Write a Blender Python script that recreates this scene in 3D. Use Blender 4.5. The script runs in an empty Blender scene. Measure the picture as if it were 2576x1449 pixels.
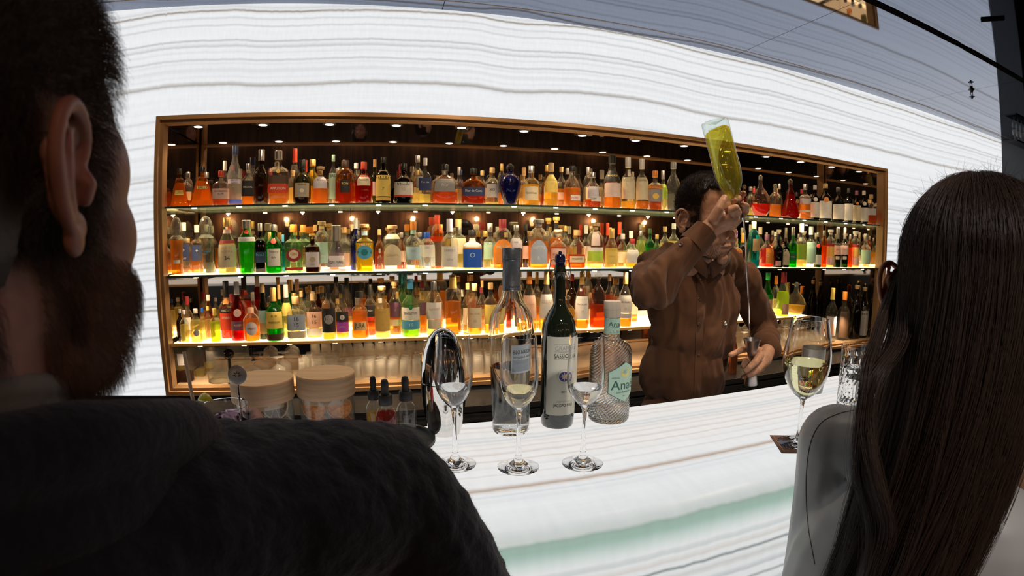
import bpy, bmesh, math, random
import numpy as np
from mathutils import Vector, Matrix, noise
random.seed(7)
PI = math.pi
SC = bpy.context.scene
COL = SC.collection
EYE = 1.5                      # height of the lens above the floor
# ------------------------------------------------------------------ camera (wide lens, slight barrel)
K1, K3, YAW, PITCH, ROLL = 0.784581, -0.030228, 0.267634, -0.096043, 0.0046619
cd = bpy.data.cameras.new('camera')
cam = bpy.data.objects.new('camera', cd); COL.objects.link(cam); SC.camera = cam
cd.type = 'PANO'; cd.panorama_type = 'FISHEYE_LENS_POLYNOMIAL'
cd.sensor_fit = 'HORIZONTAL'; cd.sensor_width = 36.0; cd.lens = 14.0; cd.clip_start = 0.01; cd.clip_end = 60
_q = 2576 / 36.0 / 1000.0
cd.fisheye_fov = math.radians(178)
cd.fisheye_polynomial_k0 = 0.0
cd.fisheye_polynomial_k1 = -K1 * _q
cd.fisheye_polynomial_k2 = 0.0
cd.fisheye_polynomial_k3 = -K3 * _q ** 3
cd.fisheye_polynomial_k4 = 0.0
_f = Vector((math.sin(YAW) * math.cos(PITCH), math.cos(YAW) * math.cos(PITCH), math.sin(PITCH)))
_r0 = Vector((math.cos(YAW), -math.sin(YAW), 0)); _u0 = _r0.cross(_f)
_r = math.cos(ROLL) * _r0 + math.sin(ROLL) * _u0; _u = -math.sin(ROLL) * _r0 + math.cos(ROLL) * _u0
cam.matrix_world = Matrix(((_r.x, _u.x, -_f.x, 0), (_r.y, _u.y, -_f.y, 0), (_r.z, _u.z, -_f.z, EYE), (0, 0, 0, 1)))
cd.dof.use_dof = True; cd.dof.focus_distance = 1.15; cd.dof.aperture_fstop = 9.5
# ------------------------------------------------------------------ world, exposure, sampling depth
w = bpy.data.worlds.new('world'); SC.world = w; w.use_nodes = True
w.node_tree.nodes['Background'].inputs[0].default_value = (0.75, 0.85, 1.0, 1)
w.node_tree.nodes['Background'].inputs[1].default_value = 0.02
SC.view_settings.view_transform = 'Standard'; SC.view_settings.look = 'None'
SC.view_settings.exposure = 0.0; SC.view_settings.gamma = 1.0; SC.view_settings.use_curve_mapping = False
SC.cycles.max_bounces = 10; SC.cycles.diffuse_bounces = 3; SC.cycles.glossy_bounces = 5
SC.cycles.transmission_bounces = 10; SC.cycles.transparent_max_bounces = 24
SC.cycles.caustics_reflective = False; SC.cycles.caustics_refractive = False
SC.cycles.sample_clamp_indirect = 4.0; SC.cycles.use_adaptive_sampling = True; SC.cycles.adaptive_threshold = 0.03
SC.cycles.use_denoising = True

def pix(px, py):
    """direction from the lens through a point of the picture"""
    x = (px - 1288) / 1000.0; y = -(py - 724.5) / 1000.0
    r = math.hypot(x, y) or 1e-9; th = K1 * r + K3 * r ** 3
    return math.cos(th) * _f + math.sin(th) * (x / r * _r + y / r * _u)
def Y(px, py, y):
    d = pix(px, py); d = d * (y / d.y); return Vector((d.x, d.y, d.z + EYE))
def Z(px, py, z):
    d = pix(px, py); d = d * ((z - EYE) / d.z); return Vector((d.x, d.y, z))
def D(px, py, dist):
    d = pix(px, py) * dist; return Vector((d.x, d.y, d.z + EYE))

# ------------------------------------------------------------------ lamps of the room, some added as fill
def light(kind, name, loc, energy, color, size=0.05, rot=None, spot=None, blend=0.5):
    l = bpy.data.lights.new(name, kind); l.energy = energy; l.color = color
    if kind == 'AREA': l.size = size
    else: l.shadow_soft_size = size
    if kind == 'SPOT': l.spot_size = spot; l.spot_blend = blend
    o = bpy.data.objects.new(name, l); COL.objects.link(o); o.location = loc
    if rot: o.rotation_euler = rot
    return o
def aim(o, target):
    o.rotation_euler = (Vector(target) - o.location).to_track_quat('-Z', 'Y').to_euler(); return o
WARM = (1.0, 0.72, 0.42)
for x_ in (-.9, .35, 1.6, 2.95, 4.3):       # added fill at track height, brightens the label fronts in the niche
    aim(light('SPOT', 'niche_fill', (x_ * .8 + .3, 1.735, 2.875), 42, (1.0, .76, .50), .02, spot=1.25, blend=.6), (x_, 3.0, 1.45))
aim(light('SPOT', 'counter_fill', (.20, -1.1, 2.87), 60, (1.0, .93, .86), .03, spot=.30, blend=.8), (.40, .98, 1.22))  # added narrow fill from behind the guests, brightens the bottle labels
for x_ in (-.5, .3, 1.1):                   # downlights over the bartender's aisle
    aim(light('SPOT', 'aisle_spot', (x_, 1.30, 2.87), 16, (1.0, .86, .70), .03, spot=1.0, blend=.7), (x_, .95, 1.10))
aim(light('SPOT', 'bar_spot', (1.75, 0.95, 2.86), 95, (1.0, 0.78, 0.55), 0.04, spot=1.5), (1.35, 1.6, 1.5))
aim(light('SPOT', 'bar_spot', (0.35, 0.9, 2.86), 45, (1.0, 0.8, 0.6), 0.04, spot=1.5), (1.1, 1.6, 1.3))
aim(light('SPOT', 'guest_spot', (0.35, -1.2, 2.86), 115, (1.0, 0.92, 0.86), 0.06, spot=.62), (0.75, 0.35, 1.2))
aim(light('SPOT', 'guest_spot', (0.55, -0.9, 2.86), 13, (1.0, 0.55, 0.42), 0.06, spot=.5), (-0.15, 0.22, 1.48))  # added reddish fill that lifts the man's dim ear

# ------------------------------------------------------------------ mesh helpers
def tag(o, label=None, cat=None, group=None, kind=None):
    if label: o['label'] = label
    if cat: o['category'] = cat
    if group: o['group'] = group
    if kind: o['kind'] = kind
    return o
def obj(name, me, m=None, parent=None, smooth=True):
    if isinstance(me, bmesh.types.BMesh):
        b = me; me = bpy.data.meshes.new(name); b.to_mesh(me); b.free()
    if m is not None and len(me.materials) == 0: me.materials.append(m)
    if smooth:
        me.polygons.foreach_set('use_smooth', [True] * len(me.polygons)); me.set_sharp_from_angle(angle=math.radians(38))
    o = bpy.data.objects.new(name, me); COL.objects.link(o)
    if parent is not None: o.parent = parent
    return o
def empty(name, loc=(0, 0, 0), rz=0.0, label=None, cat=None, group=None):
    o = bpy.data.objects.new(name, None); COL.objects.link(o); o.location = loc; o.rotation_euler = (0, 0, rz)
    o.empty_display_size = 0.02
    return tag(o, label, cat, group)
def box(bm, x0, x1, y0, y1, z0, z1):
    v = [bm.verts.new(p) for p in ((x0, y0, z0), (x1, y0, z0), (x1, y1, z0), (x0, y1, z0), (x0, y0, z1), (x1, y0, z1), (x1, y1, z1), (x0, y1, z1))]
    for f in ((3, 2, 1, 0), (4, 5, 6, 7), (0, 1, 5, 4), (1, 2, 6, 5), (2, 3, 7, 6), (3, 0, 4, 7)): bm.faces.new([v[i] for i in f])
    return v
def boxbm(*a, bevel=0.0):
    bm = bmesh.new(); box(bm, *a)
    if bevel: bmesh.ops.bevel(bm, geom=list(bm.edges), offset=bevel, segments=2, affect='EDGES', profile=0.5)
    return bm
def lathe(bm, prof, n=24, sx=1.0, sy=1.0, p=2.0, cx=0.0, cy=0.0, cap=True, twist=0.0):
    """surface of revolution; prof = [(r, z)]; p > 2 squares the section off"""
    rings = []
    for r, z in prof:
        ring = []
        for i in range(n):
            t = 2 * PI * i / n + twist
            c, s = math.cos(t), math.sin(t)
            k = 1.0 if p == 2 else (abs(c) ** p + abs(s) ** p) ** (-1.0 / p)
            ring.append(bm.verts.new((cx + r * sx * k * s, cy - r * sy * k * c, z)))
        rings.append(ring)
    for a, b in zip(rings, rings[1:]):
        for i in range(n):
            j = (i + 1) % n; bm.faces.new((a[i], a[j], b[j], b[i]))
    if cap:
        bm.faces.new(list(reversed(rings[0]))); bm.faces.new(rings[-1])
    return rings
def lathebm(prof, **k):
    bm = bmesh.new(); lathe(bm, prof, **k); return bm
def tube(bm, pts, rad, n=8, caps=True):
    pts = [Vector(p) for p in pts]; rings = []
    if not hasattr(rad, '__len__'): rad = [rad] * len(pts)
    up = None
    for i, p in enumerate(pts):
        t = (pts[min(i + 1, len(pts) - 1)] - pts[max(i - 1, 0)]).normalized()
        if up is None: up = t.orthogonal().normalized()
        up = (up - t * up.dot(t)).normalized(); s = t.cross(up)
        rings.append([bm.verts.new(p + rad[i] * (math.cos(2 * PI * k / n) * up + math.sin(2 * PI * k / n) * s)) for k in range(n)])
    for a, b in zip(rings, rings[1:]):
        for i in range(n): bm.faces.new((a[i], a[(i + 1) % n], b[(i + 1) % n], b[i]))
    if caps: bm.faces.new(list(reversed(rings[0]))); bm.faces.new(rings[-1])
def tubebm(pts, rad, n=8):
    bm = bmesh.new(); tube(bm, pts, rad, n); return bm
def bez(pts, n=24):
    """smooth curve through the points (Catmull-Rom)"""
    P = [Vector(p) for p in pts]; P = [2 * P[0] - P[1]] + P + [2 * P[-1] - P[-2]]; out = []
    m = len(P) - 3
    for i in range(n):
        t = i / (n - 1) * m; k = min(int(t), m - 1); t -= k
        a, b, c, d = P[k:k + 4]
        out.append(0.5 * ((2 * b) + (c - a) * t + (2 * a - 5 * b + 4 * c - d) * t * t + (3 * b - a - 3 * c + d) * t ** 3))
    return out

# ------------------------------------------------------------------ materials
_M = {}
def nt(name):
    m = bpy.data.materials.new(name); m.use_nodes = True; t = m.node_tree; t.nodes.clear()
    return m, t
def N(t, kind, **k):
    n = t.nodes.new('ShaderNode' + kind)
    for a, v in k.items(): setattr(n, a, v)
    return n
def pbr(name, col, rough=0.5, metal=0.0, spec=0.5, bump=None, emit=None, noise_col=None, sheen=0.0, coat=0.0, trans=0.0, ior=1.45):
    if name in _M: return _M[name]
    m, t = nt(name); b = N(t, 'BsdfPrincipled'); o = N(t, 'OutputMaterial'); t.links.new(b.outputs[0], o.inputs[0])
    b.inputs['Base Color'].default_value = (*col, 1); b.inputs['Roughness'].default_value = rough
    b.inputs['Metallic'].default_value = metal; b.inputs['Specular IOR Level'].default_value = spec
    b.inputs['Sheen Weight'].default_value = sheen; b.inputs['Coat Weight'].default_value = coat
    b.inputs['Transmission Weight'].default_value = trans; b.inputs['IOR'].default_value = ior
    if emit: b.inputs['Emission Color'].default_value = (*emit[:3], 1); b.inputs['Emission Strength'].default_value = emit[3]
    if noise_col or bump:
        tc = N(t, 'TexCoord')
    if noise_col:                       # (scale, stretch, other colour, detail)
        mp = N(t, 'Mapping'); mp.inputs['Scale'].default_value = noise_col[1]
        nz = N(t, 'TexNoise'); nz.inputs['Scale'].default_value = noise_col[0]; nz.inputs['Detail'].default_value = 6
        mx = N(t, 'MixRGB'); mx.inputs[1].default_value = (*col, 1); mx.inputs[2].default_value = (*noise_col[2], 1)
        cr = N(t, 'ValToRGB'); cr.color_ramp.elements[0].position = 0.38; cr.color_ramp.elements[1].position = 0.62
        t.links.new(tc.outputs['Object'], mp.inputs[0]); t.links.new(mp.outputs[0], nz.inputs['Vector'])
        t.links.new(nz.outputs[0], cr.inputs[0]); t.links.new(cr.outputs[0], mx.inputs[0]); t.links.new(mx.outputs[0], b.inputs['Base Color'])
    if bump:                            # (scale, strength, distance)
        nz = N(t, 'TexNoise'); nz.inputs['Scale'].default_value = bump[0]; nz.inputs['Detail'].default_value = 3
        bp = N(t, 'Bump'); bp.inputs['Strength'].default_value = bump[1]; bp.inputs['Distance'].default_value = bump[2]
        t.links.new(tc.outputs['Object'], nz.inputs['Vector']); t.links.new(nz.outputs[0], bp.inputs['Height']); t.links.new(bp.outputs[0], b.inputs['Normal'])
    _M[name] = m; return m
def emis(name, col, s):
    if name in _M: return _M[name]
    m, t = nt(name); e = N(t, 'Emission'); o = N(t, 'OutputMaterial'); t.links.new(e.outputs[0], o.inputs[0])
    e.inputs[0].default_value = (*col, 1); e.inputs[1].default_value = s; _M[name] = m; return m
def _bf(t, ior):
    g = N(t, 'NewGeometry'); mr = N(t, 'MapRange'); t.links.new(g.outputs['Backfacing'], mr.inputs[0])
    mr.inputs['To Min'].default_value = ior; mr.inputs['To Max'].default_value = 1 / ior; return mr.outputs[0]
def thin(col, haze=0.0, rough=0.03, ior=1.5, name=None, refl=1.0):
    """thin-walled bottle glass: tinted see-through wall with a mirror-like coat"""
    key = name or 'glass_%02d%02d%02d_%d' % (int(col[0] * 99), int(col[1] * 99), int(col[2] * 99), int(haze * 100))
    if key in _M: return _M[key]
    m, t = nt(key); tr = N(t, 'BsdfTransparent'); gl = N(t, 'BsdfGlossy'); fr = N(t, 'Fresnel'); mx = N(t, 'MixShader'); o = N(t, 'OutputMaterial')
    tr.inputs[0].default_value = (*col, 1); gl.inputs['Roughness'].default_value = rough; t.links.new(_bf(t, ior), fr.inputs[0])
    gl.inputs['Color'].default_value = (refl, refl, refl, 1)
    if haze > 0:
        df = N(t, 'BsdfTranslucent'); d2 = N(t, 'BsdfDiffuse'); a = N(t, 'AddShader'); m2 = N(t, 'MixShader'); m2.inputs[0].default_value = haze
        hc = tuple(0.55 * min(1, c + 0.05) for c in col)
        df.inputs[0].default_value = (*hc, 1); d2.inputs[0].default_value = (*hc, 1)
        t.links.new(df.outputs[0], a.inputs[0]); t.links.new(d2.outputs[0], a.inputs[1])
        t.links.new(tr.outputs[0], m2.inputs[1]); t.links.new(a.outputs[0], m2.inputs[2]); t.links.new(m2.outputs[0], mx.inputs[1])
    else: t.links.new(tr.outputs[0], mx.inputs[1])
    t.links.new(fr.outputs[0], mx.inputs[0]); t.links.new(gl.outputs[0], mx.inputs[2]); t.links.new(mx.outputs[0], o.inputs[0])
    _M[key] = m; return m
def realglass(name, col=(1, 1, 1), rough=0.0, ior=1.48):
    if name in _M: return _M[name]
    m, t = nt(name); g = N(t, 'BsdfGlass'); o = N(t, 'OutputMaterial'); t.links.new(g.outputs[0], o.inputs[0])
    g.inputs['Color'].default_value = (*col, 1); g.inputs['Roughness'].default_value = rough; g.inputs['IOR'].default_value = ior
    _M[name] = m; return m

def veined(name, axis, veins, base, strength, curve=None, warp=0.05, emission=True, fine=0.10, vrange=(0, 1), stripes=None, gloss=1):
    """backlit onyx: level lines along one axis, bent by noise. veins = [(position, half width, colour)], stripes = broad tints"""
    m, t = nt(name); L = t.links.new
    tc = N(t, 'TexCoord'); sp = N(t, 'SeparateXYZ')
    L(tc.outputs['Object' if axis != 'UV' else 'UV'], sp.inputs[0])
    U = sp.outputs['X']; V = sp.outputs['Y' if axis == 'UV' else axis]
    def math_(op, a, b, c=None):
        n = N(t, 'Math', operation=op)
        for i, v in enumerate((a, b, c)):
            if v is None: continue
            if isinstance(v, (int, float)): n.inputs[i].default_value = v
            else: L(v, n.inputs[i])
        return n.outputs[0]
    def nz(su, sv, detail=2.0, off=0.0, rough=0.5):
        cb = N(t, 'CombineXYZ'); L(math_('MULTIPLY', U, su), cb.inputs[0]); L(math_('MULTIPLY_ADD', V, sv, off), cb.inputs[1])
        n = N(t, 'TexNoise'); n.inputs['Scale'].default_value = 1.0; n.inputs['Detail'].default_value = detail; n.inputs['Roughness'].default_value = rough
        L(cb.outputs[0], n.inputs['Vector']); return n.outputs[0]
    v = V
    for su, sv, amp, det in ((0.9, 0.8, warp, 1.0), (4.5, 1.5, warp * 0.34, 2.0), (26.0, 8.0, warp * 0.24, 3.0)):
        v = math_('MULTIPLY_ADD', math_('SUBTRACT', nz(su, sv, det, su), 0.5), amp, v)
    if curve:                              # measured slow bend, (u, offset)
        fc = N(t, 'FloatCurve'); u0, u1 = curve[0][0], curve[-1][0]
        cm = fc.mapping.curves[0]
        while len(cm.points) > 2: cm.points.remove(cm.points[1])
        cm.points[0].location = (0, 0.5 + curve[0][1] * 4); cm.points[1].location = (1, 0.5 + curve[-1][1] * 4)
        for uu, dv in curve[1:-1]: cm.points.new((uu - u0) / (u1 - u0), 0.5 + dv * 4)
        fc.mapping.update()
        L(math_('MULTIPLY', math_('SUBTRACT', U, u0), 1 / (u1 - u0)), fc.inputs['Value'])
        v = math_('SUBTRACT', v, math_('MULTIPLY', math_('SUBTRACT', fc.outputs[0], 0.5), 0.25))
    v0, v1 = vrange
    vn = math_('MULTIPLY', math_('SUBTRACT', v, v0), 1 / (v1 - v0))
    col = None
    def mult(c):
        nonlocal col
        if col is None: col = c; return
        x = N(t, 'MixRGB', blend_type='MULTIPLY'); x.inputs[0].default_value = 1.0; L(col, x.inputs[1]); L(c, x.inputs[2]); col = x.outputs[0]
    if stripes:
        r = N(t, 'ValToRGB'); e = r.color_ramp.elements
        for i, (p, c) in enumerate(stripes):
            q = (p - v0) / (v1 - v0)
            if i < 2: e[i].position = q
            el = e[i] if i < 2 else e.new(q)
            el.color = (*c, 1)
        L(vn, r.inputs[0]); mult(r.outputs[0])
    vs = sorted(veins)
    for k in range(0, len(vs), 9):
        r = N(t, 'ValToRGB'); e = r.color_ramp.elements
        e[0].position = 0; e[0].color = (1, 1, 1, 1); e[1].position = 1; e[1].color = (1, 1, 1, 1)
        for p, hw, c in vs[k:k + 9]:
            q = (p - v0) / (v1 - v0); h = hw / (v1 - v0)
            for pp, cc in ((q - h, (1, 1, 1)), (q, c), (q + h * 0.7, (1, 1, 1))):
                el = e.new(min(max(pp, 0.001), 0.999)); el.color = (*cc, 1)
        L(vn, r.inputs[0]); mult(r.outputs[0])
    if fine:
        f1 = N(t, 'MapRange'); f1.inputs['From Min'].default_value = 0.35; f1.inputs['From Max'].default_value = 0.75
        f1.inputs['To Min'].default_value = 1.0; f1.inputs['To Max'].default_value = 1.0 - fine
        cb = N(t, 'CombineXYZ'); L(math_('MULTIPLY', U, 0.5), cb.inputs[0]); L(math_('MULTIPLY', v, 22.0), cb.inputs[1])
        n = N(t, 'TexNoise'); n.inputs['Scale'].default_value = 1.0; n.inputs['Detail'].default_value = 4.0; n.inputs['Roughness'].default_value = 0.7
        L(cb.outputs[0], n.inputs['Vector']); L(n.outputs[0], f1.inputs[0]); mult(f1.outputs[0])
        f2 = N(t, 'MapRange'); f2.inputs['To Min'].default_value = 0.93; f2.inputs['To Max'].default_value = 1.05
        L(nz(60, 14, 3.0, 3.3), f2.inputs[0]); mult(f2.outputs[0])
    x = N(t, 'MixRGB', blend_type='MULTIPLY'); x.inputs[0].default_value = 1.0; L(col, x.inputs[1]); x.inputs[2].default_value = (*base, 1)
    em = N(t, 'Emission'); em.inputs[1].default_value = strength; L(x.outputs[0], em.inputs[0])
    gl = N(t, 'BsdfGlossy'); gl.inputs['Roughness'].default_value = 0.30; gl.inputs['Color'].default_value = (0.014 * gloss, 0.014 * gloss, 0.014 * gloss, 1)
    ad = N(t, 'AddShader'); o = N(t, 'OutputMaterial')
    L(em.outputs[0], ad.inputs[0]); L(gl.outputs[0], ad.inputs[1]); L(ad.outputs[0], o.inputs[0])
    _M[name] = m; return m
# ================================================================== the room
FZ = lambda z: z + EYE
WY = 2.917; XL, XR = -1.282, 4.337; ZT, ZB = FZ(0.724), FZ(-0.876); ZC = FZ(1.39); XE = 6.972; MY = 3.335
brown = (0.30, 0.24, 0.18); grey = (0.52, 0.53, 0.54); pale = (0.78, 0.79, 0.80); blue = (0.72, 0.75, 0.79)
wv = [(FZ(a), b, c) for a, b, c in (
    (1.385, .010, blue), (1.374, .008, grey), (1.348, .015, brown), (1.300, .006, pale), (1.258, .007, grey), (1.226, .007, pale), (1.160, .010, grey), (1.145, .012, pale),
    (1.125, .008, grey), (1.098, .010, pale), (1.050, .008, grey), (1.028, .007, pale), (0.985, .012, pale), (0.940, .006, pale),
    (0.902, .015, brown), (0.882, .006, grey), (0.858, .006, pale), (0.700, .006, pale), (0.62, .01, pale), (0.56, .008, grey), (0.50, .01, pale), (0.455, .008, pale), (0.396, .010, grey),
    (0.372, .010, brown), (0.33, .008, pale), (0.28, .010, grey), (0.24, .008, pale), (0.19, .009, grey), (0.15, .01, grey), (0.09, .008, pale), (0.04, .012, grey), (-0.012, .016, grey), (-0.05, .009, pale), (-0.09, .010, grey),
    (-0.124, .012, grey), (-0.16, .009, pale), (-0.20, .010, grey), (-0.25, .008, pale), (-0.30, .010, grey), (-0.345, .012, grey), (-0.372, .009, brown), (-0.42, .008, pale), (-0.47, .009, grey), (-0.533, .012, grey),
    (-0.58, .008, pale), (-0.63, .010, grey), (-0.68, .009, pale), (-0.721, .012, grey), (-0.78, .009, grey), (-0.83, .008, pale), (-0.9, .01, grey))]
wcurve = [(-1.387, -.012), (-1.137, 0), (-0.872, 0), (-0.602, -.015), (-0.263, -.003), (0.076, .012), (0.493, .019), (0.804, -.006), (1.027, .014), (1.496, .040), (2.381, .001), (2.909, .004), (3.891, -.009), (4.805, -.016), (6.89, .005)]
onyx_wall = veined('backlit_onyx_wall', 'Z', wv, (0.975, 0.985, 1.0), 0.90, wcurve, warp=0.038, vrange=(FZ(-1.5), FZ(1.45)), fine=0.09, gloss=0)
bronze = pbr('bronze_metal', (0.50, 0.29, 0.14), 0.38, 0.35)
dark_wall = pbr('charcoal_wall', (0.022, 0.024, 0.028), 0.45, bump=(60, .1, .002))
black = pbr('black_laminate', (0.012, 0.012, 0.013), 0.35)
bronze = pbr('bronze_metal', (0.50, 0.29, 0.14), 0.38, 0.35)
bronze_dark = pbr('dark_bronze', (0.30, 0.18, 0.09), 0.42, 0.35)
steel = pbr('brushed_steel', (0.55, 0.54, 0.52), 0.22, 1.0)
mirror = pbr('tinted_mirror', (0.68, 0.60, 0.52), 0.02, 1.0)
ceil_mat = pbr('mirror_gloss_ceiling', (0.205, 0.235, 0.315), 0.035, 1.0)
glass_shelf_mat = thin((0.80, 0.90, 0.86), 0.03, 0.05, name='green_shelf_glass')
shelf_edge = pbr('shelf_glass_edge', (0.03, 0.06, 0.055), 0.08, coat=1.0)

def struct(name, bm, m, parent=None, smooth=False):
    o = obj(name, bm, m, parent, smooth)
    if parent is None: o['kind'] = 'structure'
    return o
# onyx back wall in slabs with fine joints, cut out for the niche
bm = bmesh.new(); G = 0.003; T = 0.03
def slab(x0, x1, z0, z1): box(bm, x0 + G, x1 - G, WY, WY + T, z0 + G, z1 - G)
XS = 1.495
slab(-4.1, XL, 0.62, ZC)
for a, b in ((XL, XS), (XS, XR)): slab(a, b, ZT, ZC)
slab(XR, XE, 0.62, ZC)
wall = struct('wall_back', bm, onyx_wall)
struct('wall_core', boxbm(-4.2, XL - 0.002, WY + T, WY + T + .02, 0, ZC), dark_wall)
bm = bmesh.new(); box(bm, -4.2, 9.5, WY - 0.0, WY + T, 0, 0.619); box(bm, XE + .002, 9.5, WY + .05, WY + .08, 0.62, ZC)
box(bm, XL, XR, WY + T + .001, WY + T + .02, ZT + .002, ZC); box(bm, XR, XE, WY + T + .001, WY + T + .02, .62, ZC)
struct('wall_base', bm, dark_wall)
struct('floor', boxbm(-4.2, 9.5, -4.5, 5, -0.05, 0), pbr('dark_oak_floor', (0.03, 0.024, 0.02), 0.35))
struct('wall_left', boxbm(-4.25, -4.2, -4.5, 5, 0, ZC), dark_wall)
struct('wall_right', boxbm(9.5, 9.55, -4.5, 5, 0, ZC), dark_wall)
struct('wall_rear', boxbm(-4.2, 9.5, -4.55, -4.5, 0, ZC), pbr('walnut_panelling', (.16, .085, .045), .5, noise_col=(3, (4, 1, .4), (.08, .04, .02))))
for i, x in enumerate((-3.2, -1.9, -.5, .8, 2.2, 3.5, 5.0, 6.4)):  # sconces added out of view as warm dots for the niche mirror
    s = empty('added_sconce', (x, -4.48, 1.75 + .12 * (i % 2)), 0, 'brass wall sconce with a warm glowing shade on the panelled rear wall', 'wall lamp', 'sconces on the rear wall')
    obj('bracket', boxbm(-.02, .02, -.018, .05, -.10, .02, bevel=.004), bronze, s); obj('shade', lathebm([(.035, -.06), (.055, .08), (.052, .08), (.03, -.055)], n=24, cy=.07), emis('warm_shade', (1.0, .55, .22), 2.2), s)
    light('POINT', 'sconce_fill', (x, -4.33, 1.95), 7, (1, .6, .3), .03)
# glossy ceiling in large panels with open joints, a bronze line and a recessed track slot
bm = bmesh.new(); g = .0022
xs = [-4.2, -1.77, 0.36, 2.49, 4.65, 6.8, 9.5]; ys = [-4.5, -2.6, -.4, 1.758, 2.797]
for i in range(len(xs) - 1):
    for j in range(len(ys) - 1):
        top = ys[j + 1] - (.045 if j == 2 and i >= 3 else 0)
        box(bm, xs[i] + g, xs[i + 1] - g, ys[j] + g, top - g, ZC, ZC + .02)
    box(bm, xs[i] + g, xs[i + 1] - g, 2.803 + g, WY + .02, ZC, ZC + .02)
struct('ceiling', bm, ceil_mat)
struct('ceiling_void', boxbm(-4.2, 9.5, -4.5, WY + .1, ZC + .03, ZC + .05), black)
struct('trim_1', boxbm(-4.2, 9.4, 2.795, 2.805, ZC - .001, ZC + .015), bronze_dark)
# pillar / dark return beyond the onyx
struct('wall_return', boxbm(XE + .02, XE + .32, WY - .32, WY + .04, 0, ZC - .002), pbr('grey_pillar', (0.05, 0.053, 0.058), 0.5))
# track slots in the ceiling joint
matte = pbr('matte_black', (.006, .006, .006), .95, spec=0)
for a, b in ((2.51, 3.53), (3.66, 4.64), (4.75, 5.9)):
    r = empty('ceiling_track', ((a + b) / 2, 1.735, ZC), 0, {2.51: 'black recessed track slot in the mirror ceiling nearest the bar', 3.66: 'black recessed track slot in the mirror ceiling, middle one of the row', 4.75: 'black recessed track slot in the mirror ceiling over the dark corner'}[a], 'light track', 'recessed ceiling tracks')
    obj('track_channel', boxbm(-(b - a) / 2, (b - a) / 2, -.024, .024, -.004, .012), matte, r, False)
    obj('lamp_insert', boxbm((b - a) * .18, (b - a) * .3, -.012, .012, -.007, -.0041), matte, r, False)
P = Z(2497, 47, ZC); o = obj('track_stub', boxbm(-.07, .07, -.012, .012, -.012, -.0003), matte, None, False); o.location = (P.x, P.y, ZC); o.rotation_euler = (0, 0, -1.0); tag(o, 'short black track stub on the ceiling over the dark corner', 'light track')
P = Y(2548, 352, 2.52); sf = obj('wall_shelf', boxbm(-.02, .75, -.06, .075, -.02, 0, bevel=.002), black, None, False); sf.location = (P.x, 2.52, P.z); tag(sf, 'black wall shelf on the dark pillar right of the onyx wall', 'shelf')
for i, (dx, w_) in enumerate(((.06, 'nearest the onyx wall'), (.17, 'second from the onyx wall'), (.29, 'third from the onyx wall'))):
    o = obj('stemmed_glass', lathebm([(.028, 0), (.03, .002), (.005, .008), (.004, .05), (.022, .07), (.028, .10), (.024, .13)], n=20, cap=False), thin((.9, .9, .9), .08, .04, name='far_glass'), None); o.location = (P.x + dx, 2.52, P.z + .0005); tag(o, 'small glass on the black wall shelf, ' + w_, 'glass', 'glasses on the wall shelf')
# sprinkler head
s = empty('sprinkler_head', (4.634, 2.185, ZC), 0, 'small dark sprinkler head hanging from the glossy ceiling', 'sprinkler')
obj('pipe', lathebm([(.012, -.03), (.016, -.012), (.03, -.002), (.03, .0)], n=16), black, s)
b_ = bmesh.new(); tube(b_, bez([(-.016, 0, -.03), (-.02, 0, -.045), (0, 0, -.062), (.02, 0, -.045), (.016, 0, -.03)], 12), .003, 6); lathe(b_, [(.003, -.085), (.012, -.072), (.026, -.066), (.026, -.063)], n=14); obj('deflector', b_, black, s)
# ------------------------------------------------------------------ niche: frame, lining, mirror back
niche = empty('display_niche', ((XL + XR) / 2, WY, ZB), 0, 'bronze-framed recessed back-bar niche set into the glowing onyx wall', 'bar niche')
cx = (XL + XR) / 2; W2 = (XR - XL) / 2; H = ZT - ZB
def nb(name, mm, *boxes, bevel=0.0):
    bm = bmesh.new()
    for b in boxes:
        box(bm, *b)
    if bevel: bmesh.ops.bevel(bm, geom=list(bm.edges), offset=bevel, segments=1, affect='EDGES')
    o = obj(name, bm, mm, niche, False); return o
fw = .022; fd = .045
nb('outer_frame', bronze, (-W2, W2, -.012, fd, H - fw, H), (-W2, W2, -.012, fd, 0, fw), (-W2, -W2 + fw, -.012, fd, fw, H - fw), (W2 - fw, W2, -.012, fd, fw, H - fw))
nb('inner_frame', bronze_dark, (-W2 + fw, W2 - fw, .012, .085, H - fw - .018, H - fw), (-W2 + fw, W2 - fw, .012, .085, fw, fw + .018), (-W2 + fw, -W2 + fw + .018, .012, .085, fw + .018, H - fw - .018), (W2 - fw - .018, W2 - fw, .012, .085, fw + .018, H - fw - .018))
DZ = MY - WY
nb('back_mirror', mirror, *[(max(-W2, -W2 + .0 + i * 1.12) + .001, min(W2, -W2 + (i + 1) * 1.12) - .001, DZ, DZ + .01, 0, H) for i in range(6)])
nb('soffit_mirror', mirror, (-W2 + fw, W2 - fw, .085, DZ, H - fw - .012, H))
nb('side_mirror', mirror, (-W2, -W2 + .012, .045, DZ, fw, H - fw)); nb('side_mirror', mirror, (W2 - .012, W2, .045, DZ, fw, H - fw))
nb('deck', pbr('pale_stone_deck', (0.42, 0.30, 0.20), 0.25), (-W2 + fw, W2 - fw, .085, DZ, 0, fw + .012))
S1, S2, S3 = FZ(.212), FZ(-.183), FZ(-.580); DECK = ZB + fw + .012
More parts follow.
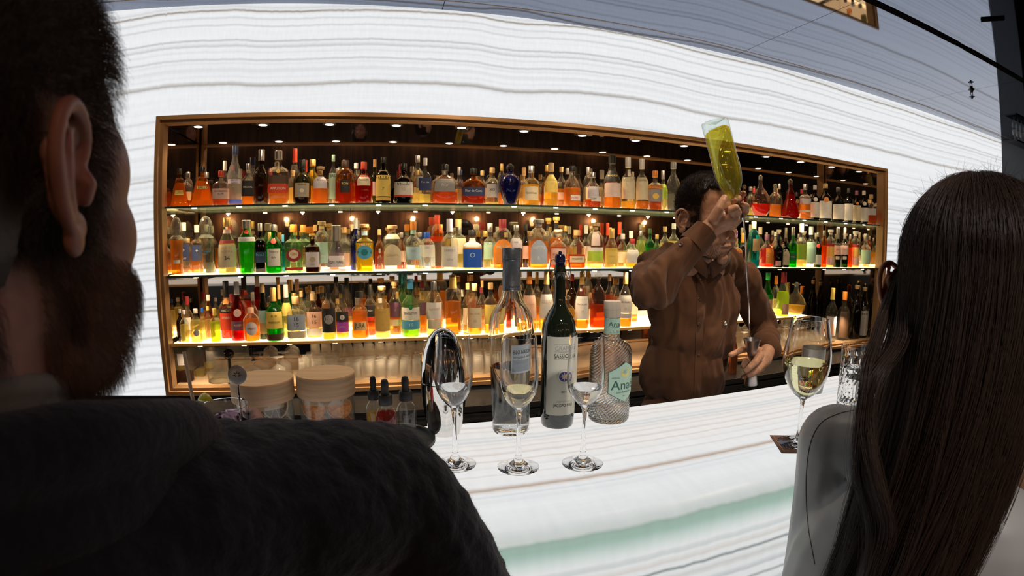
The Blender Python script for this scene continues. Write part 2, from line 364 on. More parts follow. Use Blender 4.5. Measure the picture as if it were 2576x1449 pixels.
# shelves: clear glass with a lit diffuser panel under the bottles
X3 = 3.37                                   # the lowest shelf stops short of the right jamb
def shelf(z, th, m, me, label, x1=None):
    r = empty('glass_shelf', (cx, WY, z), 0, label, 'shelf', 'niche shelves')
    e = W2 - .042 if x1 is None else x1 - cx
    obj('shelf_board', boxbm(-W2 + .042, e, .052, DZ - .004, -th, -.003), m, r, False)
    obj('front_edge', boxbm(-W2 + .042, e, .046, .0515, -th, -.0005), me, r, False)
    obj('light_panel', boxbm(-W2 + .05, e - .01, .078, DZ - .024, -.0028, 0.0), panel_mat, r, False)
    obj('led_strip', boxbm(-W2 + .05, e - .01, DZ - .022, DZ - .010, 0, .012), led_mat, r, False)
    x = -W2 + .22
    while x < e - .1:
        o = obj('led_spot', boxbm(x - .014, x + .014, .056, .068, -th - .004, -th - .0002, bevel=.001), led_hot, r, False); x += .27
    return r
led_mat = emis('led_warm', (1.0, 0.66, 0.30), 9.0)
led_hot = emis('led_puck', (1.0, 0.80, 0.50), 12.0)
panel_mat = emis('lit_shelf_panel', (1.0, 0.70, 0.36), 3.4)
gold_edge = pbr('gold_shelf_edge', (0.85, 0.50, 0.16), 0.35, 0.3)
sh1 = shelf(S1, .012, glass_shelf_mat, shelf_edge, 'top glass shelf of the niche lined with rum and whisky')
sh2 = shelf(S2, .014, shelf_edge, shelf_edge, 'middle glass shelf of the niche lined with gin and vodka')
sh3 = shelf(S3, .016, pbr('dark_shelf_board', (0.30, .2, .1), .3), gold_edge, 'lowest shelf of the niche with a gold front edge', X3)
# downlights in the soffit
dl = empty('downlight', (-1.0265 * 3.07 / 2.917, 3.07, ZT - fw - .012), 0, None, 'downlight', 'recessed downlights of the niche soffit')
dl['label'] = 'round recessed downlight in the mirrored soffit of the bar niche'
obj('trim_ring', lathebm([(.036, -.003), (.040, -.002), (.042, 0.001)], n=24), black, dl)
obj('lens', lathebm([(.020, -.0045), (.026, -.0032)], n=24), emis('cool_lens', (1.0, .93, .88), 7.0), dl)
def copy_tree(o, parent=None, **kw):
    c = o.copy(); COL.objects.link(c); c.parent = parent
    for ch in o.children: copy_tree(ch, c)
    return c
DLS = []
for i in range(14):
    o = dl if i == 0 else copy_tree(dl)
    o.location.x = (-1.0265 + .3794 * i) * 3.07 / 2.917; DLS.append(o.location.x)
for x in DLS[::2]:
    light('SPOT', 'niche_spot', (x, 3.07, ZT - .055), 9, WARM, .01, (0.10, 0, 0), spot=2.4, blend=.8)
for z, e in ((S1 - .022, 4.5), (S2 - .024, 4.5), (S3 - .024, 9)):
    for i in range(10):
        light('SPOT', 'shelf_spot', (cx - W2 + .22 + .54 * i, WY + .062, z), e, WARM, .005, (0.30, 0, 0), spot=2.6, blend=.9)
# ------------------------------------------------------------------ back counter under the niche
bc = empty('back_counter', (1.6, WY, 0), 0, 'black under-counter fridges with thin steel handles below the niche', 'bar cabinet')
obj('body', boxbm(-3.2, 3.2, -.30, -.001, 0.05, .56), black, bc, False)
obj('worktop', boxbm(-3.22, 3.22, -.32, -.001, .565, .60, bevel=.002), pbr('dark_worktop', (.02, .02, .022), .25), bc, False)
for i in range(8):
    x = -3.2 + .8 * i
    d = obj('door', boxbm(x + .004, x + .796, -.322, -.301, .08, .553, bevel=.002), pbr('fridge_front', (.018, .019, .021), .25), bc, False)
    obj('handle', boxbm(x + .06, x + .74, -.338, -.3225, .515, .527), steel, d, False)
# ================================================================== bottles
CW = {
 'clear': (.90, .92, .90), 'frost': (.82, .84, .86), 'brown': (.22, .09, .03), 'green': (.08, .42, .06), 'dgreen': (.05, .11, .03), 'olive': (.22, .25, .07),
 'lgreen': (.62, .84, .60), 'black': (.03, .03, .03), 'blue': (.07, .10, .55), 'amberg': (.75, .42, .12), 'teal': (.08, .60, .62), 'orange': (.95, .45, .05), 'lilac': (.74, .70, .86),
 'redg': (.62, .07, .03), 'dark': (.09, .05, .03), 'bgreen': (.05, .60, .09), 'yellowg': (.85, .75, .15), 'pinkg': (.85, .66, .58),
 # liquids
 'gold': (.98, .68, .14), 'amber': (.93, .44, .07), 'deep': (.70, .22, .04), 'red': (.82, .08, .03), 'cola': (.28, .07, .02), 'water': (.93, .94, .92), 'lime': (.70, .88, .10), 'straw': (.95, .85, .40), 'gliq': (.25, .75, .10), 'tliq': (.10, .65, .70), 'purple': (.40, .25, .70), 'mauve': (.65, .35, .35),
 # caps, labels, ink
 'white': (.80, .77, .72), 'cream': (.80, .68, .46), 'yellow': (.85, .62, .14), 'lred': (.75, .07, .03), 'lorange': (.85, .28, .04), 'navy': (.04, .06, .16), 'lblue': (.10, .42, .68), 'sky': (.50, .70, .78), 'mint': (.42, .66, .52),
 'ink': (.02, .02, .02), 'grey': (.35, .34, .34), 'silver': (.60, .58, .56), 'cork': (.72, .42, .18), 'pink': (.78, .52, .46), 'plum': (.20, .08, .14), 'violet': (.38, .07, .50), 'dteal': (.02, .22, .24), 'sepia': (.45, .38, .26), 'rblue': (.02, .12, .62), 'limel': (.45, .65, .06), 'salmon': (.85, .50, .36), 'steelblue': (.42, .50, .62), 'bordeaux': (.35, .03, .04), 'tan': (.62, .42, .20), 'gtan': (.80, .50, .12), 'pearl': (.62, .58, .62), 'chrome': (.7, .68, .65), 'dgrn': (.02, .20, .06),
}
def M_label(c): return pbr('paper_' + c, CW[c], 0.55, noise_col=(40, (1, 1, 1), tuple(v * .93 for v in CW[c])))
def M_cap(c):
    if c in ('silver', 'chrome'): return pbr('cap_' + c, CW[c], 0.28, 0.9)
    if c in ('cork', 'tan'): return pbr('cap_' + c, CW[c], 0.7, noise_col=(90, (1, 1, .4), tuple(v * .75 for v in CW[c])))
    if c in ('gold', 'gtan'): return pbr('cap_' + c, (.80, .52, .16), 0.3, 0.55)
    return pbr('cap_' + c, CW[c], 0.35)
def M_glass(c): return thin(CW[c], 0.10 if c == 'frost' else 0.018 if c in ('clear', 'lilac', 'pinkg') else 0.03, name='bottle_glass_' + c)
def M_liq(c):
    k = 'liquid_' + c
    if k in _M: return _M[k]
    m, t = nt(k); tr = N(t, 'BsdfTransparent'); tl = N(t, 'BsdfTranslucent'); df = N(t, 'BsdfDiffuse'); a = N(t, 'AddShader'); mx = N(t, 'MixShader'); o = N(t, 'OutputMaterial')
    tr.inputs[0].default_value = (*[v ** .8 for v in CW[c]], 1); tl.inputs[0].default_value = (*[v * .95 for v in CW[c]], 1); df.inputs[0].default_value = (*[v * .18 for v in CW[c]], 1)
    mx.inputs[0].default_value = 0.04 if c == 'water' else 0.26
    t.links.new(tl.outputs[0], a.inputs[0]); t.links.new(df.outputs[0], a.inputs[1])
    t.links.new(tr.outputs[0], mx.inputs[1]); t.links.new(a.outputs[0], mx.inputs[2]); t.links.new(mx.outputs[0], o.inputs[0]); _M[k] = m; return m
# outline of each kind: ([(r, z)] as fractions, depth ratio, squareness, cap start, neck radius)
SH = {
 'std':    ([(.90, 0), (1, .02), (1, .56), (.96, .61), (.80, .66), (.52, .71), (.36, .75), (.31, .80), (.31, .97)], 1, 2, .87, .33),
 'tall':   ([(.92, 0), (1, .02), (1, .52), (.95, .57), (.70, .63), (.42, .68), (.34, .74), (.33, .97)], 1, 2, .80, .36),
 'burg':   ([(.90, 0), (1, .02), (1, .44), (.93, .52), (.70, .62), (.46, .70), (.36, .78), (.33, .97)], 1, 2, .84, .36),
 'squat':  ([(.92, 0), (1, .03), (1, .50), (.94, .57), (.72, .64), (.42, .69), (.30, .73), (.28, .96)], 1, 2, .83, .31),
 'bell':   ([(.95, 0), (1, .03), (1, .40), (.93, .52), (.72, .62), (.45, .70), (.30, .76), (.27, .96)], 1, 2, .86, .31),
 'square': ([(.94, 0), (1, .02), (1, .58), (.96, .63), (.70, .67), (.40, .70), (.32, .74), (.32, .97)], 1, 5, .84, .36),
 'flat':   ([(.95, 0), (1, .02), (1, .54), (.95, .60), (.66, .66), (.34, .70), (.26, .75), (.26, .97)], .55, 4, .84, .30),
 'decant': ([(.90, 0), (1, .03), (1, .48), (.90, .58), (.55, .68), (.26, .73), (.20, .78), (.24, .84)], .6, 3, .84, .24),
 'pyr':    ([(.97, 0), (1, .02), (.62, .50), (.40, .70), (.34, .73), (.20, .75), (.17, .80), (.17, .92)], .7, 5, .86, .20),
 'flask':  ([(1, 0), (1, .04), (.86, .28), (.66, .50), (.48, .60), (.42, .64), (.40, .97)], .8, 2.4, .66, .44),
 'urn':    ([(.55, 0), (.60, .04), (.85, .28), (1, .46), (.97, .58), (.75, .68), (.36, .75), (.30, .80), (.30, .94)], 1, 2, .80, .34),
 'bead':   ([(.50, 0), (.62, .02), (.92, .14), (1, .30), (.90, .46), (.60, .60), (.26, .70), (.20, .80), (.20, .90)], .5, 2, .88, .22),
 'gourd':  ([(.85, 0), (1, .04), (1, .14), (.82, .34), (.55, .46), (.52, .50), (.50, .60), (.36, .70), (.20, .78), (.20, .88)], .9, 2, .86, .3),
 'flute':  ([(.78, 0), (.82, .02), (.95, .45), (1, .58), (.94, .66), (.66, .73), (.46, .78), (.42, .83), (.42, .97)], 1, 2, .84, .46),
 'cyl':    ([(.94, 0), (1, .01), (1, .70), (.92, .74), (.55, .79), (.40, .82), (.36, .97)], 1, 2, .86, .4),
 'waist':  ([(.95, 0), (1, .03), (.98, .18), (.86, .36), (.90, .50), (.92, .55), (.70, .64), (.38, .70), (.34, .75), (.34, .96)], .8, 2.2, .86, .38),
 'domed':  ([(.80, 0), (.88, .02), (.92, .40), (1, .58), (1, .62), (.70, .66), (.50, .68), (.48, .72), (.48, .78)], 1, 2, .74, .80),
 'apoth':  ([(.96, 0), (1, .02), (1, .60), (.95, .66), (.62, .71), (.34, .74), (.30, .80), (.30, .97)], .8, 3.2, .84, .30),
 'bulb':   ([(.70, 0), (.85, .02), (1, .18), (1, .28), (.84, .42), (.46, .52), (.24, .58), (.20, .66), (.26, .72)], 1, 2, .70, .24),
 'jug':    ([(.85, 0), (1, .04), (1, .55), (.93, .68), (.62, .78), (.34, .83), (.30, .88), (.30, .97)], 1, 2, .84, .34),
}
def rad_at(prof, z):
    for (r0, z0), (r1, z1) in zip(prof, prof[1:]):
        if z <= z1: return r0 + (r1 - r0) * max(0, min(1, (z - z0) / max(1e-6, z1 - z0)))
    return prof[-1][0]
def surf(t, z, R, Hh, S, eps=0.0):
    prof, dep, p = S[0], S[1], S[2]
    r = rad_at(prof, z / Hh) * R + eps
    c, s = math.cos(t), math.sin(t); k = 1.0 if p == 2 else (abs(c) ** p + abs(s) ** p) ** (-1.0 / p)
    e2 = eps * (1 - dep) if dep < 1 else 0
    return Vector((r * k * s, -(r * dep + e2) * k * c, z))
_TXT = {}
def text_mesh(s):
    if s in _TXT: return _TXT[s]
    cu = bpy.data.curves.new('lettering', 'FONT'); cu.body = s; cu.size = 1.0; cu.align_x = 'CENTER'; cu.align_y = 'CENTER'; cu.resolution_u = 2
    o = bpy.data.objects.new('lettering', cu); COL.objects.link(o)
    me = bpy.data.meshes.new_from_object(o.evaluated_get(bpy.context.evaluated_depsgraph_get()))
    bpy.data.objects.remove(o); bpy.data.curves.remove(cu)
    v = [tuple(x.co[:2]) for x in me.vertices]; f = [tuple(p.vertices) for p in me.polygons]; bpy.data.meshes.remove(me)
    _TXT[s] = (v, f); return _TXT[s]
def text_on(bm, s, fn, size, x0, z0, wmax=None, sy=1.0):
    v, f = text_mesh(s)
    if not v: return
    wd = max(a for a, b in v) - min(a for a, b in v); k = size
    if wmax and wd * size > wmax: k = wmax / wd
    vv = [bm.verts.new(fn(x0 + a * k, z0 + b * size * sy)) for a, b in v]
    for q in f:
        try: bm.faces.new([vv[i] for i in q])
        except ValueError: pass
def patch(z0, z1, a, R, Hh, S, eps=.0006, n=10, arch=0.0, a0=None):
    bm = bmesh.new(); A = math.radians(a); B = -A if a0 is None else math.radians(a0)
    m = 5; g = []
    for j in range(m + 1):
        row = []
        for i in range(n + 1):
            u = i / n; t = B + (A - B) * u
            zt = z1 - (z1 - z0) * arch * (2 * u - 1) ** 2
            row.append(bm.verts.new(surf(t, z0 + (zt - z0) * j / m, R, Hh, S, eps)))
        g.append(row)
    for j in range(m):
        for i in range(n): bm.faces.new((g[j][i], g[j][i + 1], g[j + 1][i + 1], g[j + 1][i]))
    return bm
def disc_patch(zc, rz, R, Hh, S, eps=.0009, n=20):
    bm = bmesh.new(); c = bm.verts.new(surf(0, zc, R, Hh, S, eps)); rings = []
    for q in (.5, 1.0):
        rings.append([bm.verts.new(surf(math.cos(2 * PI * i / n) * rz * q / max(.005, R * rad_at(S[0], zc / Hh)), zc + math.sin(2 * PI * i / n) * rz * q, R, Hh, S, eps)) for i in range(n)])
    for i in range(n):
        j = (i + 1) % n; bm.faces.new((c, rings[0][i], rings[0][j])); bm.faces.new((rings[0][i], rings[1][i], rings[1][j], rings[0][j]))
    return bm
def bottle(name, loc, R, Hh, shape, glass, liq, level, cap, labels=(), rz=0.0, label=None, cat='bottle', group=None, n=20, gm=None, lm=None):
    S = SH[shape]; prof, dep, p, cz, nr = S
    r = empty(name, loc, rz, label, cat, group)
    pr = [(a * R, b * Hh) for a, b in prof]
    g = bmesh.new(); lathe(g, [(pr[0][0] * .5, .004)] + pr, n=n, sy=dep, p=p, cap=False); obj('glass', g, gm or M_glass(glass), r)
    if liq and level > 0.04:
        zs = [.012] + [z for z in (.03, .2, .4, .5, .55, .6, .65, .7, .75) if .02 < z < level] + [level]
        l = bmesh.new(); lathe(l, [(rad_at(prof, z) * R * .92 - .0008, z * Hh + (.002 if z < .02 else 0)) for z in zs], n=max(12, n - 4), sy=dep, p=p); obj('liquid', l, lm or M_liq(liq), r)
    if cap:
        cc, ck = (cap.split(':') + ['screw'])[:2]; q = nr * R * 1.12; z0 = cz * Hh; z1 = Hh; c = bmesh.new()
        if ck == 'screw': lathe(c, [(q, z0), (q * 1.02, z1 - .003), (q * .92, z1)], n=14)
        elif ck == 'foil': lathe(c, [(q * 1.05, z0 - Hh * .08), (q * .98, z0), (q * .98, z1 - .003), (q * .9, z1)], n=14)
        elif ck == 'cork': lathe(c, [(q * .86, z0 + .004), (q * .9, z1 - Hh * .075), (q * 1.35, z1 - Hh * .07), (q * 1.38, z1 - .003), (q * 1.25, z1)], n=14)
        elif ck == 'ball':
            k = (z1 - z0) / 2; lathe(c, [(q * .7, z0 - .004), (q * .6, z0 + k * .2), (k * .8, z0 + k * .5), (k, z0 + k), (k * .8, z0 + 1.5 * k), (k * .3, z1 - k * .08), (.0008, z1)], n=14)
        elif ck == 'dome': lathe(c, [(R * .80, z0 - Hh * .08), (R * .82, z0 + (z1 - z0) * .3), (R * .66, z0 + (z1 - z0) * .65), (R * .40, z0 + (z1 - z0) * .9), (.002, z1)], n=16, cap=False)
        elif ck == 'crown': lathe(c, [(q * .7, z0 - .004), (q * .8, z0 + .003), (R * .42, z0 + (z1 - z0) * .25), (R * .45, z0 + (z1 - z0) * .45), (R * .22, z0 + (z1 - z0) * .6), (R * .16, z0 + (z1 - z0) * .8), (.001, z1)], n=14)
        obj('cap', c, M_glass('clear') if cc == 'glass' else M_cap(cc), r)
    for lb in labels:
        k, z0, z1, a, c = lb[:5]; txt = lb[5] if len(lb) > 5 else ()
        if k == 'b': m = patch(z0 * Hh, z1 * Hh, a, R, Hh, S)
        elif k == 'a': m = patch(z0 * Hh, z1 * Hh, a, R, Hh, S, arch=.35)
        elif k == 's': m = patch(z0 * Hh, z1 * Hh, a, R, Hh, S, a0=-a * .2)
        else: m = disc_patch(z0 * Hh, z1 * R, R, Hh, S, eps=.0006 + .0003 * (a or 0))
        o = obj('label', m, M_label(c), r)
        for t in txt:
            s, zc, sz, ic = t[:4]
            b = bmesh.new(); fn = lambda x, z: surf(x / (R * rad_at(prof, min(.99, z / Hh))), z, R, Hh, S, .0013)
            text_on(b, s, fn, sz * R, 0, zc * Hh, wmax=1.5 * R * math.sin(math.radians(min(80, a if k != 'd' else 60))))
            if len(b.faces): obj('lettering', b, pbr('ink_' + ic, CW[ic], .5), o, False)
            else: b.free()
    return r
def place(px, base_z, y):
    lo = Z(px, 700, 1.0); x = 1288
    # x of the upright through column px at depth y and height base_z
    a, b = -3.0, 8.0
    for _ in range(40):
        c = (a + b) / 2; q = proj((c, y, base_z + .12))[0]
        if q < px: a = c
        else: b = c
    return (a + b) / 2
def proj(P):
    d = Vector((P[0], P[1], P[2] - EYE)); a, b, c = d.dot(_f), d.dot(_r), d.dot(_u); q = math.hypot(b, c) or 1e-9; th = math.atan2(q, a)
    rr = th / K1
    for _ in range(12): rr -= (K1 * rr + K3 * rr ** 3 - th) / (K1 + 3 * K3 * rr * rr)
    return 1288 + 1000 * rr * b / q, 724.5 - 1000 * rr * c / q
ROWY = [3.015, 3.10, 3.18]
_busy = {}
def room_for(key, px, base_z, y0, w=None, R=None, ymax=3.30):
    """nearest free standing place behind y0 on the line of sight; keeps bottles from touching"""
    yy = y0
    while yy < ymax:
        x = place(px, base_z, yy)
        r = R if R is not None else w / 1000 * .775 * math.hypot(x, yy) / 2
        lo, hi = XL + .050 + r, (X3 - .004 if key == S3 else XR - .050) - r
        if yy - r < WY + (.056 if key != DECK else .088): yy = WY + (.057 if key != DECK else .089) + r; continue
        if yy + r < MY - .026 and lo <= x + .055 and x - .055 <= hi:
            x = max(lo, min(hi, x))
            if all((x - a) ** 2 + (yy - b_) ** 2 > (r + c_ + .0015) ** 2 for a, b_, c_ in _busy.get(key, ())):
                _busy.setdefault(key, []).append((x, yy, r)); return x, yy, r
        yy += .006
    return None
def put(shelf_z, px, top, w, shape, glass, liq, level, cap, labels, desc, row=0, where='', name='liquor_bottle', group=None, y=None):
    CK = 1.13 if SH[shape][2] >= 4 and SH[shape][1] > .8 else 1.0
    for k in (1, .94, .88, .80, .70, .60):
        q = room_for(shelf_z, px, shelf_z, (ROWY[row] if y is None else y), w * k * CK)
        if q: break
    if not q: print('no room for', desc); return None
    x, yy, R = q; R /= CK
    Hh = max(.08, Y(px, top, yy).z - shelf_z); az = math.atan2(x, yy)
    return bottle(name, (x, yy, shelf_z + .0004), R, Hh, shape, glass, liq, level, cap, labels, -az * .8, desc + where, group=group, n=18)
b, a_, d, s_ = 'b', 'a', 'd', 's'
TOP = [
 (440, 425, 46, 'pyr', 'amberg', 'gold', .62, 'ink', [(b, .30, .42, 30, 'gold', [('CLEMENT', .36, .34, 'ink')])], 'leftmost glowing pyramid rum decanter with a black stopper'),
 (470, 436, 28, 'std', 'clear', 'deep', .30, 'ink', [(b, .2, .45, 50, 'tan')], 'small dark bottle squeezed between the two pyramid decanters', 1),
 (509, 420, 60, 'pyr', 'amberg', 'gold', .64, 'ink', [(b, .42, .50, 34, 'gold', [('J.BALLY', .46, .40, 'ink')])], 'larger glowing pyramid rum decanter, second from the bronze jamb'),
 (556, 430, 40, 'flat', 'clear', 'deep', .48, 'redg', [(b, .18, .48, 60, 'pink', [('BARBADOS', .40, .3, 'ink'), ('RUM', .32, .3, 'ink')])], 'square rum bottle with a pale pink label beside the frosted bottle'),
 (565, 405, 26, 'std', 'clear', 'amber', .4, 'white:foil', [], 'clear bottle with a tall white capsule behind the pink label', 1),
 (590, 366, 39, 'burg', 'frost', 'water', .5, 'navy', [(b, .03, .10, 70, 'blue'), (b, .36, .43, 50, 'lilac', [('SAINT', .41, .3, 'navy'), ('JAMES', .37, .3, 'navy')])], 'tall frosted bottle with a dark blue cap and blue foot'),
 (624, 412, 31, 'flat', 'clear', 'amber', .45, 'silver', [(b, .2, .58, 60, 'ink', [('BRUGAL', .42, .34, 'white')])], 'flat rum bottle with a black label and amber base'),
 (657, 377, 40, 'tall', 'brown', 'cola', .5, 'silver', [], 'dark brown ribbed bottle with a clear neck'),
 (700, 380, 50, 'square', 'clear', 'amber', .48, 'silver', [(b, .20, .36, 60, 'lred', [('APPLETON', .28, .34, 'white')]), (b, .37, .52, 60, 'dark'), (d, .60, .2, 0, 'gold')], 'broad square bottle with a scarlet label and gold seal'),
 (741, 374, 30, 'burg', 'clear', 'straw', .3, 'lred:foil', [], 'clear bottle with a red capsule left of the green squat bottle', 1),
 (760, 403, 45, 'squat', 'olive', 'cola', .45, 'ink', [(b, .14, .46, 50, 'sepia', [('RESERVA', .42, .24, 'ink')]), (b, .19, .38, 26, 'grey'), (d, .29, .22, 2, 'cream')], 'squat olive green rum bottle with a sepia portrait label'),
 (786, 402, 44, 'bell', 'yellowg', 'gold', .4, 'gtan', [], 'yellow glass bottle with a slim neck in the second row', 1),
 (806, 420, 40, 'std', 'clear', 'amber', .52, 'tan:cork', [(b, .40, .72, 55, 'pearl', [('RUM', .62, .36, 'plum')])], 'amber bottle with a pale lilac label above the liquid'),
 (838, 390, 23, 'std', 'clear', 'water', .6, 'mint', [(b, .1, .62, 60, 'mint', [('BAC', .56, .9, 'ink')])], 'slim white rum bottle with a mint green cap'),
 (868, 404, 50, 'jug', 'amberg', 'deep', .5, 'dark', [(b, .24, .52, 28, 'ink', [('RON', .44, .3, 'gold')])], 'round-shouldered amber rum bottle with a narrow black label'),
 (915, 408, 45, 'squat', 'redg', 'deep', .55, 'redg', [(b, .42, .66, 46, 'cream', [('Matusalem', .56, .4, 'ink')])], 'ruby brown squat bottle with a trapezoid cream label'),
 (964, 396, 39, 'std', 'black', None, 0, 'ink', [(b, .14, .70, 68, 'yellow', [('Matusalem', .52, .44, 'ink'), ('7', .3, .5, 'ink')]), (b, .05, .12, 68, 'gtan')], 'black bottle almost covered by a yellow label'),
 (1015, 412, 49, 'squat', 'black', None, 0, 'ink', [(b, .20, .52, 70, 'white', [('El Dorado', .46, .32, 'ink'), ('12', .34, .4, 'gtan')]), (b, .15, .20, 70, 'lred')], 'squat black rum bottle with a white label edged red'),
 (1050, 392, 34, 'std', 'clear', 'straw', .22, 'silver', [(s_, .32, .56, 50, 'grey')], 'clear bottle with a silver cap behind the black-labelled flask', 1),
 (1069, 398, 32, 'flat', 'clear', 'straw', .20, 'white', [(b, .28, .56, 60, 'navy', [('Flor de', .46, .4, 'white')])], 'flat clear bottle with a navy label and a near-empty base'),
 (1119, 414, 70, 'decant', 'clear', 'deep', .30, 'ink', [(b, .30, .62, 40, 'grey', [('Flor', .46, .3, 'white')])], 'widest clear decanter, one third full of red-brown rum'),
 (1160, 428, 16, 'std', 'lilac', 'water', .5, 'navy', [], 'slender pale violet bottle beside the widest decanter', 1),
 (1191, 424, 60, 'decant', 'amberg', 'deep', .45, 'ink', [(b, .22, .46, 62, 'navy', [('Flor de Cana', .36, .3, 'white')])], 'broad amber decanter with a navy banner label'),
 (1238, 422, 37, 'std', 'clear', 'straw', .08, 'tan', [(b, .2, .55, 50, 'grey', [('XO', .40, .5, 'ink')])], 'empty-looking round bottle printed in dark grey'),
 (1283, 411, 57, 'urn', 'blue', None, 0, 'ink:ball', [], 'deep blue urn-shaped ceramic decanter'),
 (1336, 418, 47, 'squat', 'clear', 'gold', .52, 'silver', [(b, .12, .46, 46, 'cream', [('Dalwhinnie', .30, .3, 'ink')])], 'round golden whisky bottle with a cream shield label'),
 (1386, 410, 37, 'tall', 'clear', 'gold', .30, 'tan', [(b, .30, .72, 60, 'yellow', [('10', .5, .5, 'tan')])], 'tall whisky bottle with a bright yellow label'),
 (1412, 420, 26, 'std', 'clear', 'amber', .45, 'tan', [(b, .18, .36, 50, 'pink')], 'narrow bottle with a small pink label half hidden in the second row', 1),
 (1439, 418, 45, 'bell', 'clear', 'amber', .46, 'ink', [(s_, .14, .27, 60, 'white', [('DALMORE', .2, .3, 'lred')])], 'orange whisky decanter with a small white side label'),
 (1491, 434, 43, 'bell', 'clear', 'deep', .22, 'silver', [(b, .24, .58, 40, 'pearl'), (s_, .16, .30, 70, 'white', [('GLEN', .23, .3, 'ink')])], 'clear rounded bottle with two pale labels and red-brown dregs'),
 (1540, 391, 46, 'burg', 'clear', 'amber', .22, 'ink', [(b, .48, .70, 60, 'ink', [('WALKER', .60, .3, 'gold')]), (b, .2, .46, 60, 'pinkg')], 'sloping clear bottle with a slanted black sash label'),
 (1580, 396, 36, 'tall', 'clear', 'gold', .14, 'white', [(b, .18, .60, 66, 'cream', [('LAGG', .52, .3, 'grey')])], 'pale tall bottle with a yellow last measure, left of its twin'),
 (1615, 400, 33, 'tall', 'clear', 'amber', .16, 'white', [(b, .18, .62, 66, 'cream', [('CORSE', .56, .4, 'grey')])], 'pale tall bottle with an orange last measure, right of its twin'),
 (1648, 430, 35, 'square', 'clear', 'deep', .2, 'lorange', [(b, .2, .52, 66, 'grey', [('MONKEY', .60, .3, 'ink')]), (b, .53, .62, 66, 'lorange'), (d, .34, .42, 1, 'gold')], 'square bottle with a grey and orange pictorial label'),
 (1668, 430, 24, 'tall', 'clear', 'straw', .4, 'silver', [(b, .3, .66, 60, 'limel')], 'thin bottle with a lime green label in the second row', 1),
 (1694, 408, 40, 'bell', 'clear', 'water', .34, 'grey', [], 'clear bell-shaped tequila bottle with a grey stopper'),
 (1888, 470, 24, 'std', 'clear', 'straw', .3, 'silver', [], 'small clear decanter just right of the raised hand', 1),
 (1913, 440, 50, 'bead', 'pinkg', 'red', .30, 'glass:ball', [], 'round beaded crystal decanter with red spirit in its foot'),
 (1950, 462, 31, 'std', 'clear', 'amber', .38, 'glass:ball', [], 'clear bottle with orange spirit between the beaded and the gourd decanters', 1),
 (1988, 450, 44, 'gourd', 'redg', 'deep', .6, 'glass:ball', [], 'dark red gourd-shaped decanter with a crystal stopper'),
 (2025, 463, 27, 'square', 'clear', 'amber', .45, 'silver', [(b, .42, .58, 60, 'pearl'), (b, .2, .25, 60, 'white')], 'amber bottle with two pale bands left of the dark bottles'),
 (2050, 466, 23, 'std', 'black', None, 0, 'pearl', [(b, .06, .50, 70, 'white'), (d, .58, .45, 1, 'white')], 'first dark bottle with a white label, pearl cap'),
 (2076, 462, 31, 'std', 'black', None, 0, 'tan', [(b, .06, .52, 70, 'white'), (d, .55, .42, 1, 'lorange')], 'dark bottle with a white label and a round orange seal'),
 (2109, 472, 29, 'std', 'black', None, 0, 'ink', [(b, .06, .50, 70, 'white')], 'broad dark bottle with a plain wide white label'),
 (2135, 474, 21, 'std', 'black', None, 0, 'ink', [(b, .06, .54, 70, 'white')], 'narrow dark bottle with a plain white label, fourth of the dark row'),
 (2155, 480, 21, 'std', 'black', None, 0, 'plum', [(b, .06, .54, 70, 'cream'), (d, .6, .3, 1, 'lorange')], 'narrow dark bottle with a cream label and small orange tab'),
 (2173, 480, 21, 'std', 'black', None, 0, 'white', [(b, .06, .48, 70, 'white'), (d, .60, .45, 1, 'white')], 'last dark bottle with a white label and white round neck seal'),
 (2196, 490, 25, 'std', 'clear', 'deep', .4, 'tan', [(b, .30, .52, 60, 'pearl')], 'amber bottle with a grey band by the right jamb'),
 (2213, 495, 14, 'std', 'amberg', 'amber', .5, 'tan', [], 'slim orange bottle tight against the right bronze jamb'),
]
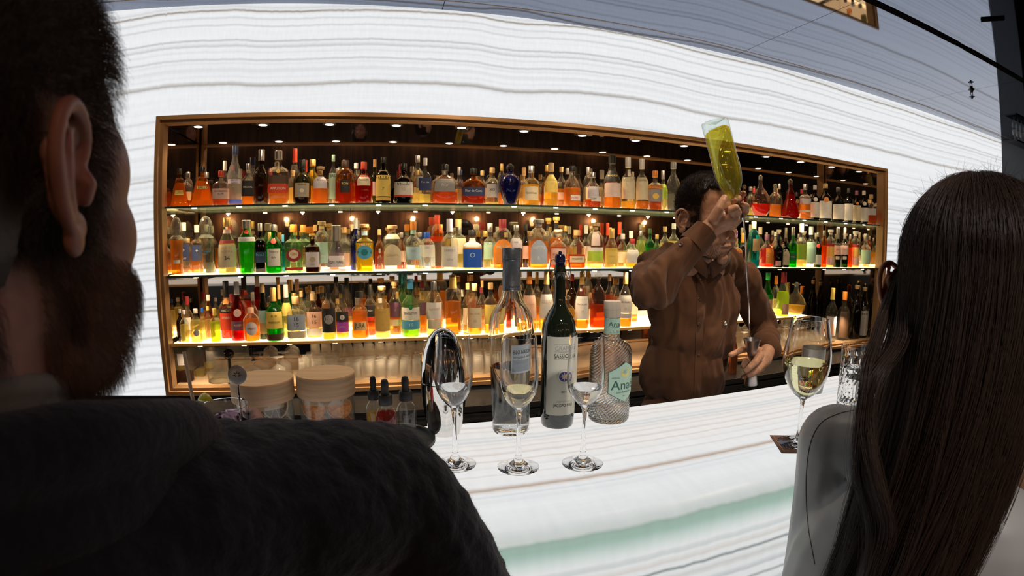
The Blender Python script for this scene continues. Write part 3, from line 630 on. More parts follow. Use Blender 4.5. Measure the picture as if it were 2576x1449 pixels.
MID = [
 (425, 546, 34, 'domed', 'clear', 'amber', .6, 'glass:dome', [(b, .2, .26, 30, 'white')], 'dome-stoppered bottle of amber vodka against the left jamb'),
 (460, 560, 34, 'square', 'clear', 'water', .3, 'white', [(b, .26, .58, 40, 'navy', [('RESET', .30, .3, 'white'), ('+', .46, .8, 'white')])], 'clear vodka bottle with a navy label, in front of its twin'),
 (496, 566, 30, 'square', 'clear', 'amber', .5, 'white', [(b, .26, .58, 40, 'navy', [('+', .46, .8, 'white')])], 'clear vodka bottle with a navy label half behind the domed one', 1),
 (519, 543, 41, 'domed', 'clear', 'water', .2, 'glass:dome', [(b, .38, .40, 34, 'lblue')], 'clear bottle under a tall glass dome stopper with thin blue script'),
 (572, 548, 46, 'burg', 'clear', 'straw', .6, 'gold', [(b, .12, .52, 66, 'cream', [('PURITY', .46, .34, 'tan'), ('VODKA', .40, .34, 'tan'), ('34', .28, .6, 'ink')]), (b, .54, .60, 66, 'bordeaux'), (b, .72, .79, 90, 'pink')], 'pale gold vodka bottle with a cream label reading 34'),
 (621, 554, 43, 'flute', 'gliq', 'gliq', .62, 'silver', [(b, .60, .68, 88, 'pearl'), (d, .78, .24, 2, 'lred')], 'fluted bright green gin bottle with a grey collar'),
 (655, 562, 28, 'square', 'black', None, 0, 'silver', [(b, .2, .42, 60, 'navy', [('No3', .36, .75, 'lblue')])], 'black square gin bottle lettered in pale blue'),
 (689, 565, 40, 'std', 'bgreen', 'gliq', .5, 'silver', [(b, .14, .50, 50, 'white', [('Tanqueray', .44, .34, 'ink'), ('GIN', .32, .34, 'ink')]), (d, .66, .32, 2, 'lred')], 'emerald gin bottle with a white label and red seal'),
 (712, 590, 16, 'tall', 'teal', 'tliq', .5, 'lblue', [], 'thin pale blue bottle behind the emerald gin', 1),
 (739, 565, 44, 'square', 'lgreen', 'water', .3, 'lorange', [(d, .36, .72, 0, 'bordeaux', []), (d, .38, .48, 2, 'cream', [('GIN', .38, .4, 'bordeaux')]), (b, .05, .11, 70, 'lred')], 'light green gin bottle with an oval red label and orange cap'),
 (763, 566, 36, 'square', 'lgreen', 'water', .3, 'lorange', [], 'light green gin bottle with an orange cap behind its twin', 1),
 (786, 588, 36, 'apoth', 'brown', 'cola', .5, 'gold:cork', [(b, .13, .52, 56, 'pearl', [('GIN', .20, .34, 'plum')]), (d, .33, .38, 1, 'sepia')], 'small brown apothecary gin bottle with a framed label'),
 (810, 557, 40, 'jug', 'clear', 'water', .4, 'tan:cork', [(b, .16, .58, 50, 'mint', [('GIN', .3, .4, 'white')])], 'clear round gin bottle with green print and a wide cork', 1),
 (846, 567, 48, 'flask', 'lilac', 'water', .4, 'silver', [(b, .10, .34, 70, 'pearl', [('GIN MARE', .2, .42, 'ink')])], 'lilac tapering gin flask with a brushed silver cap'),
 (866, 572, 34, 'std', 'clear', 'water', .5, 'cork', [(b, .1, .4, 50, 'pink')], 'clear bottle with a cork behind the lilac flask', 1),
 (895, 549, 26, 'tall', 'blue', None, 0, 'pearl', [], 'tall violet-blue bottle behind the yellow gin', 1),
 (917, 564, 45, 'square', 'yellowg', 'straw', .6, 'cork:cork', [(d, .40, .76, 0, 'lblue', [('MALFY', .56, .34, 'white')]), (d, .40, .36, 2, 'dteal'), (b, .76, .85, 90, 'sky')], 'yellow gin bottle with a round turquoise label'),
 (955, 626, 12, 'tall', 'clear', 'water', .3, 'grey', [], 'tiny grey-capped miniature right of the yellow gin', 1),
 (987, 567, 51, 'jug', 'clear', 'water', .25, 'cork:cork', [(a_, .12, .58, 54, 'cream', [('CANAIMA', .34, .34, 'tan')]), (b, .70, .80, 60, 'cream')], 'round clear gin bottle with an arched cream label'),
 (1040, 557, 46, 'squat', 'clear', 'water', .4, 'lorange', [(b, .22, .48, 56, 'sky', [('GIN', .40, .3, 'grey')]), (b, .74, .88, 90, 'mint')], 'clear gin bottle with an ice blue label and orange tip', 0),
 (1074, 584, 44, 'jug', 'clear', 'water', .3, 'rblue', [(b, .08, .66, 66, 'white', [('GIN', .58, .3, 'grey')]), (b, .09, .34, 60, 'steelblue'), (d, .26, .36, 2, 'sepia')], 'clear gin bottle with a vivid blue cap and blue figure label'),
 (1100, 541, 38, 'jug', 'orange', 'amber', .6, 'lred', [(b, .05, .5, 80, 'dark')], 'large orange bottle with a red top behind the blue-capped gin', 1),
 (1131, 551, 45, 'squat', 'clear', 'water', .3, 'lilac:foil', [(b, .06, .46, 62, 'white', [('JUNIPERO', .38, .36, 'grey'), ('GIN', .20, .40, 'grey')])], 'clear gin bottle with a lilac neck and white label'),
 (1153, 552, 40, 'square', 'clear', 'straw', .6, 'tan', [(b, .3, .62, 50, 'cream')], 'pale bottle with a cream label between the lilac neck and the blue box bottle', 1),
 (1188, 579, 48, 'square', 'clear', 'straw', .7, 'ink', [(b, .05, .52, 60, 'rblue', [('O', .36, .7, 'sky')]), (b, .56, .80, 52, 'white', [('GIN', .70, .3, 'grey')]), (b, .52, .55, 60, 'lorange')], 'square gin bottle with a royal blue lower half'),
 (1232, 562, 36, 'tall', 'clear', 'straw', .3, 'silver', [(b, .2, .58, 60, 'mint', [('GIN', .5, .4, 'white')])], 'tall clear bottle with a mint green label'),
 (1264, 552, 52, 'jug', 'clear', 'amber', .40, 'bordeaux:foil', [(a_, .12, .60, 62, 'lorange', [('WHISTLEPIG', .44, .42, 'cream'), ('10', .2, .4, 'cream')])], 'rye bottle with an orange-red shield label and red neck'),
 (1298, 566, 37, 'std', 'clear', 'cola', .40, 'silver', [(b, .46, .70, 55, 'pearl', [('RYE', .6, .3, 'ink')])], 'dark rye bottle with a grey oval label and white stripe', 0),
 (1354, 552, 54, 'jug', 'clear', 'amber', .56, 'silver:cork', [(a_, .10, .58, 48, 'steelblue', [('WHISTLEPIG', .42, .42, 'white'), ('6', .22, .5, 'white')])], 'broad rye bottle with a slate blue shield label'),
 (1379, 549, 30, 'std', 'clear', 'water', .3, 'gold:cork', [], 'clear bottle with a gold cork, left one of the two tall corks', 1),
 (1399, 546, 34, 'std', 'clear', 'amber', .6, 'gold:cork', [], 'amber bottle with the tallest gold cork behind the pink label', 1),
 (1404, 578, 46, 'squat', 'clear', 'deep', .55, 'cream:cork', [(b, .10, .52, 54, 'pink', [('BOURBON', .36, .34, 'bordeaux')])], 'bourbon bottle with a dusty pink label behind the swing-top bottle'),
 (1451, 579, 47, 'bell', 'clear', 'deep', .36, 'cork', [(b, .16, .32, 50, 'cream', [('WOODFORD', .25, .3, 'ink')])], 'sloping bourbon bottle with a low cream label'),
 (1497, 561, 44, 'jug', 'clear', 'straw', .25, 'tan:cork', [(b, .16, .38, 60, 'limel'), (b, .38, .46, 60, 'white'), (b, .5, .8, 30, 'pinkg')], 'round bottle with a leaf green band low on its side'),
 (1528, 561, 20, 'tall', 'redg', 'deep', .5, 'lred:foil', [], 'bottle with a long red capsule, left of the two red tops', 1),
 (1558, 559, 24, 'tall', 'redg', 'deep', .5, 'lred:foil', [], 'bottle with a long red capsule, right of the two red tops', 1),
 (1538, 575, 35, 'burg', 'clear', 'straw', .5, 'gold:foil', [(b, .1, .44, 60, 'yellow', [('SINGLE', .3, .3, 'tan')])], 'pale whisky bottle with a soft yellow label and gold capsule'),
 (1566, 588, 30, 'burg', 'clear', 'straw', .5, 'grey', [(b, .14, .46, 60, 'cream')], 'pale whisky bottle with a grey cap and cream label'),
 (1591, 601, 36, 'squat', 'clear', 'gold', .3, 'bordeaux', [(b, .18, .62, 60, 'white')], 'short bottle with a wine red cap and white label'),
 (1612, 580, 30, 'bell', 'lgreen', 'straw', .4, 'silver', [], 'pale green bell bottle left of the bartender shoulder', 1),
 (1634, 575, 26, 'std', 'bgreen', 'gliq', .5, 'dgreen', [], 'green bottle left of the bartender shoulder', 1),
 (1652, 590, 26, 'bell', 'lgreen', 'straw', .4, 'gold', [], 'squat pale green bottle above the bartender shoulder', 1),
 (1672, 570, 26, 'std', 'clear', 'straw', .6, 'tan', [(b, .3, .5, 50, 'yellow')], 'pale bottle with a yellow label above the bartender shoulder', 1),
 (1694, 562, 28, 'std', 'clear', 'straw', .6, 'white', [(b, .3, .5, 50, 'cream')], 'pale bottle with a white cap next to the bartender ear', 1),
 (1849, 600, 38, 'squat', 'clear', 'amber', .62, 'cork', [(b, .12, .5, 50, 'navy', [('BULLEIT', .4, .3, 'white')])], 'amber bottle with a navy label beside the bartender chin'),
 (1851, 580, 16, 'tall', 'clear', 'water', .4, 'purple', [], 'thin clear bottle with a violet cap behind the falling stream', 1),
 (1867, 586, 17, 'tall', 'brown', 'deep', .5, 'lorange:foil', [], 'thin brown bottle with an orange capsule behind the falling stream', 1),
 (1895, 557, 31, 'jug', 'teal', 'tliq', .16, 'tan', [(s_, .36, .62, 70, 'tan')], 'teal gin bottle with a tan side label'),
 (1929, 590, 34, 'squat', 'clear', 'red', .6, 'plum', [(s_, .12, .58, 70, 'lorange', [('O', .36, .6, 'cream')])], 'red liqueur bottle with an orange label'),
 (1957, 588, 26, 'squat', 'black', None, 0, 'ink', [(b, .05, .2, 30, 'pink')], 'black liqueur bottle with a tiny pink mark'),
 (1975, 598, 22, 'std', 'black', None, 0, 'dark', [(a_, .08, .62, 66, 'cream', [('HIERBAS', .4, .3, 'tan')])], 'black bottle with an arched cream label'),
 (1994, 572, 21, 'tall', 'bgreen', 'gliq', .4, 'silver', [(b, .18, .36, 60, 'dgrn', [('PIPPER', .26, .4, 'white')])], 'slim green bottle with a dark green label'),
 (2015, 563, 27, 'tall', 'clear', 'straw', .2, 'white', [(b, .18, .54, 66, 'limel')], 'clear tall bottle with an olive lime label'),
 (2039, 570, 26, 'tall', 'clear', 'water', .2, 'white', [(b, .12, .62, 68, 'mint')], 'clear tall bottle with a large pale green label'),
 (2057, 585, 18, 'std', 'dgreen', None, 0, 'silver', [(b, .08, .36, 70, 'white'), (d, .62, .55, 1, 'lred')], 'dark bottle with a red seal over a white oval'),
 (2072, 580, 15, 'cyl', 'orange', 'amber', .6, 'silver', [], 'narrow orange box-like bottle, left one'),
 (2088, 578, 21, 'cyl', 'clear', 'gold', .55, 'white:cork', [(b, .3, .56, 60, 'gtan'), (b, .56, .64, 60, 'bordeaux'), (b, .06, .28, 54, 'pink')], 'bottle with an orange and pink pictorial label, left of the vermouths'),
 (2106, 573, 18, 'tall', 'dgreen', 'gliq', .1, 'silver:foil', [(b, .32, .60, 70, 'pink', [('DRY', .45, .5, 'lred')]), (b, .2, .28, 30, 'white')], 'green vermouth bottle with a silver capsule, left twin'),
 (2124, 573, 18, 'tall', 'dgreen', None, 0, 'silver:foil', [(b, .32, .60, 70, 'pink', [('DRY', .45, .5, 'lred')]), (b, .2, .28, 30, 'white')], 'green vermouth bottle with a silver capsule, right twin'),
 (2138, 590, 12, 'cyl', 'orange', 'amber', .6, 'silver', [], 'narrow orange box-like bottle, right one'),
 (2151, 582, 21, 'cyl', 'clear', 'gold', .55, 'white:cork', [(b, .3, .56, 60, 'gtan'), (b, .56, .64, 60, 'bordeaux'), (b, .06, .28, 54, 'pink')], 'bottle with an orange and pink pictorial label, right of the vermouths'),
 (2177, 588, 25, 'tall', 'clear', 'water', .2, 'silver', [(b, .1, .52, 66, 'mint')], 'clear bottle with a pale sage label near the right jamb'),
 (2203, 588, 26, 'std', 'clear', 'lime', .2, 'silver', [(b, .1, .42, 50, 'limel')], 'clear bottle with yellow-green panels at the right jamb'),
]
LOW = [
 (432, 734, 22, 'std', 'clear', 'water', .2, 'silver', [(b, .1, .3, 50, 'lred')], 'tall clear bottle with a silver cap by the left jamb', 1),
 (438, 778, 20, 'std', 'dark', None, 0, 'grey', [], 'small dark mixer bottle by the left jamb'),
 (463, 780, 22, 'std', 'clear', 'straw', .55, 'pearl', [], 'small clear mixer bottle second from the left jamb'),
 (493, 777, 30, 'std', 'clear', 'straw', .66, 'white', [(d, .3, .5, 1, 'pearl')], 'yellow soda bottle with a white cap and leaf print'),
 (510, 775, 18, 'std', 'clear', 'straw', .6, 'rblue', [], 'small soda bottle with a bright blue cap'),
 (524, 770, 18, 'std', 'clear', 'straw', .6, 'yellow', [], 'small soda bottle with a yellow cap behind the glass cloche', 1),
 (541, 776, 26, 'std', 'clear', 'lime', .6, 'yellow:foil', [], 'pale yellow soda bottle with a yellow foil neck'),
 (572, 707, 37, 'tall', 'clear', 'red', .5, 'ink:foil', [(b, .16, .46, 68, 'lred', [('AMARO', .38, .44, 'white')]), (b, .46, .54, 70, 'ink', [('AMAZZOTTI', .50, .4, 'white')]), (d, .66, .36, 1, 'lorange')], 'amaro bottle with a black cap and scarlet label'),
 (599, 709, 38, 'bell', 'redg', 'red', .5, 'pearl:foil', [(b, .18, .34, 60, 'plum', [('ROSSO', .27, .34, 'white')]), (d, .48, .5, 1, 'pink')], 'red vermouth bottle with a white roundel'),
 (632, 774, 41, 'jug', 'clear', 'amber', .66, 'salmon', [(d, .40, .78, 0, 'pearl', [('AMARO', .40, .3, 'bordeaux')])], 'short amber amaro bottle with an ornate oval label'),
 (663, 713, 27, 'burg', 'dgreen', None, 0, 'tan', [(b, .3, .52, 60, 'sky'), (b, .1, .3, 60, 'tan')], 'dark green bottle with a blue and tan label'),
 (690, 724, 43, 'squat', 'bgreen', 'gliq', .5, 'gtan:foil', [(b, .24, .56, 66, 'yellow', [('MONTENEGRO', .36, .32, 'ink'), ('o o', .49, .5, 'ink')]), (b, .02, .14, 88, 'dark')], 'green liqueur bottle with a yellow label and brown foot'),
 (704, 716, 20, 'tall', 'bgreen', 'gliq', .6, 'tan:foil', [], 'bright green bottle behind the yellow-labelled liqueur', 1),
 (722, 716, 30, 'burg', 'clear', 'straw', .4, 'pink:foil', [(b, .42, .66, 60, 'yellow')], 'clear bottle with a blush capsule and yellow band', 1),
 (745, 746, 45, 'square', 'clear', 'water', .3, 'cork', [(b, .24, .60, 66, 'steelblue', [('16', .50, .62, 'ink'), ('15', .36, .62, 'ink')]), (b, .06, .22, 66, 'cream')], 'pisco bottle with a blue label numbered 16 15'),
 (760, 732, 24, 'std', 'clear', 'water', .3, 'tan', [], 'clear bottle with a tan cap between the two numbered labels', 1),
 (790, 738, 40, 'square', 'clear', 'gold', .3, 'tan', [(b, .24, .60, 66, 'salmon', [('16', .50, .62, 'ink'), ('15', .36, .62, 'ink')]), (b, .06, .22, 66, 'white')], 'pisco bottle with a salmon label numbered 16 15'),
 (827, 716, 36, 'std', 'clear', 'gold', .16, 'ink', [(b, .14, .58, 68, 'ink'), (d, .38, .66, 1, 'grey')], 'grappa bottle with a black label and grey disc'),
 (861, 716, 34, 'burg', 'clear', 'gold', .12, 'ink', [(b, .30, .50, 66, 'ink'), (b, .12, .32, 66, 'violet', [('EXTRA', .22, .3, 'pearl')]), (d, .40, .36, 1, 'pearl', [('S', .40, .5, 'ink')])], 'bottle with a violet label under a black roundel'),
 (905, 732, 47, 'waist', 'clear', 'amber', .58, 'ink', [(b, .18, .36, 46, 'tan', [('JURA', .28, .7, 'ink')])], 'waisted amber whisky bottle with dark block lettering'),
 (932, 716, 31, 'std', 'clear', 'deep', .4, 'ink:foil', [(b, .38, .60, 60, 'ink', [('ISLAY', .5, .3, 'white')]), (b, .30, .38, 60, 'lred')], 'whisky bottle with a black and red label in the second row', 1),
 (962, 720, 41, 'std', 'clear', 'straw', .5, 'cork:cork', [(b, .14, .58, 64, 'gtan', [('Arran', .52, .4, 'tan'), ('10', .28, .34, 'tan')])], 'whisky bottle with a pale gold label and cork'),
 (994, 709, 32, 'std', 'clear', 'amber', .4, 'cork:cork', [(b, .34, .62, 60, 'plum', [('12', .48, .4, 'pearl')]), (b, .18, .3, 60, 'cream')], 'whisky bottle with a purple-grey label and cork', 1),
 (1015, 696, 26, 'std', 'lgreen', 'gold', .4, 'dteal:foil', [], 'green bottle with a dark teal capsule behind the blue-capped one', 1),
 (1033, 702, 48, 'squat', 'lgreen', 'lime', .24, 'lblue', [(b, .30, .52, 70, 'white', [('SINGLETON', .42, .38, 'ink')]), (b, .14, .29, 70, 'lblue', [('15', .22, .48, 'white')]), (d, .52, .22, 2, 'dgrn')], 'green glass whisky bottle with a white and blue label'),
 (1063, 707, 26, 'std', 'clear', 'amber', .4, 'bordeaux', [(b, .36, .6, 60, 'plum')], 'narrow whisky bottle with a russet cap behind the blue label', 1),
 (1092, 707, 43, 'jug', 'clear', 'straw', .22, 'silver', [(b, .32, .62, 62, 'white', [('GLENLIVET', .50, .34, 'tan')]), (b, .14, .31, 50, 'cream')], 'round whisky bottle with a broad white label'),
 (1140, 692, 43, 'cyl', 'clear', 'amber', .56, 'gtan:foil', [], 'straight amber whisky bottle with a tall gold capsule'),
 (1176, 712, 26, 'std', 'clear', 'gold', .4, 'cork', [(b, .16, .5, 60, 'cream')], 'whisky bottle with a cork behind the numbered cream label', 1),
 (1194, 714, 39, 'std', 'clear', 'gold', .14, 'cork', [(b, .14, .54, 64, 'cream', [('BALVENIE', .42, .34, 'tan'), ('30', .28, .5, 'tan')])], 'whisky bottle with a cream label numbered 30'),
 (1213, 706, 20, 'std', 'clear', 'amber', .3, 'cork', [], 'dim bottle with a small cork in the second row near the tall clear bottle', 1),
 (1234, 711, 36, 'std', 'clear', 'gold', .5, 'cork', [(b, .2, .58, 60, 'yellow', [('12', .3, .3, 'bordeaux')])], 'whisky bottle with a yellow label left of the tall clear bottle'),
 (1331, 680, 40, 'bell', 'clear', 'gold', .12, 'lorange:foil', [(b, .22, .60, 60, 'salmon', [('MACALLAN', .46, .34, 'tan')])], 'whisky bottle with an orange-red capsule and blush label'),
 (1350, 684, 24, 'std', 'clear', 'amber', .4, 'gtan:foil', [], 'whisky bottle with a brass capsule behind the orange-red one', 1),
 (1374, 682, 40, 'bell', 'clear', 'gold', .3, 'gtan:foil', [(b, .22, .62, 60, 'white', [('MACALLAN', .48, .34, 'tan')])], 'whisky bottle with a white label beside the swing-top bottle'),
 (1428, 742, 40, 'decant', 'clear', 'gold', .6, 'glass:ball', [], 'low golden decanter right of the swing-top bottle'),
 (1438, 690, 28, 'std', 'brown', 'deep', .6, 'bordeaux', [], 'dark amber bottle behind the low golden decanter', 1),
 (1463, 684, 38, 'bell', 'clear', 'amber', .14, 'gtan:foil', [(b, .18, .58, 62, 'white', [('MACALLAN', .44, .34, 'ink'), ('18', .32, .4, 'tan')])], 'whisky bottle with a white label numbered 18'),
 (1504, 678, 42, 'decant', 'pinkg', 'deep', .40, 'glass:crown', [], 'frosted pink decanter with a broad glass stopper'),
 (1532, 690, 24, 'std', 'clear', 'deep', .6, 'cork', [], 'dark amber bottle behind the pale green-labelled neck', 1),
 (1552, 700, 20, 'std', 'clear', 'amber', .3, 'cork', [], 'clear corked bottle squeezed beside the last numbered whisky', 1),
 (1572, 684, 37, 'bell', 'clear', 'amber', .18, 'gtan:foil', [(b, .27, .58, 62, 'white', [('MACALLAN', .46, .34, 'ink'), ('25', .34, .4, 'tan')]), (b, .17, .25, 62, 'pearl')], 'whisky bottle with a white label numbered 25'),
 (1905, 690, 19, 'std', 'clear', 'gold', .5, 'bordeaux:foil', [(b, .12, .5, 60, 'lorange')], 'orange-labelled bottle just right of the bartender sleeve'),
 (1929, 686, 28, 'burg', 'bgreen', 'gliq', .5, 'bgreen', [(s_, .14, .42, 70, 'salmon')], 'green bottle with a salmon side label'),
 (1950, 694, 20, 'std', 'clear', 'straw', .4, 'lorange:foil', [], 'clear bottle with an orange-red capsule in the second row', 1),
 (1969, 684, 33, 'burg', 'clear', 'lime', .56, 'bordeaux:foil', [(s_, .06, .3, 60, 'salmon'), (d, .95, .2, 0, 'lgreen')], 'yellow-green liqueur bottle with a dark red neck'),
 (2006, 709, 50, 'bead', 'clear', 'gold', .30, 'glass:crown', [], 'cut crystal decanter with an ornate stopper'),
 (2040, 724, 30, 'bulb', 'clear', 'straw', .3, 'olive', [], 'round clear bottle with an olive stopper beside the crystal decanter', 1),
 (2064, 722, 33, 'squat', 'clear', 'water', .4, 'limel:foil', [], 'clear tequila bottle with a lime green capsule'),
]
SHORT = {0: ' on the top shelf', 1: ' on the middle shelf', 2: ' on the lowest shelf'}
GRP = ['rums and whiskies on the top shelf', 'gins and vodkas on the middle shelf', 'amari and whiskies on the lowest shelf']
for k, (zz, rows) in enumerate(((S1, TOP), (S2, MID), (S3, LOW))):
    for row in sorted(rows, key=lambda r_: (len(r_) > 10 and r_[10], -r_[2])):
        px, top, w, shape, glass, liq, level, cap, labels, desc = row[:10]; rr = row[10] if len(row) > 10 else 0
        put(zz, px, top, w, shape, glass, liq, level, cap, labels, desc, rr, SHORT[k] if len((desc + SHORT[k]).split()) <= 16 else '', group=GRP[k])
# deck: dark decorated bottles at the right, standing in front on the niche floor
for row in (
 (2089, 725, 27, 'std', 'clear', 'water', .3, 'yellow:foil', [(b, .12, .48, 60, 'pearl'), (b, .16, .34, 30, 'salmon')], 'clear vodka bottle with a golden yellow neck'),
 (2120, 734, 32, 'squat', 'clear', 'water', .2, 'lorange', [(b, .06, .6, 40, 'dark')], 'clear bottle with a small orange cap and dark back panel'),
 (2150, 706, 28, 'burg', 'black', None, 0, 'tan:crown', [], 'black faceted bottle with a brass crown stopper'),
 (2177, 712, 32, 'burg', 'dark', None, 0, 'tan:crown', [(b, .05, .5, 60, 'grey'), (d, .55, .4, 1, 'ink')], 'dark patterned bottle with a brass crown stopper'),
 (2203, 740, 20, 'std', 'brown', 'amber', .5, 'gtan', [], 'brown bottle in the right corner')):
    px, top, w, shape, glass, liq, level, cap, labels, desc = row[:10]
    put(DECK, px, top, w, shape, glass, liq, level, cap, labels, desc, 0, ' on the niche floor', group='bottles on the niche floor', y=3.05)
# third row: seen only in the gaps, close to the mirror
caps = ['tan', 'silver', 'ink', 'gold', 'white', 'bordeaux', 'cork']; kinds = ['std', 'tall', 'burg', 'squat', 'jug', 'bell']
gl = ['clear', 'clear', 'brown', 'olive', 'clear', 'amberg']; lq = ['amber', 'gold', 'deep', 'straw', 'amber', 'deep']
rnd = random.Random(11); protos = []
cn = {'tan': 'tan', 'silver': 'silver', 'ink': 'black', 'gold': 'gold', 'white': 'white', 'bordeaux': 'dark red', 'cork': 'cork brown'}
for k, (zz, rows, pre) in enumerate(((S1, TOP, 'top'), (S2, MID, 'middle'), (S3, LOW, 'lowest'))):
    
    for i in range(34 if k < 2 else 24):
        px = 420 + i * 53 + rnd.uniform(-8, 8)
        if px > 2190 or 1600 < px < 1860: continue
        j = rnd.randrange(6); c = rnd.choice(caps)
        hh = rnd.uniform(.21, .29); R = rnd.uniform(.028, .036)
        q = room_for(zz, px, zz, ROWY[2], R=R)
        if not q: continue
        near = min(rows, key=lambda r_: abs(r_[0] - px) + (60 if len(r_) > 10 else 0))[9]
        nw = near.split(' with ')[0].split(' behind ')[0].split(' beside ')[0].split(',')[0]
        bottle('liquor_bottle', (q[0], q[1], zz + .0004), R, hh, kinds[j], gl[j], lq[j], rnd.uniform(.15, .6), c, [(b, .2, .5, 50, rnd.choice(['cream', 'white', 'tan', 'pink']))] if rnd.random() < .5 else [], 0,
               ' '.join(f"{cn[c]}-capped bottle against the mirror behind the {nw}".split()[:15]), group='bottles against the mirror', n=14)
# ================================================================== the onyx bar counter and what stands on it
CT = FZ(-.40)
prof = [(1.045, -.445), (1.045, -.404), (1.041, -.400), (.90, -.400), (.76, -.400), (.645, -.400), (.622, -.402), (.604, -.408), (.592, -.417), (.586, -.428), (.585, -.440), (.585, -.60), (.585, -.80), (.590, -1.38)]
bm = bmesh.new(); uv = bm.loops.layers.uv.new('uv'); X0, X1, NX = -1.9, 3.0, 60
arc = [0]; 
for (y0, z0), (y1, z1) in zip(prof, prof[1:]): arc.append(arc[-1] + math.hypot(y1 - y0, z1 - z0))
arc = [v - arc[2] for v in arc]
rows = [[bm.verts.new((X0 + (X1 - X0) * i / NX, y, FZ(z))) for i in range(NX + 1)] for y, z in prof]
for j in range(len(prof) - 1):
    for i in range(NX):
        f = bm.faces.new((rows[j][i], rows[j][i + 1], rows[j + 1][i + 1], rows[j + 1][i]))
        for l, (a, b2) in zip(f.loops, ((i, j), (i + 1, j), (i + 1, j + 1), (i, j + 1))): l[uv].uv = (X0 + (X1 - X0) * a / NX, arc[b2])
tan_ = (.66, .52, .42); tan2 = (.86, .80, .75); blu = (.74, .79, .83); gr = (.62, .66, .66); vd = (.35, .38, .38)
cv = [(.035, .008, tan2), (.060, .006, tan2), (.095, .007, blu), (.112, .010, blu), (.128, .006, tan2), (.150, .006, tan2), (.176, .009, tan2), (.205, .006, tan2), (.232, .006, (.9, .87, .85)), (.262, .005, (.88, .85, .83)),
      (.312, .013, (.58, .44, .34)), (.327, .004, tan2), (.337, .004, blu), (.350, .005, (.9, .91, .92)),
      (.520, .006, gr), (.538, .009, tan2), (.556, .005, vd), (.575, .010, (.78, .77, .74)), (.600, .008, gr), (.625, .004, vd), (.65, .01, gr), (.69, .008, tan2), (.74, .008, gr), (.80, .01, tan2), (.87, .01, gr), (.95, .012, tan2), (1.04, .01, gr)]
stripes = [(-.05, (1, .96, .92)), (.20, (1, .975, .95)), (.30, (.98, .98, .98)), (.38, (.955, .97, .975)), (.425, (.90, .92, .92)), (.455, (.66, .70, .67)), (.4565, (.38, .50, .43)), (.474, (.40, .56, .48)), (.493, (.70, .79, .75)), (.51, (.88, .90, .89)), (.6, (.86, .87, .87)), (1.3, (.8, .82, .83))]
counter_mat = veined('backlit_onyx_counter', 'UV', cv, (1, 1, 1), .84, None, warp=.028, vrange=(-.05, 1.4), fine=.07, stripes=stripes)
ct = empty('bar_counter', (0, 0, 0), 0, 'glowing white onyx bar counter with a rounded edge, tan vein and green band', 'bar counter')
obj('onyx_top', bm, counter_mat, ct)
obj('inner_rail', boxbm(X0, X1, 1.02, 1.040, FZ(-.47), FZ(-.4455)), steel, ct, False)
obj('back_panel', boxbm(X0, X1, .98, 1.0, .02, FZ(-.47)), black, ct, False)
obj('body', boxbm(X0 + .01, X1 - .01, .61, .979, .02, FZ(-.46)), black, ct, False)
# ---- glasses in clear crystal
crystal = realglass('crystal_glass', (1, 1, 1), 0.0, 1.46)
water_m = realglass('clear_spirit', (.99, .99, .98), 0, 1.34); gold_m = realglass('pale_gold_spirit', (.98, .90, .66), 0, 1.34); wine_m = realglass('white_wine', (.985, .95, .70), 0, 1.34)
def shell(name, outer, th, parent, m, n=40, **k):
    """hollow vessel: outer outline [(r, z)] from the foot up, wall th, inside starting at the lowest point listed after None"""
    i = outer.index(None); foot, bowl = outer[:i], outer[i + 1:]
    inner = [(max(.0005, r - th), z + (th * 1.4 if q == 0 else 0)) for q, (r, z) in enumerate(bowl)]
    pr = foot + bowl + [(bowl[-1][0] - th * .5, bowl[-1][1] + th * .4)] + inner[::-1] + [(.0004, inner[0][1])]
    bm = bmesh.new(); lathe(bm, [(.0004, foot[0][1] if foot else bowl[0][1])] + pr, n=n, cap=False, **k)
    bmesh.ops.recalc_face_normals(bm, faces=bm.faces)
    return obj(name, bm, m, parent), inner
def fill(inner, z, m, parent, n=36, name='drink', shrink=.0001):
    pr = [(max(.0004, r - shrink), zz) for r, zz in inner if zz < z - .001]
    for (r0, a), (r1, c) in zip(inner, inner[1:]):
        if a <= z <= c: pr.append((r0 + (r1 - r0) * (z - a) / max(1e-6, c - a) - shrink, z))
    return obj(name, lathebm([(.0004, pr[0][1])] + pr + [(.0004, z)], n=n, cap=False), m, parent)
def flute(px, py, liquid, lab):
    P = Z(px, py, CT); r = empty('tasting_glass', (P.x, P.y, CT + .0005), 0, lab, 'glass', 'stemmed tasting glasses on the counter')
    foot = [(.0365, .0), (.0372, .0008), (.036, .0016), (.030, .0026), (.018, .0062), (.010, .012), (.0062, .020), (.0050, .026), (.0056, .029), (.0044, .034), (.0036, .060), (.0036, .085), (.0048, .103)]
    bowl = [(.0075, .110), (.0150, .117), (.0235, .128), (.0295, .140), (.0325, .153), (.0333, .166), (.0325, .185), (.0310, .210), (.0296, .238)]
    o, inn = shell('glass_body', foot + [None] + bowl, .0011, r, crystal)
    fill(inn, .146, liquid, r); return r
flute(1146, 1168, water_m, 'stemmed tasting glass with clear spirit, in front of the steel shaker')
flute(1304, 1175, gold_m, 'stemmed tasting glass with pale gold spirit, in front of the tall clear bottle')
flute(1465, 1166, water_m, 'stemmed tasting glass with clear spirit, in front of the dark swing-top bottle')
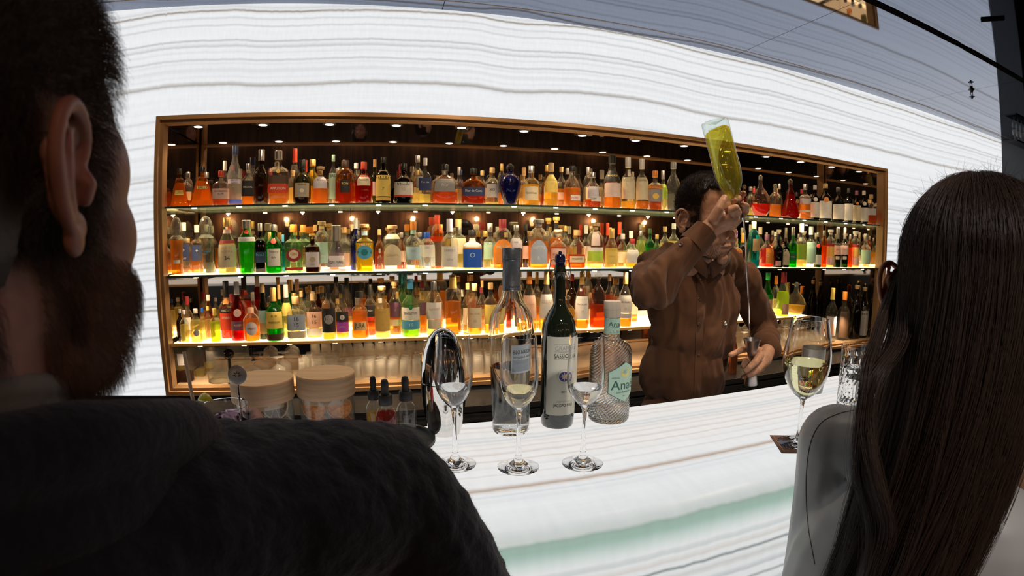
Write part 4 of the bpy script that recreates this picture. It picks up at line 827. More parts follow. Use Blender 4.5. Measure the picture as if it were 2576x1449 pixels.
# ---- steel shaker
P = Z(1122, 1082, CT); sk = empty('cocktail_shaker', (P.x - .004, P.y - .012, CT + .0004), 0, 'polished steel egg-shaped cocktail shaker behind the left tasting glass', 'shaker')
ch = pbr('polished_steel', (.78, .76, .73), .05, 1.0)
obj('cup', lathebm([(.024, 0), (.032, .001), (.0335, .004), (.040, .035), (.0445, .07), (.0468, .100), (.0472, .112)], n=40), ch, sk)
obj('lid', lathebm([(.0458, .1125), (.0470, .114), (.0466, .135), (.0440, .160), (.0385, .184), (.030, .204), (.018, .217), (.008, .2215), (.0006, .2225)], n=40), ch, sk)
# ---- tall clear bottle
def hero(name, px, py, R, Hh, prof, m, lab, cat='bottle', liq=None, lev=0, lm=None, th=.0035, thick=True, rz=0, ln='liquid'):
    P = Z(px, py, CT); r = empty(name, (P.x, P.y, CT + .0005), rz, lab, cat)
    pr = [(a * R, z * Hh) for a, z in prof]; S = (prof, 1, 2, .9, .4)
    g = bmesh.new()
    if thick:
        inn = [(max(.0006, a - th), z) for a, z in pr if z > .02 * Hh]; inn = [(.0006, .028 * Hh)] + [(inn[0][0] * .8, .03 * Hh)] + inn
        lathe(g, [(.0006, .004), (pr[0][0] * .6, .002)] + pr + inn[::-1], n=48, cap=False)
        bmesh.ops.recalc_face_normals(g, faces=g.faces)
        obj('glass', g, m, r)
        if lev:
            q = [(max(.0006, a + .0002), z) for a, z in inn if z < lev * Hh] ; q.append((rad_at(prof, lev) * R - th + .0002, lev * Hh)); q.append((.0006, lev * Hh))
            obj(ln, lathebm(q, n=44, cap=False), lm, r)
    else:
        lathe(g, [(.0006, .004), (pr[0][0] * .6, .002)] + pr, n=48); obj('glass', g, m, r)
    return r, S, R, Hh
def lab_patch(r, S, R, Hh, z0, z1, a0, a1, col, texts=(), eps=.0005, name='label'):
    o = obj(name, patch(z0 * Hh, z1 * Hh, a1, R, Hh, S, eps, 16, a0=a0), M_label(col) if isinstance(col, str) else col, r)
    for s, ang, zc, size, ic, wm in texts:
        t = bmesh.new(); fn = lambda x, z: surf(math.radians(ang) + x / (R * rad_at(S[0], min(.99, z / Hh))), z, R, Hh, S, eps + .0004)
        text_on(t, s, fn, size, 0, zc * Hh, wmax=wm); obj('lettering', t, pbr('ink_' + ic, CW[ic], .5), o, False)
    return o
bt_glass = realglass('clear_bottle_glass', (.96, .97, .97), 0, 1.48)
n_prof = [(.78, 0), (.83, .012), (.85, .10), (.88, .22), (.93, .36), (.98, .48), (1, .565), (.98, .60), (.92, .635), (.80, .67), (.63, .70), (.50, .73), (.41, .77), (.37, .80), (.35, .88), (.35, .97)]
r, S, R, Hh = hero('spirit_bottle', 1285, 1082, .0465, .383, n_prof, bt_glass, 'tall clear grappa bottle with a grey foil neck and silver label', liq='water', lev=.37, lm=water_m, rz=-.10)
foil = pbr('grey_foil', (.20, .22, .25), .38, .6, bump=(160, .6, .001)); sil = pbr('silver_paper', (.52, .56, .60), .35, .35)
obj('foil_neck', lathebm([(.0195, .297), (.0182, .300), (.0180, .352), (.0192, .355), (.0192, .3575), (.0182, .359)], n=32), foil, r)
obj('cap', lathebm([(.0190, .3595), (.0194, .361), (.0194, .380), (.0186, .383)], n=32), foil, r)
o = lab_patch(r, S, R, Hh, .355, .505, -12, 62, sil, [('B.LO NARDINI', 24, .468, .0115, 'ink', .048), ('DISTILLERIA A VAPORE', 24, .440, .0052, 'ink', .046)])
obj('label', patch(.365 * Hh, .425 * Hh, 60, R, Hh, S, .0009, 12, a0=-8), pbr('slate_paper', (.30, .33, .37), .4), r)
t = bmesh.new(); fn = lambda x, z: surf(math.radians(24) + x / R, z, R, Hh, S, .0014); text_on(t, 'EXTRAFINE', fn, .007, 0, .40 * Hh, .045); obj('lettering', t, sil, r, False)
t = bmesh.new(); fn = lambda x, z: surf(math.radians(14) + x / (R * .4), z, R, Hh, S, .0024); text_on(t, 'Bortolo Nardini', fn, .0058, 0, .306 / .383 * Hh, .024); obj('lettering', t, pbr('ink_ink', CW['ink'], .5), r, False)
# embossed shield on the shoulder
bm = bmesh.new(); pts = [surf(math.radians(22) + .20 * math.cos(a), (.60 + .040 * math.sin(a) * (1.1 if math.sin(a) < 0 else .9)) * Hh, R, Hh, S, .0006) for a in [2 * PI * i / 28 for i in range(29)]]
tube(bm, pts, .0007, 6, False); text_on(bm, 'B', lambda x, z: surf(math.radians(22) + x / (R * .9), z, R, Hh, S, .0008), .020, 0, .60 * Hh); obj('embossed_shield', bm, bt_glass, r)
# ---- dark swing-top bottle
g_prof = [(.90, 0), (.96, .012), (1, .06), (1, .53), (.985, .56), (.93, .595), (.82, .628), (.66, .655), (.50, .678), (.39, .697), (.335, .715), (.315, .75), (.305, .84), (.30, .865), (.35, .872), (.36, .895), (.30, .905), (.30, .92)]
dk = pbr('black_green_glass', (.010, .014, .008), .04, coat=1.0, spec=.6)
r, S, R, Hh = hero('grappa_bottle', 1401, 1066, .0372, .376, g_prof, dk, 'dark swing-top grappa bottle with a cream label and blue roundel', thick=False, rz=-.12)
cream = pbr('cream_label_stock', (.62, .60, .50), .7, bump=(700, .3, .0004))
o = lab_patch(r, S, R, Hh, .085, .535, -54, 66, cream, [('GRAPPA', 6, .470, .0125, 'grey', .040), ('DI ROLLE E', 6, .448, .004, 'grey', .03), ('SASSICAIA', 6, .427, .0125, 'ink', .044), ('2015', 6, .222, .006, 'ink', .02), ('DISTILLATA DA', 6, .166, .0042, 'grey', .036), ('JACOPO POLI', 6, .143, .0095, 'ink', .043)])
for zz in (.492, .452, .408): obj('rule_line', patch(zz * Hh, (zz + .0016) * Hh, 40, R, Hh, S, .0011, 10, a0=-28), pbr('ink_grey', CW['grey'], .5), o, False)
def dpatch(zc, rr, ang, eps, m, nm, star=0):
    b2 = bmesh.new(); c = b2.verts.new(surf(math.radians(ang), zc, R, Hh, S, eps)); n = 32 if not star else star * 2
    v = [b2.verts.new(surf(math.radians(ang) + math.cos(2 * PI * i / n) * rr * (1 if not star or i % 2 == 0 else .4) / R, zc + math.sin(2 * PI * i / n) * rr * (1 if not star or i % 2 == 0 else .4), R, Hh, S, eps)) for i in range(n)]
    for i in range(n): b2.faces.new((c, v[i], v[(i + 1) % n]))
    return obj(nm, b2, m, o, False)
dpatch(.312 * Hh, .0155, 6, .0009, pbr('roundel_ring', (.55, .50, .42), .6), 'roundel_rim'); dpatch(.312 * Hh, .0140, 6, .0012, cream, 'roundel_band')
dpatch(.312 * Hh, .0108, 6, .0015, pbr('roundel_blue', (.03, .04, .22), .5), 'blue_roundel'); dpatch(.312 * Hh, .0098, 6, .0018, pbr('star_gold', (.55, .42, .30), .5), 'star', 8)
obj('stopper', lathebm([(.0095, .343), (.0102, .345), (.0098, .352), (.0112, .353), (.0112, .3535), (.0108, .364), (.0085, .369), (.0040, .370), (.0036, .374), (.0018, .376), (.0005, .3762)], n=24), pbr('navy_ceramic', (.012, .012, .05), .12, coat=1), r)
bm = bmesh.new()
for sg in (-1, 1):
    tube(bm, bez([(sg * .0115, 0, .357), (sg * .0165, 0, .358), (sg * .0205, 0, .350), (sg * .0225, 0, .336), (sg * .0235, -.001, .324), (sg * .0195, -.002, .318), (sg * .0145, -.001, .324), (sg * .0125, 0, .331)], 26), .0008, 6)
    tube(bm, bez([(sg * .0125, 0, .331), (sg * .0165, 0, .333), (sg * .0190, 0, .327), (sg * .0215, 0, .322), (sg * .0205, 0, .316), (sg * .0165, .001, .317)], 16), .0007, 6)
tube(bm, [(.0125 * math.cos(a), .0125 * math.sin(a), .331) for a in [2 * PI * i / 24 for i in range(25)]], .0008, 6, False)
obj('wire_bail', bm, pbr('brass_wire', (.55, .38, .22), .25, 1.0), r)
# ---- green-labelled gin bottle in ribbed glass
ribm, t_ = nt('ribbed_glass'); gb = N(t_, 'BsdfGlass'); gb.inputs['IOR'].default_value = 1.46; gb.inputs['Roughness'].default_value = .01; gb.inputs['Color'].default_value = (.96, .97, .97, 1)
o_ = N(t_, 'OutputMaterial'); tc_ = N(t_, 'TexCoord'); mp_ = N(t_, 'Mapping'); wv_ = N(t_, 'TexWave'); bp_ = N(t_, 'Bump'); mp_.inputs['Rotation'].default_value = (0, math.radians(38), 0)
wv_.inputs['Scale'].default_value = 60; wv_.bands_direction = 'Z'; bp_.inputs['Strength'].default_value = .8; bp_.inputs['Distance'].default_value = .0012
for a, c in ((tc_.outputs['Object'], mp_.inputs[0]), (mp_.outputs[0], wv_.inputs[0]), (wv_.outputs['Fac'], bp_.inputs['Height']), (bp_.outputs[0], gb.inputs['Normal']), (gb.outputs[0], o_.inputs[0])): t_.links.new(a, c)
a_prof = [(.93, 0), (.99, .015), (1, .04), (1, .55), (.97, .60), (.90, .63), (.78, .655), (.60, .67), (.44, .685), (.38, .71), (.36, .75), (.36, .88)]
r, S, R, Hh = hero('gin_bottle', 1530, 1052, .0465, .268, a_prof, ribm, 'ribbed clear gin bottle with a mint hexagonal label and pale wooden cap', liq='w', lev=.18, lm=water_m, rz=-.30)
obj('cap', lathebm([(.0180, .233), (.0188, .235), (.0188, .2500), (.0192, .2505), (.0192, .2665), (.0185, .268)], n=32), pbr('bleached_wood', (.52, .44, .34), .6, noise_col=(60, (1, 1, .2), (.42, .35, .27))), r)
mint = pbr('mint_label_stock', (.36, .52, .43), .65, bump=(900, .2, .0003)); ink2 = pbr('deep_green_ink', (.02, .09, .07), .5)
ol = lab_patch(r, S, R, Hh, .735, .865, -100, 100, mint, (), .0007, 'neck_label')
t = bmesh.new(); fn = lambda x, z: surf(math.radians(22) + x / (R * .37), z, R, Hh, S, .0012); text_on(t, 'Anaë', fn, .0165, 0, .815 * Hh); text_on(t, 'GIN FRANCAIS', fn, .003, 0, .79 * Hh)
for i in range(9): tube(t, [fn((i - 4) * .0035, .745 * Hh), fn((i - 4) * .0035 + .0012 * (-1) ** i, (.752 + .008 * (i % 3)) * Hh)], .00035, 4)
obj('lettering', t, ink2, ol, False)
for z0 in (.732, .868): obj('rule_line', patch(z0 * Hh, (z0 + .006) * Hh, 170, R, Hh, S, .0009, 30, a0=-170), pbr('gold_rule', (.30, .26, .10), .4), ol, False)
def hexa(rx, rz_, zc, ang, eps, m, nm):
    b2 = bmesh.new(); c = b2.verts.new(surf(math.radians(ang), zc, R, Hh, S, eps)); pts = [(0, 1), (1, .52), (1, -.52), (0, -1), (-1, -.52), (-1, .52)]; v = []
    for (ax, az_), (bx, bz) in zip(pts, pts[1:] + pts[:1]):
        for k in range(8): u = k / 8; v.append((ax + (bx - ax) * u, az_ + (bz - az_) * u))
    rings = []
    for q in (.35, .7, 1): rings.append([b2.verts.new(surf(math.radians(ang) + x * rx * q / R, zc + z * rz_ * q, R, Hh, S, eps)) for x, z in v])
    n = len(v)
    for i in range(n):
        j = (i + 1) % n; b2.faces.new((c, rings[0][i], rings[0][j])); b2.faces.new((rings[0][i], rings[1][i], rings[1][j], rings[0][j])); b2.faces.new((rings[1][i], rings[2][i], rings[2][j], rings[1][j]))
    return obj(nm, b2, m, r, False)
hexa(.0395, .0455, .36 * Hh, 34, .0005, ink2, 'label_border'); hx = hexa(.0380, .0440, .36 * Hh, 34, .0009, mint, 'label')
t = bmesh.new(); fn = lambda x, z: surf(math.radians(32) + x / R, z, R, Hh, S, .0016); text_on(t, 'Anaë', fn, .030, 0, .335 * Hh, .062); text_on(t, 'GIN FRANCAIS', fn, .0058, 0, .278 * Hh); text_on(t, 'BIO', fn, .004, 0, .245 * Hh); obj('lettering', t, ink2, hx, False)
t = bmesh.new(); text_on(t, 'ARTISANAL', lambda x, z: surf(math.radians(6) + x / R, z, R, Hh, S, .0016), .0035, 0, .40 * Hh); text_on(t, 'CREATION', lambda x, z: surf(math.radians(62) + x / R, z, R, Hh, S, .0016), .0035, 0, .40 * Hh); obj('lettering', t, ink2, hx, False)
yl = pbr('mustard_ink', (.62, .52, .16), .5)
t = bmesh.new(); c = (math.radians(34), .445 * Hh)
pts = [(.0125 * math.sin(a), .0125 * math.cos(a)) for a in [2 * PI * i / 6 for i in range(6)]]
vs_ = [t.verts.new(surf(c[0] + x / R, c[1] + z, R, Hh, S, .0013)) for x, z in pts]; t.faces.new(vs_)
obj('emblem', t, yl, hx, False)
t = bmesh.new()
for i in range(9): a = -1.2 + 2.4 * i / 8; tube(t, [surf(c[0] + .003 * math.sin(a) / R, c[1] - .004 + .003 * math.cos(a), R, Hh, S, .0016), surf(c[0] + .010 * math.sin(a) / R, c[1] - .004 + .010 * math.cos(a), R, Hh, S, .0016)], .0004, 4)
obj('emblem_rays', t, mint, hx, False)
# ---- wine glass on a leather coaster
co = Z(1990, 1122, CT); cst = obj('coaster', None or bpy.data.meshes.new('coaster'), None, None)
b2 = bmesh.new(); box(b2, -.047, .047, -.047, .047, 0, .002); bmesh.ops.bevel(b2, geom=list(b2.edges), offset=.0006, segments=1, affect='EDGES'); b2.to_mesh(cst.data); b2.free()
cst.data.materials.append(pbr('brown_leather', (.085, .035, .025), .6, bump=(300, .4, .0006))); cst.location = (.789, .692, CT + .0004); cst.rotation_euler = (0, 0, -.50)
tag(cst, 'square brown leather coaster under the white wine glass', 'coaster')
b2 = bmesh.new()
for a, c in (((-.040, -.045, .0023), (-.040, .045, .0023)), ((-.045, .040, .0023), (.045, .040, .0023)), ((-.045, -.040, .0023), (.045, -.040, .0023))): tube(b2, [a, c], .0004, 5)
obj('stitching', b2, pbr('tan_thread', (.5, .3, .22), .7), cst)
wg = empty('wine_glass', (.790, .694, CT + .0029), 0, 'large wine glass of white wine on the leather coaster', 'glass')
foot = [(.040, 0), (.0405, .001), (.036, .002), (.015, .0045), (.0060, .010), (.0040, .020), (.0034, .050), (.0036, .080), (.0052, .092)]
bowl = [(.010, .097), (.020, .104), (.032, .117), (.0415, .135), (.0470, .155), (.0485, .172), (.0478, .190), (.0445, .214), (.0395, .240), (.0365, .256)]
o, inn = shell('glass_body', foot + [None] + bowl, .0011, wg, crystal, 48); fill(inn, .170, wine_m, wg, 44)
# ---- cut crystal highball with lime
hb = empty('highball_glass', (1.100, .800, CT + .0005), .2, 'tall cut crystal highball with lime and tonic beside the wine glass', 'glass')
bm = bmesh.new(); nn = 48; prof_h = [(.0375, 0), (.0385, .002)] + [(.0385 + .0035 * k / 14, .004 + .156 * k / 14) for k in range(15)]
rings = []
for k, (rr, zz) in enumerate(prof_h):
    ring = []
    for i in range(nn):
        q = 0
        if .01 < zz < .085: q = -.0022 * (((i + k) % 4 == 0) or ((i - k) % 4 == 0))
        elif .085 <= zz < .135: q = -.0015 * (i % 4 == 0)
        a = 2 * PI * i / nn; ring.append(bm.verts.new(((rr + q) * math.cos(a), (rr + q) * math.sin(a), zz)))
    rings.append(ring)
inner = [(.0398, .160), (.0392, .120), (.0375, .060), (.0362, .018), (.020, .0155), (.0006, .015)]
for rr, zz in inner: rings.append([bm.verts.new((rr * math.cos(2 * PI * i / nn), rr * math.sin(2 * PI * i / nn), zz)) for i in range(nn)])
for p_, q_ in zip(rings, rings[1:]):
    for i in range(nn): bm.faces.new((p_[i], p_[(i + 1) % nn], q_[(i + 1) % nn], q_[i]))
bm.faces.new(list(reversed(rings[0]))); bm.faces.new(rings[-1]); bmesh.ops.recalc_face_normals(bm, faces=bm.faces)
hg = obj('glass_body', bm, crystal, hb, False)
obj('drink', lathebm([(.0005, .0152), (.020, .0157), (.0360, .0185), (.0374, .060), (.0388, .105), (.0005, .105)], n=44, cap=False), water_m, hb)
lm_ = pbr('lime_flesh', (.42, .55, .06), .35, noise_col=(120, (1, 1, 1), (.60, .68, .20))); lr = pbr('lime_rind', (.16, .30, .02), .4)
def wedge(loc, s, rot, lab, m1=lm_, m2=lr):
    r = empty('lime_wedge', loc, 0, lab, 'fruit'); r.rotation_euler = rot
    b2 = bmesh.new(); n = 12; ring = []
    tips = [b2.verts.new((-s, 0, 0)), b2.verts.new((s, 0, 0))]
    arcs = []
    for j in range(1, n):
        u = j / n * PI; arcs.append([b2.verts.new((-s * math.cos(u), s * .75 * math.sin(u) * math.cos(t), s * .75 * math.sin(u) * math.sin(t))) for t in [-.55 + 1.1 * k / 6 for k in range(7)]])
    for p_, q_ in zip(arcs, arcs[1:]):
        for k in range(6): b2.faces.new((p_[k], p_[k + 1], q_[k + 1], q_[k]))
    for k in range(6): b2.faces.new((tips[0], arcs[0][k + 1], arcs[0][k])); b2.faces.new((tips[1], arcs[-1][k], arcs[-1][k + 1]))
    obj('rind', b2, m2, r)
    b2 = bmesh.new(); t0 = b2.verts.new((-s * .97, 0, 0)); t1 = b2.verts.new((s * .97, 0, 0))
    for sg in (-.54, .54):
        e = [b2.verts.new((-s * .97 * math.cos(j / n * PI), s * .73 * math.sin(j / n * PI) * math.cos(sg), s * .73 * math.sin(j / n * PI) * math.sin(sg))) for j in range(1, n)]
        b2.faces.new([t0] + e + [t1])
    obj('flesh', b2, m1, r, False); return r
wedge((1.098, .790, CT + .075), .026, (.5, .3, -.3), 'lime wedge floating in the crystal highball')
# ---- grey tin cup
tn = empty('mixing_tin', (1.118, .955, CT + .0004), 0, 'small grey metal mixing tin behind the wine glass', 'cup')
b2 = bmesh.new(); lathe(b2, [(.0295, 0), (.0310, .002), (.0345, .04), (.0385, .085), (.0398, .124), (.0388, .124), (.0372, .085), (.0330, .04), (.030, .006), (.0005, .005)], n=36, cap=False); lathe(b2, [(.0005, .0001), (.0295, 0)], n=36, cap=False)
obj('cup_body', b2, pbr('satin_grey_tin', (.30, .27, .25), .3, .6), tn)
# ---- jars with wooden lids
wood = pbr('beech_lid_lit', (.88, .56, .29), .5, noise_col=(26, (.35, 3, 9), (.78, .47, .22)), bump=(60, .2, .001))  # lid top kept lighter, light from above put into the colour
wood_shaded = pbr('beech_lid_shaded', (.58, .38, .22), .6, noise_col=(30, (.25, .25, 7), (.46, .31, .19)))  # same beech darkened, shade of the lid side put into the colour
jg = thin((.93, .95, .95), .02, .02, name='jar_glass', refl=.9)
def slice_(loc, r_, rot, kind, lab, group):
    o = empty('dried_%s_slice' % kind, loc, 0, lab, 'dried fruit', group); o.rotation_euler = rot
    cr, cf = ((.62, .26, .05), (.50, .17, .02)) if kind == 'orange' else ((.52, .42, .26), (.10, .06, .04))
    mr = pbr(kind + '_rind', cr, .6); mf = pbr(kind + '_flesh', cf, .5, noise_col=(90, (1, 1, 1), tuple(min(1, v * 1.8 + .02) for v in cf)))
    b2 = bmesh.new(); tube(b2, [(r_ * math.cos(a) * (1 + .03 * math.sin(3 * a)), r_ * math.sin(a), .0012 * math.sin(2 * a)) for a in [2 * PI * i / 30 for i in range(31)]], r_ * .065, 6, False)
    for k in range(9): a = 2 * PI * k / 9 + .2; tube(b2, [(0, 0, 0), (r_ * .95 * math.cos(a), r_ * .95 * math.sin(a), .0008)], r_ * .022, 5)
    lathe(b2, [(.0005, -.001), (r_ * .1, 0), (.0005, .001)], n=8, cap=False)
    obj('rind', b2, mr, o)
    b2 = bmesh.new(); lathe(b2, [(.0005, -.0007), (r_ * .95, -.0004), (r_ * .95, .0004), (.0005, .0007)], n=26, cap=False); obj('flesh', b2, mf, o); return o
def jar(px, row, yy, R, kind, lab, lidh):
    x = place(px, CT, yy); zt = Y(px, row, yy).z; Hh = zt - CT
    r = empty('storage_jar', (x, yy, CT + .0004), 0, lab, 'jar', 'glass jars with wooden lids')
    b2 = bmesh.new(); lathe(b2, [(.0005, .004), (R * .90, .003), (R * .93, 0), (R * .95, .004), (R * .95, Hh - lidh), (R * .95, Hh - lidh * .5), (R * .89, Hh - lidh * .5), (R * .90, .01), (.0005, .008)], n=48, cap=False)
    obj('glass_body', b2, jg, r)
    b2 = bmesh.new(); lathe(b2, [(R, Hh - lidh), (R * 1.012, Hh - lidh + .002), (R * 1.012, Hh - .0025)], n=56, cap=False); lathe(b2, [(.0005, Hh - lidh), (R, Hh - lidh)], n=56, cap=False); lo = obj('lid_side', b2, wood_shaded, r)
    b2 = bmesh.new(); lathe(b2, [(R * 1.012, Hh - .0025), (R * .995, Hh), (.0005, Hh)], n=56, cap=False); obj('lid_top', b2, wood, r)
    b2 = bmesh.new(); lathe(b2, [(R * .86, Hh - lidh * 1.28), (R * .87, Hh - lidh * 1.26), (R * .87, Hh - lidh)], n=48); obj('lid_plug', b2, wood_shaded, r)
    rd = random.Random(px); k = 0
    for lay in range(2):
        for i in range(4):
            sr = R * rd.uniform(.38, .43)
            z = .012 + sr + lay * R * .86
            if i < 2: loc = (x + (i - .5) * R * .86, yy - R * .30 - .006 * i, CT + z); rot = (PI / 2 + rd.uniform(-.2, .1), 0, rd.uniform(-.2, .2))
            else: loc = (x + (i - 2.5) * R * .86, yy + R * .25, CT + z); rot = (PI / 2 + rd.uniform(-.3, .3), 0, rd.uniform(-.6, .6))
            pos = ('lower', 'upper')[lay]; side = ('left front', 'right front', 'left rear', 'right rear')[i]
            slice_(loc, sr, rot, kind, f'dried {kind} slice in the wooden-lidded jar, {pos} layer, {side}', f'dried {kind} slices in the jar'); k += 1
    return r
jar(660, 950, .978, .0618, 'lemon', 'glass jar of pale dried lemon slices with a round beech lid', .040)
jar(820, 936, .975, .0568, 'orange', 'glass jar of dried orange slices with a round beech lid', .042)
# ---- dropper bottles on a slate tray
ty = .962; tx = place(985, CT, ty)
tr_ = empty('slate_tray', (tx, ty, CT + .0003), 0, 'round black slate tray under the dropper bottles', 'tray')
slate = pbr('slate', (.03, .03, .033), .55, bump=(120, .3, .001))
b2 = bmesh.new(); lathe(b2, [(.0005, 0), (.078, 0), (.082, .003), (.082, .011), (.079, .012), (.075, .012), (.073, .006), (.0005, .006)], n=56, cap=False); obj('dish', b2, slate, tr_)
def dropper(px, yy, top, R, liquid, lev, lab):
    x = place(px, CT, yy); Hh = Y(px, top, yy).z - CT - .0065
    r = empty('dropper_bottle', (x, yy, CT + .0068), 0, lab, 'bottle', 'dropper bottles on the slate tray')
    k = Hh / .125; b2 = bmesh.new()
    pr = [(R * .92, 0), (R, .003), (R, .052 * k), (R * .96, .060 * k), (R * .80, .068 * k), (R * .52, .074 * k), (R * .50, .082 * k)]
    lathe(b2, pr, n=32); obj('glass_body', b2, thin((.93, .94, .92), .02, name='dropper_glass'), r)
    l = [(a * .93, max(.003, z)) for a, z in pr if z < lev * k]; l.append((rad_at([(a, z) for a, z in pr], lev * k) * .93, lev * k)); obj('tincture', lathebm(l, n=28), liquid, r)
    rb = pbr('black_rubber', (.02, .02, .02), .5)
    b2 = bmesh.new(); lathe(b2, [(R * .62, .078 * k), (R * .64, .079 * k), (R * .64, .094 * k), (R * .58, .096 * k)], n=28); obj('collar', b2, rb, r)
    b2 = bmesh.new(); lathe(b2, [(R * .38, .0962 * k), (R * .36, .100 * k), (R * .33, .104 * k), (R * .36, .110 * k), (R * .36, .118 * k), (R * .26, .1235 * k), (.0005, .125 * k)], n=20, cap=False); obj('rubber_bulb', b2, rb, r)
    b2 = bmesh.new(); lathe(b2, [(.0022, .010), (.0026, .078 * k)], n=10); obj('pipette', b2, thin((.85, .87, .87), .05, name='pipette_glass'), r)
dropper(938, .985, 946, .0175, M_liq('gold'), .048, 'dropper bottle of golden tincture, tucked beside the orange jar')
dropper(968, .935, 953, .0205, M_liq('redg'), .062, 'dropper bottle of red tincture, middle of the three')
dropper(1019, .965, 946, .0205, M_liq('water'), .030, 'dropper bottle of clear tincture, next to the steel shaker')
# ---- the guest's tumbler with straw, stirrer and peel
gx, gy = Z(566, 1076, CT).x, Z(566, 1076, CT).y
P = Y(562, 1019, .845); GX, GY = P.x, .845
tg = empty('tumbler', (GX, GY, CT + .0005), 0, 'short round tumbler of iced drink in front of the man in navy', 'glass')
Ht = P.z - CT
b2 = bmesh.new(); lathe(b2, [(.0005, 0), (.037, 0), (.039, .002), (.0400, Ht * .5), (.0425, Ht - .0006), (.0418, Ht), (.0408, Ht - .001), (.0385, Ht * .5), (.0365, .012), (.0005, .011)], n=48, cap=False); bmesh.ops.recalc_face_normals(b2, faces=b2.faces)
obj('glass_body', b2, crystal, tg)
obj('drink', lathebm([(.0005, .0112), (.0364, .0122), (.0384, Ht * .5), (.0396, Ht * .74), (.0005, Ht * .74)], n=40, cap=False), realglass('smoky_drink', (.55, .45, .50), 0, 1.34), tg)
icem = realglass('ice', (.97, .98, 1), .05, 1.31)
for i, (a, c, z, q) in enumerate(((.012, .008, .8, .3), (-.014, -.004, .76, 1.1), (.004, -.018, .83, .7))):
    b2 = boxbm(-.012, .012, -.012, .012, -.012, .012, bevel=.003); o = obj('ice_cube', b2, icem, None); o.location = (GX + a, GY + c, CT + Ht * z); o.rotation_euler = (q, q * .5, q * 2)
    tag(o, ('ice cube nearest the stirrer in the tumbler', 'ice cube under the lemon peel in the tumbler', 'ice cube at the near rim of the tumbler')[i], 'ice', 'ice cubes in the tumbler')
s0 = Y(463, 884, .89); s1 = Vector((GX + .005, GY + .01, CT + .02)); mid = Y(485, 1004, .875)
st = obj('straw', tubebm([s0, mid + (s0 - mid) * -.9], .0034, 10), pbr('paper_straw', (.52, .40, .27), .6)); tag(st, 'pale tan paper straw leaning out of the short tumbler', 'straw')
d0 = Y(597, 943, GY + .0); d1 = Y(597, 1030, GY + .0)
sr = empty('stirrer', (d0.x, d0.y, d0.z), 0, 'steel stirrer with a sunburst disc standing in the short tumbler', 'stirrer'); 
b2 = bmesh.new(); lathe(b2, [(.0005, -.0014), (.0155, -.0014), (.0165, -.0008), (.0165, .0008), (.0155, .0014), (.0005, .0014)], n=36, cap=False); bmesh.ops.rotate(b2, verts=b2.verts, matrix=Matrix.Rotation(PI / 2 - .12, 3, 'X'))
obj('disc', b2, pbr('satin_steel', (.62, .63, .62), .38, .8), sr)
b2 = bmesh.new()
for k in range(8):
    a = 2 * PI * k / 8; ca, sa = math.cos(a), math.sin(a); v = [b2.verts.new((ca * q - sa * w_, -.00215 - .12 * (sa * q + ca * w_), sa * q + ca * w_)) for q, w_ in ((.003, -.0012), (.009, 0), (.003, .0012))]; b2.faces.new(v)
obj('sunburst', b2, pbr('engraving', (.06, .05, .04), .5), sr, False); obj('rod', tubebm([(0, 0, -.016), (0, -.002, -.10)], .0017, 8), ch, sr)
wedge(Y(522, 1010, .845), .021, (.9, .2, 2.4), 'yellow-green lemon peel twist on the tumbler rim', pbr('lemon_pith', (.72, .66, .28), .5), pbr('lemon_skin', (.58, .52, .06), .35))['category'] = 'garnish'
# ================================================================== glassware stored in the lower part of the niche
tg_m = thin((.95, .94, .92), .07, .04, name='tumbler_glass')
def tumbler_proto():
    b2 = bmesh.new(); R, Hh = .036, .115
    lathe(b2, [(R, 0), (R * .97, .04), (R * .90, .085), (R * .84, Hh - .004), (R * .80, Hh)], n=18, cap=False)
    lathe(b2, [(R * .95, .0), (R * .90, .04), (R * .80, .085), (R * .72, Hh - .02), (.0005, Hh - .018)], n=18, cap=False); lathe(b2, [(R * .80, Hh), (.0005, Hh - .003)], n=18, cap=False)
    return b2
me = bpy.data.meshes.new('tumbler'); b2 = tumbler_proto(); b2.to_mesh(me); b2.free(); me.materials.append(tg_m); me.polygons.foreach_set('use_smooth', [True] * len(me.polygons))
words = ['first', 'second', 'third', 'fourth', 'fifth', 'sixth', 'seventh', 'eighth', 'ninth', 'tenth', 'eleventh', 'twelfth', 'thirteenth', 'fourteenth', 'fifteenth', 'sixteenth', 'seventeenth', 'eighteenth', 'nineteenth', 'twentieth', 'twenty-first', 'twenty-second']
k = 0; xs0 = place(765, DECK, 3.06)
for row, yy in enumerate((3.045, 3.125, 3.205)):
    for i in range(20):
        x = xs0 + i * .0765 + row * .012
        if x > 1.62: continue
        o = bpy.data.objects.new('upturned_tumbler', me); COL.objects.link(o); o.location = (x, yy, DECK + .0004); sc_ = 1.0 if not (i < 3) else 1.18; o.scale = (1, 1, 1.25 if i < 3 else 1.0)
        tag(o, f'upturned tumbler on the niche floor, {words[i]} from the balloon glasses, {("front", "middle", "back")[row]} row', 'glass', 'upturned tumblers on the niche floor')
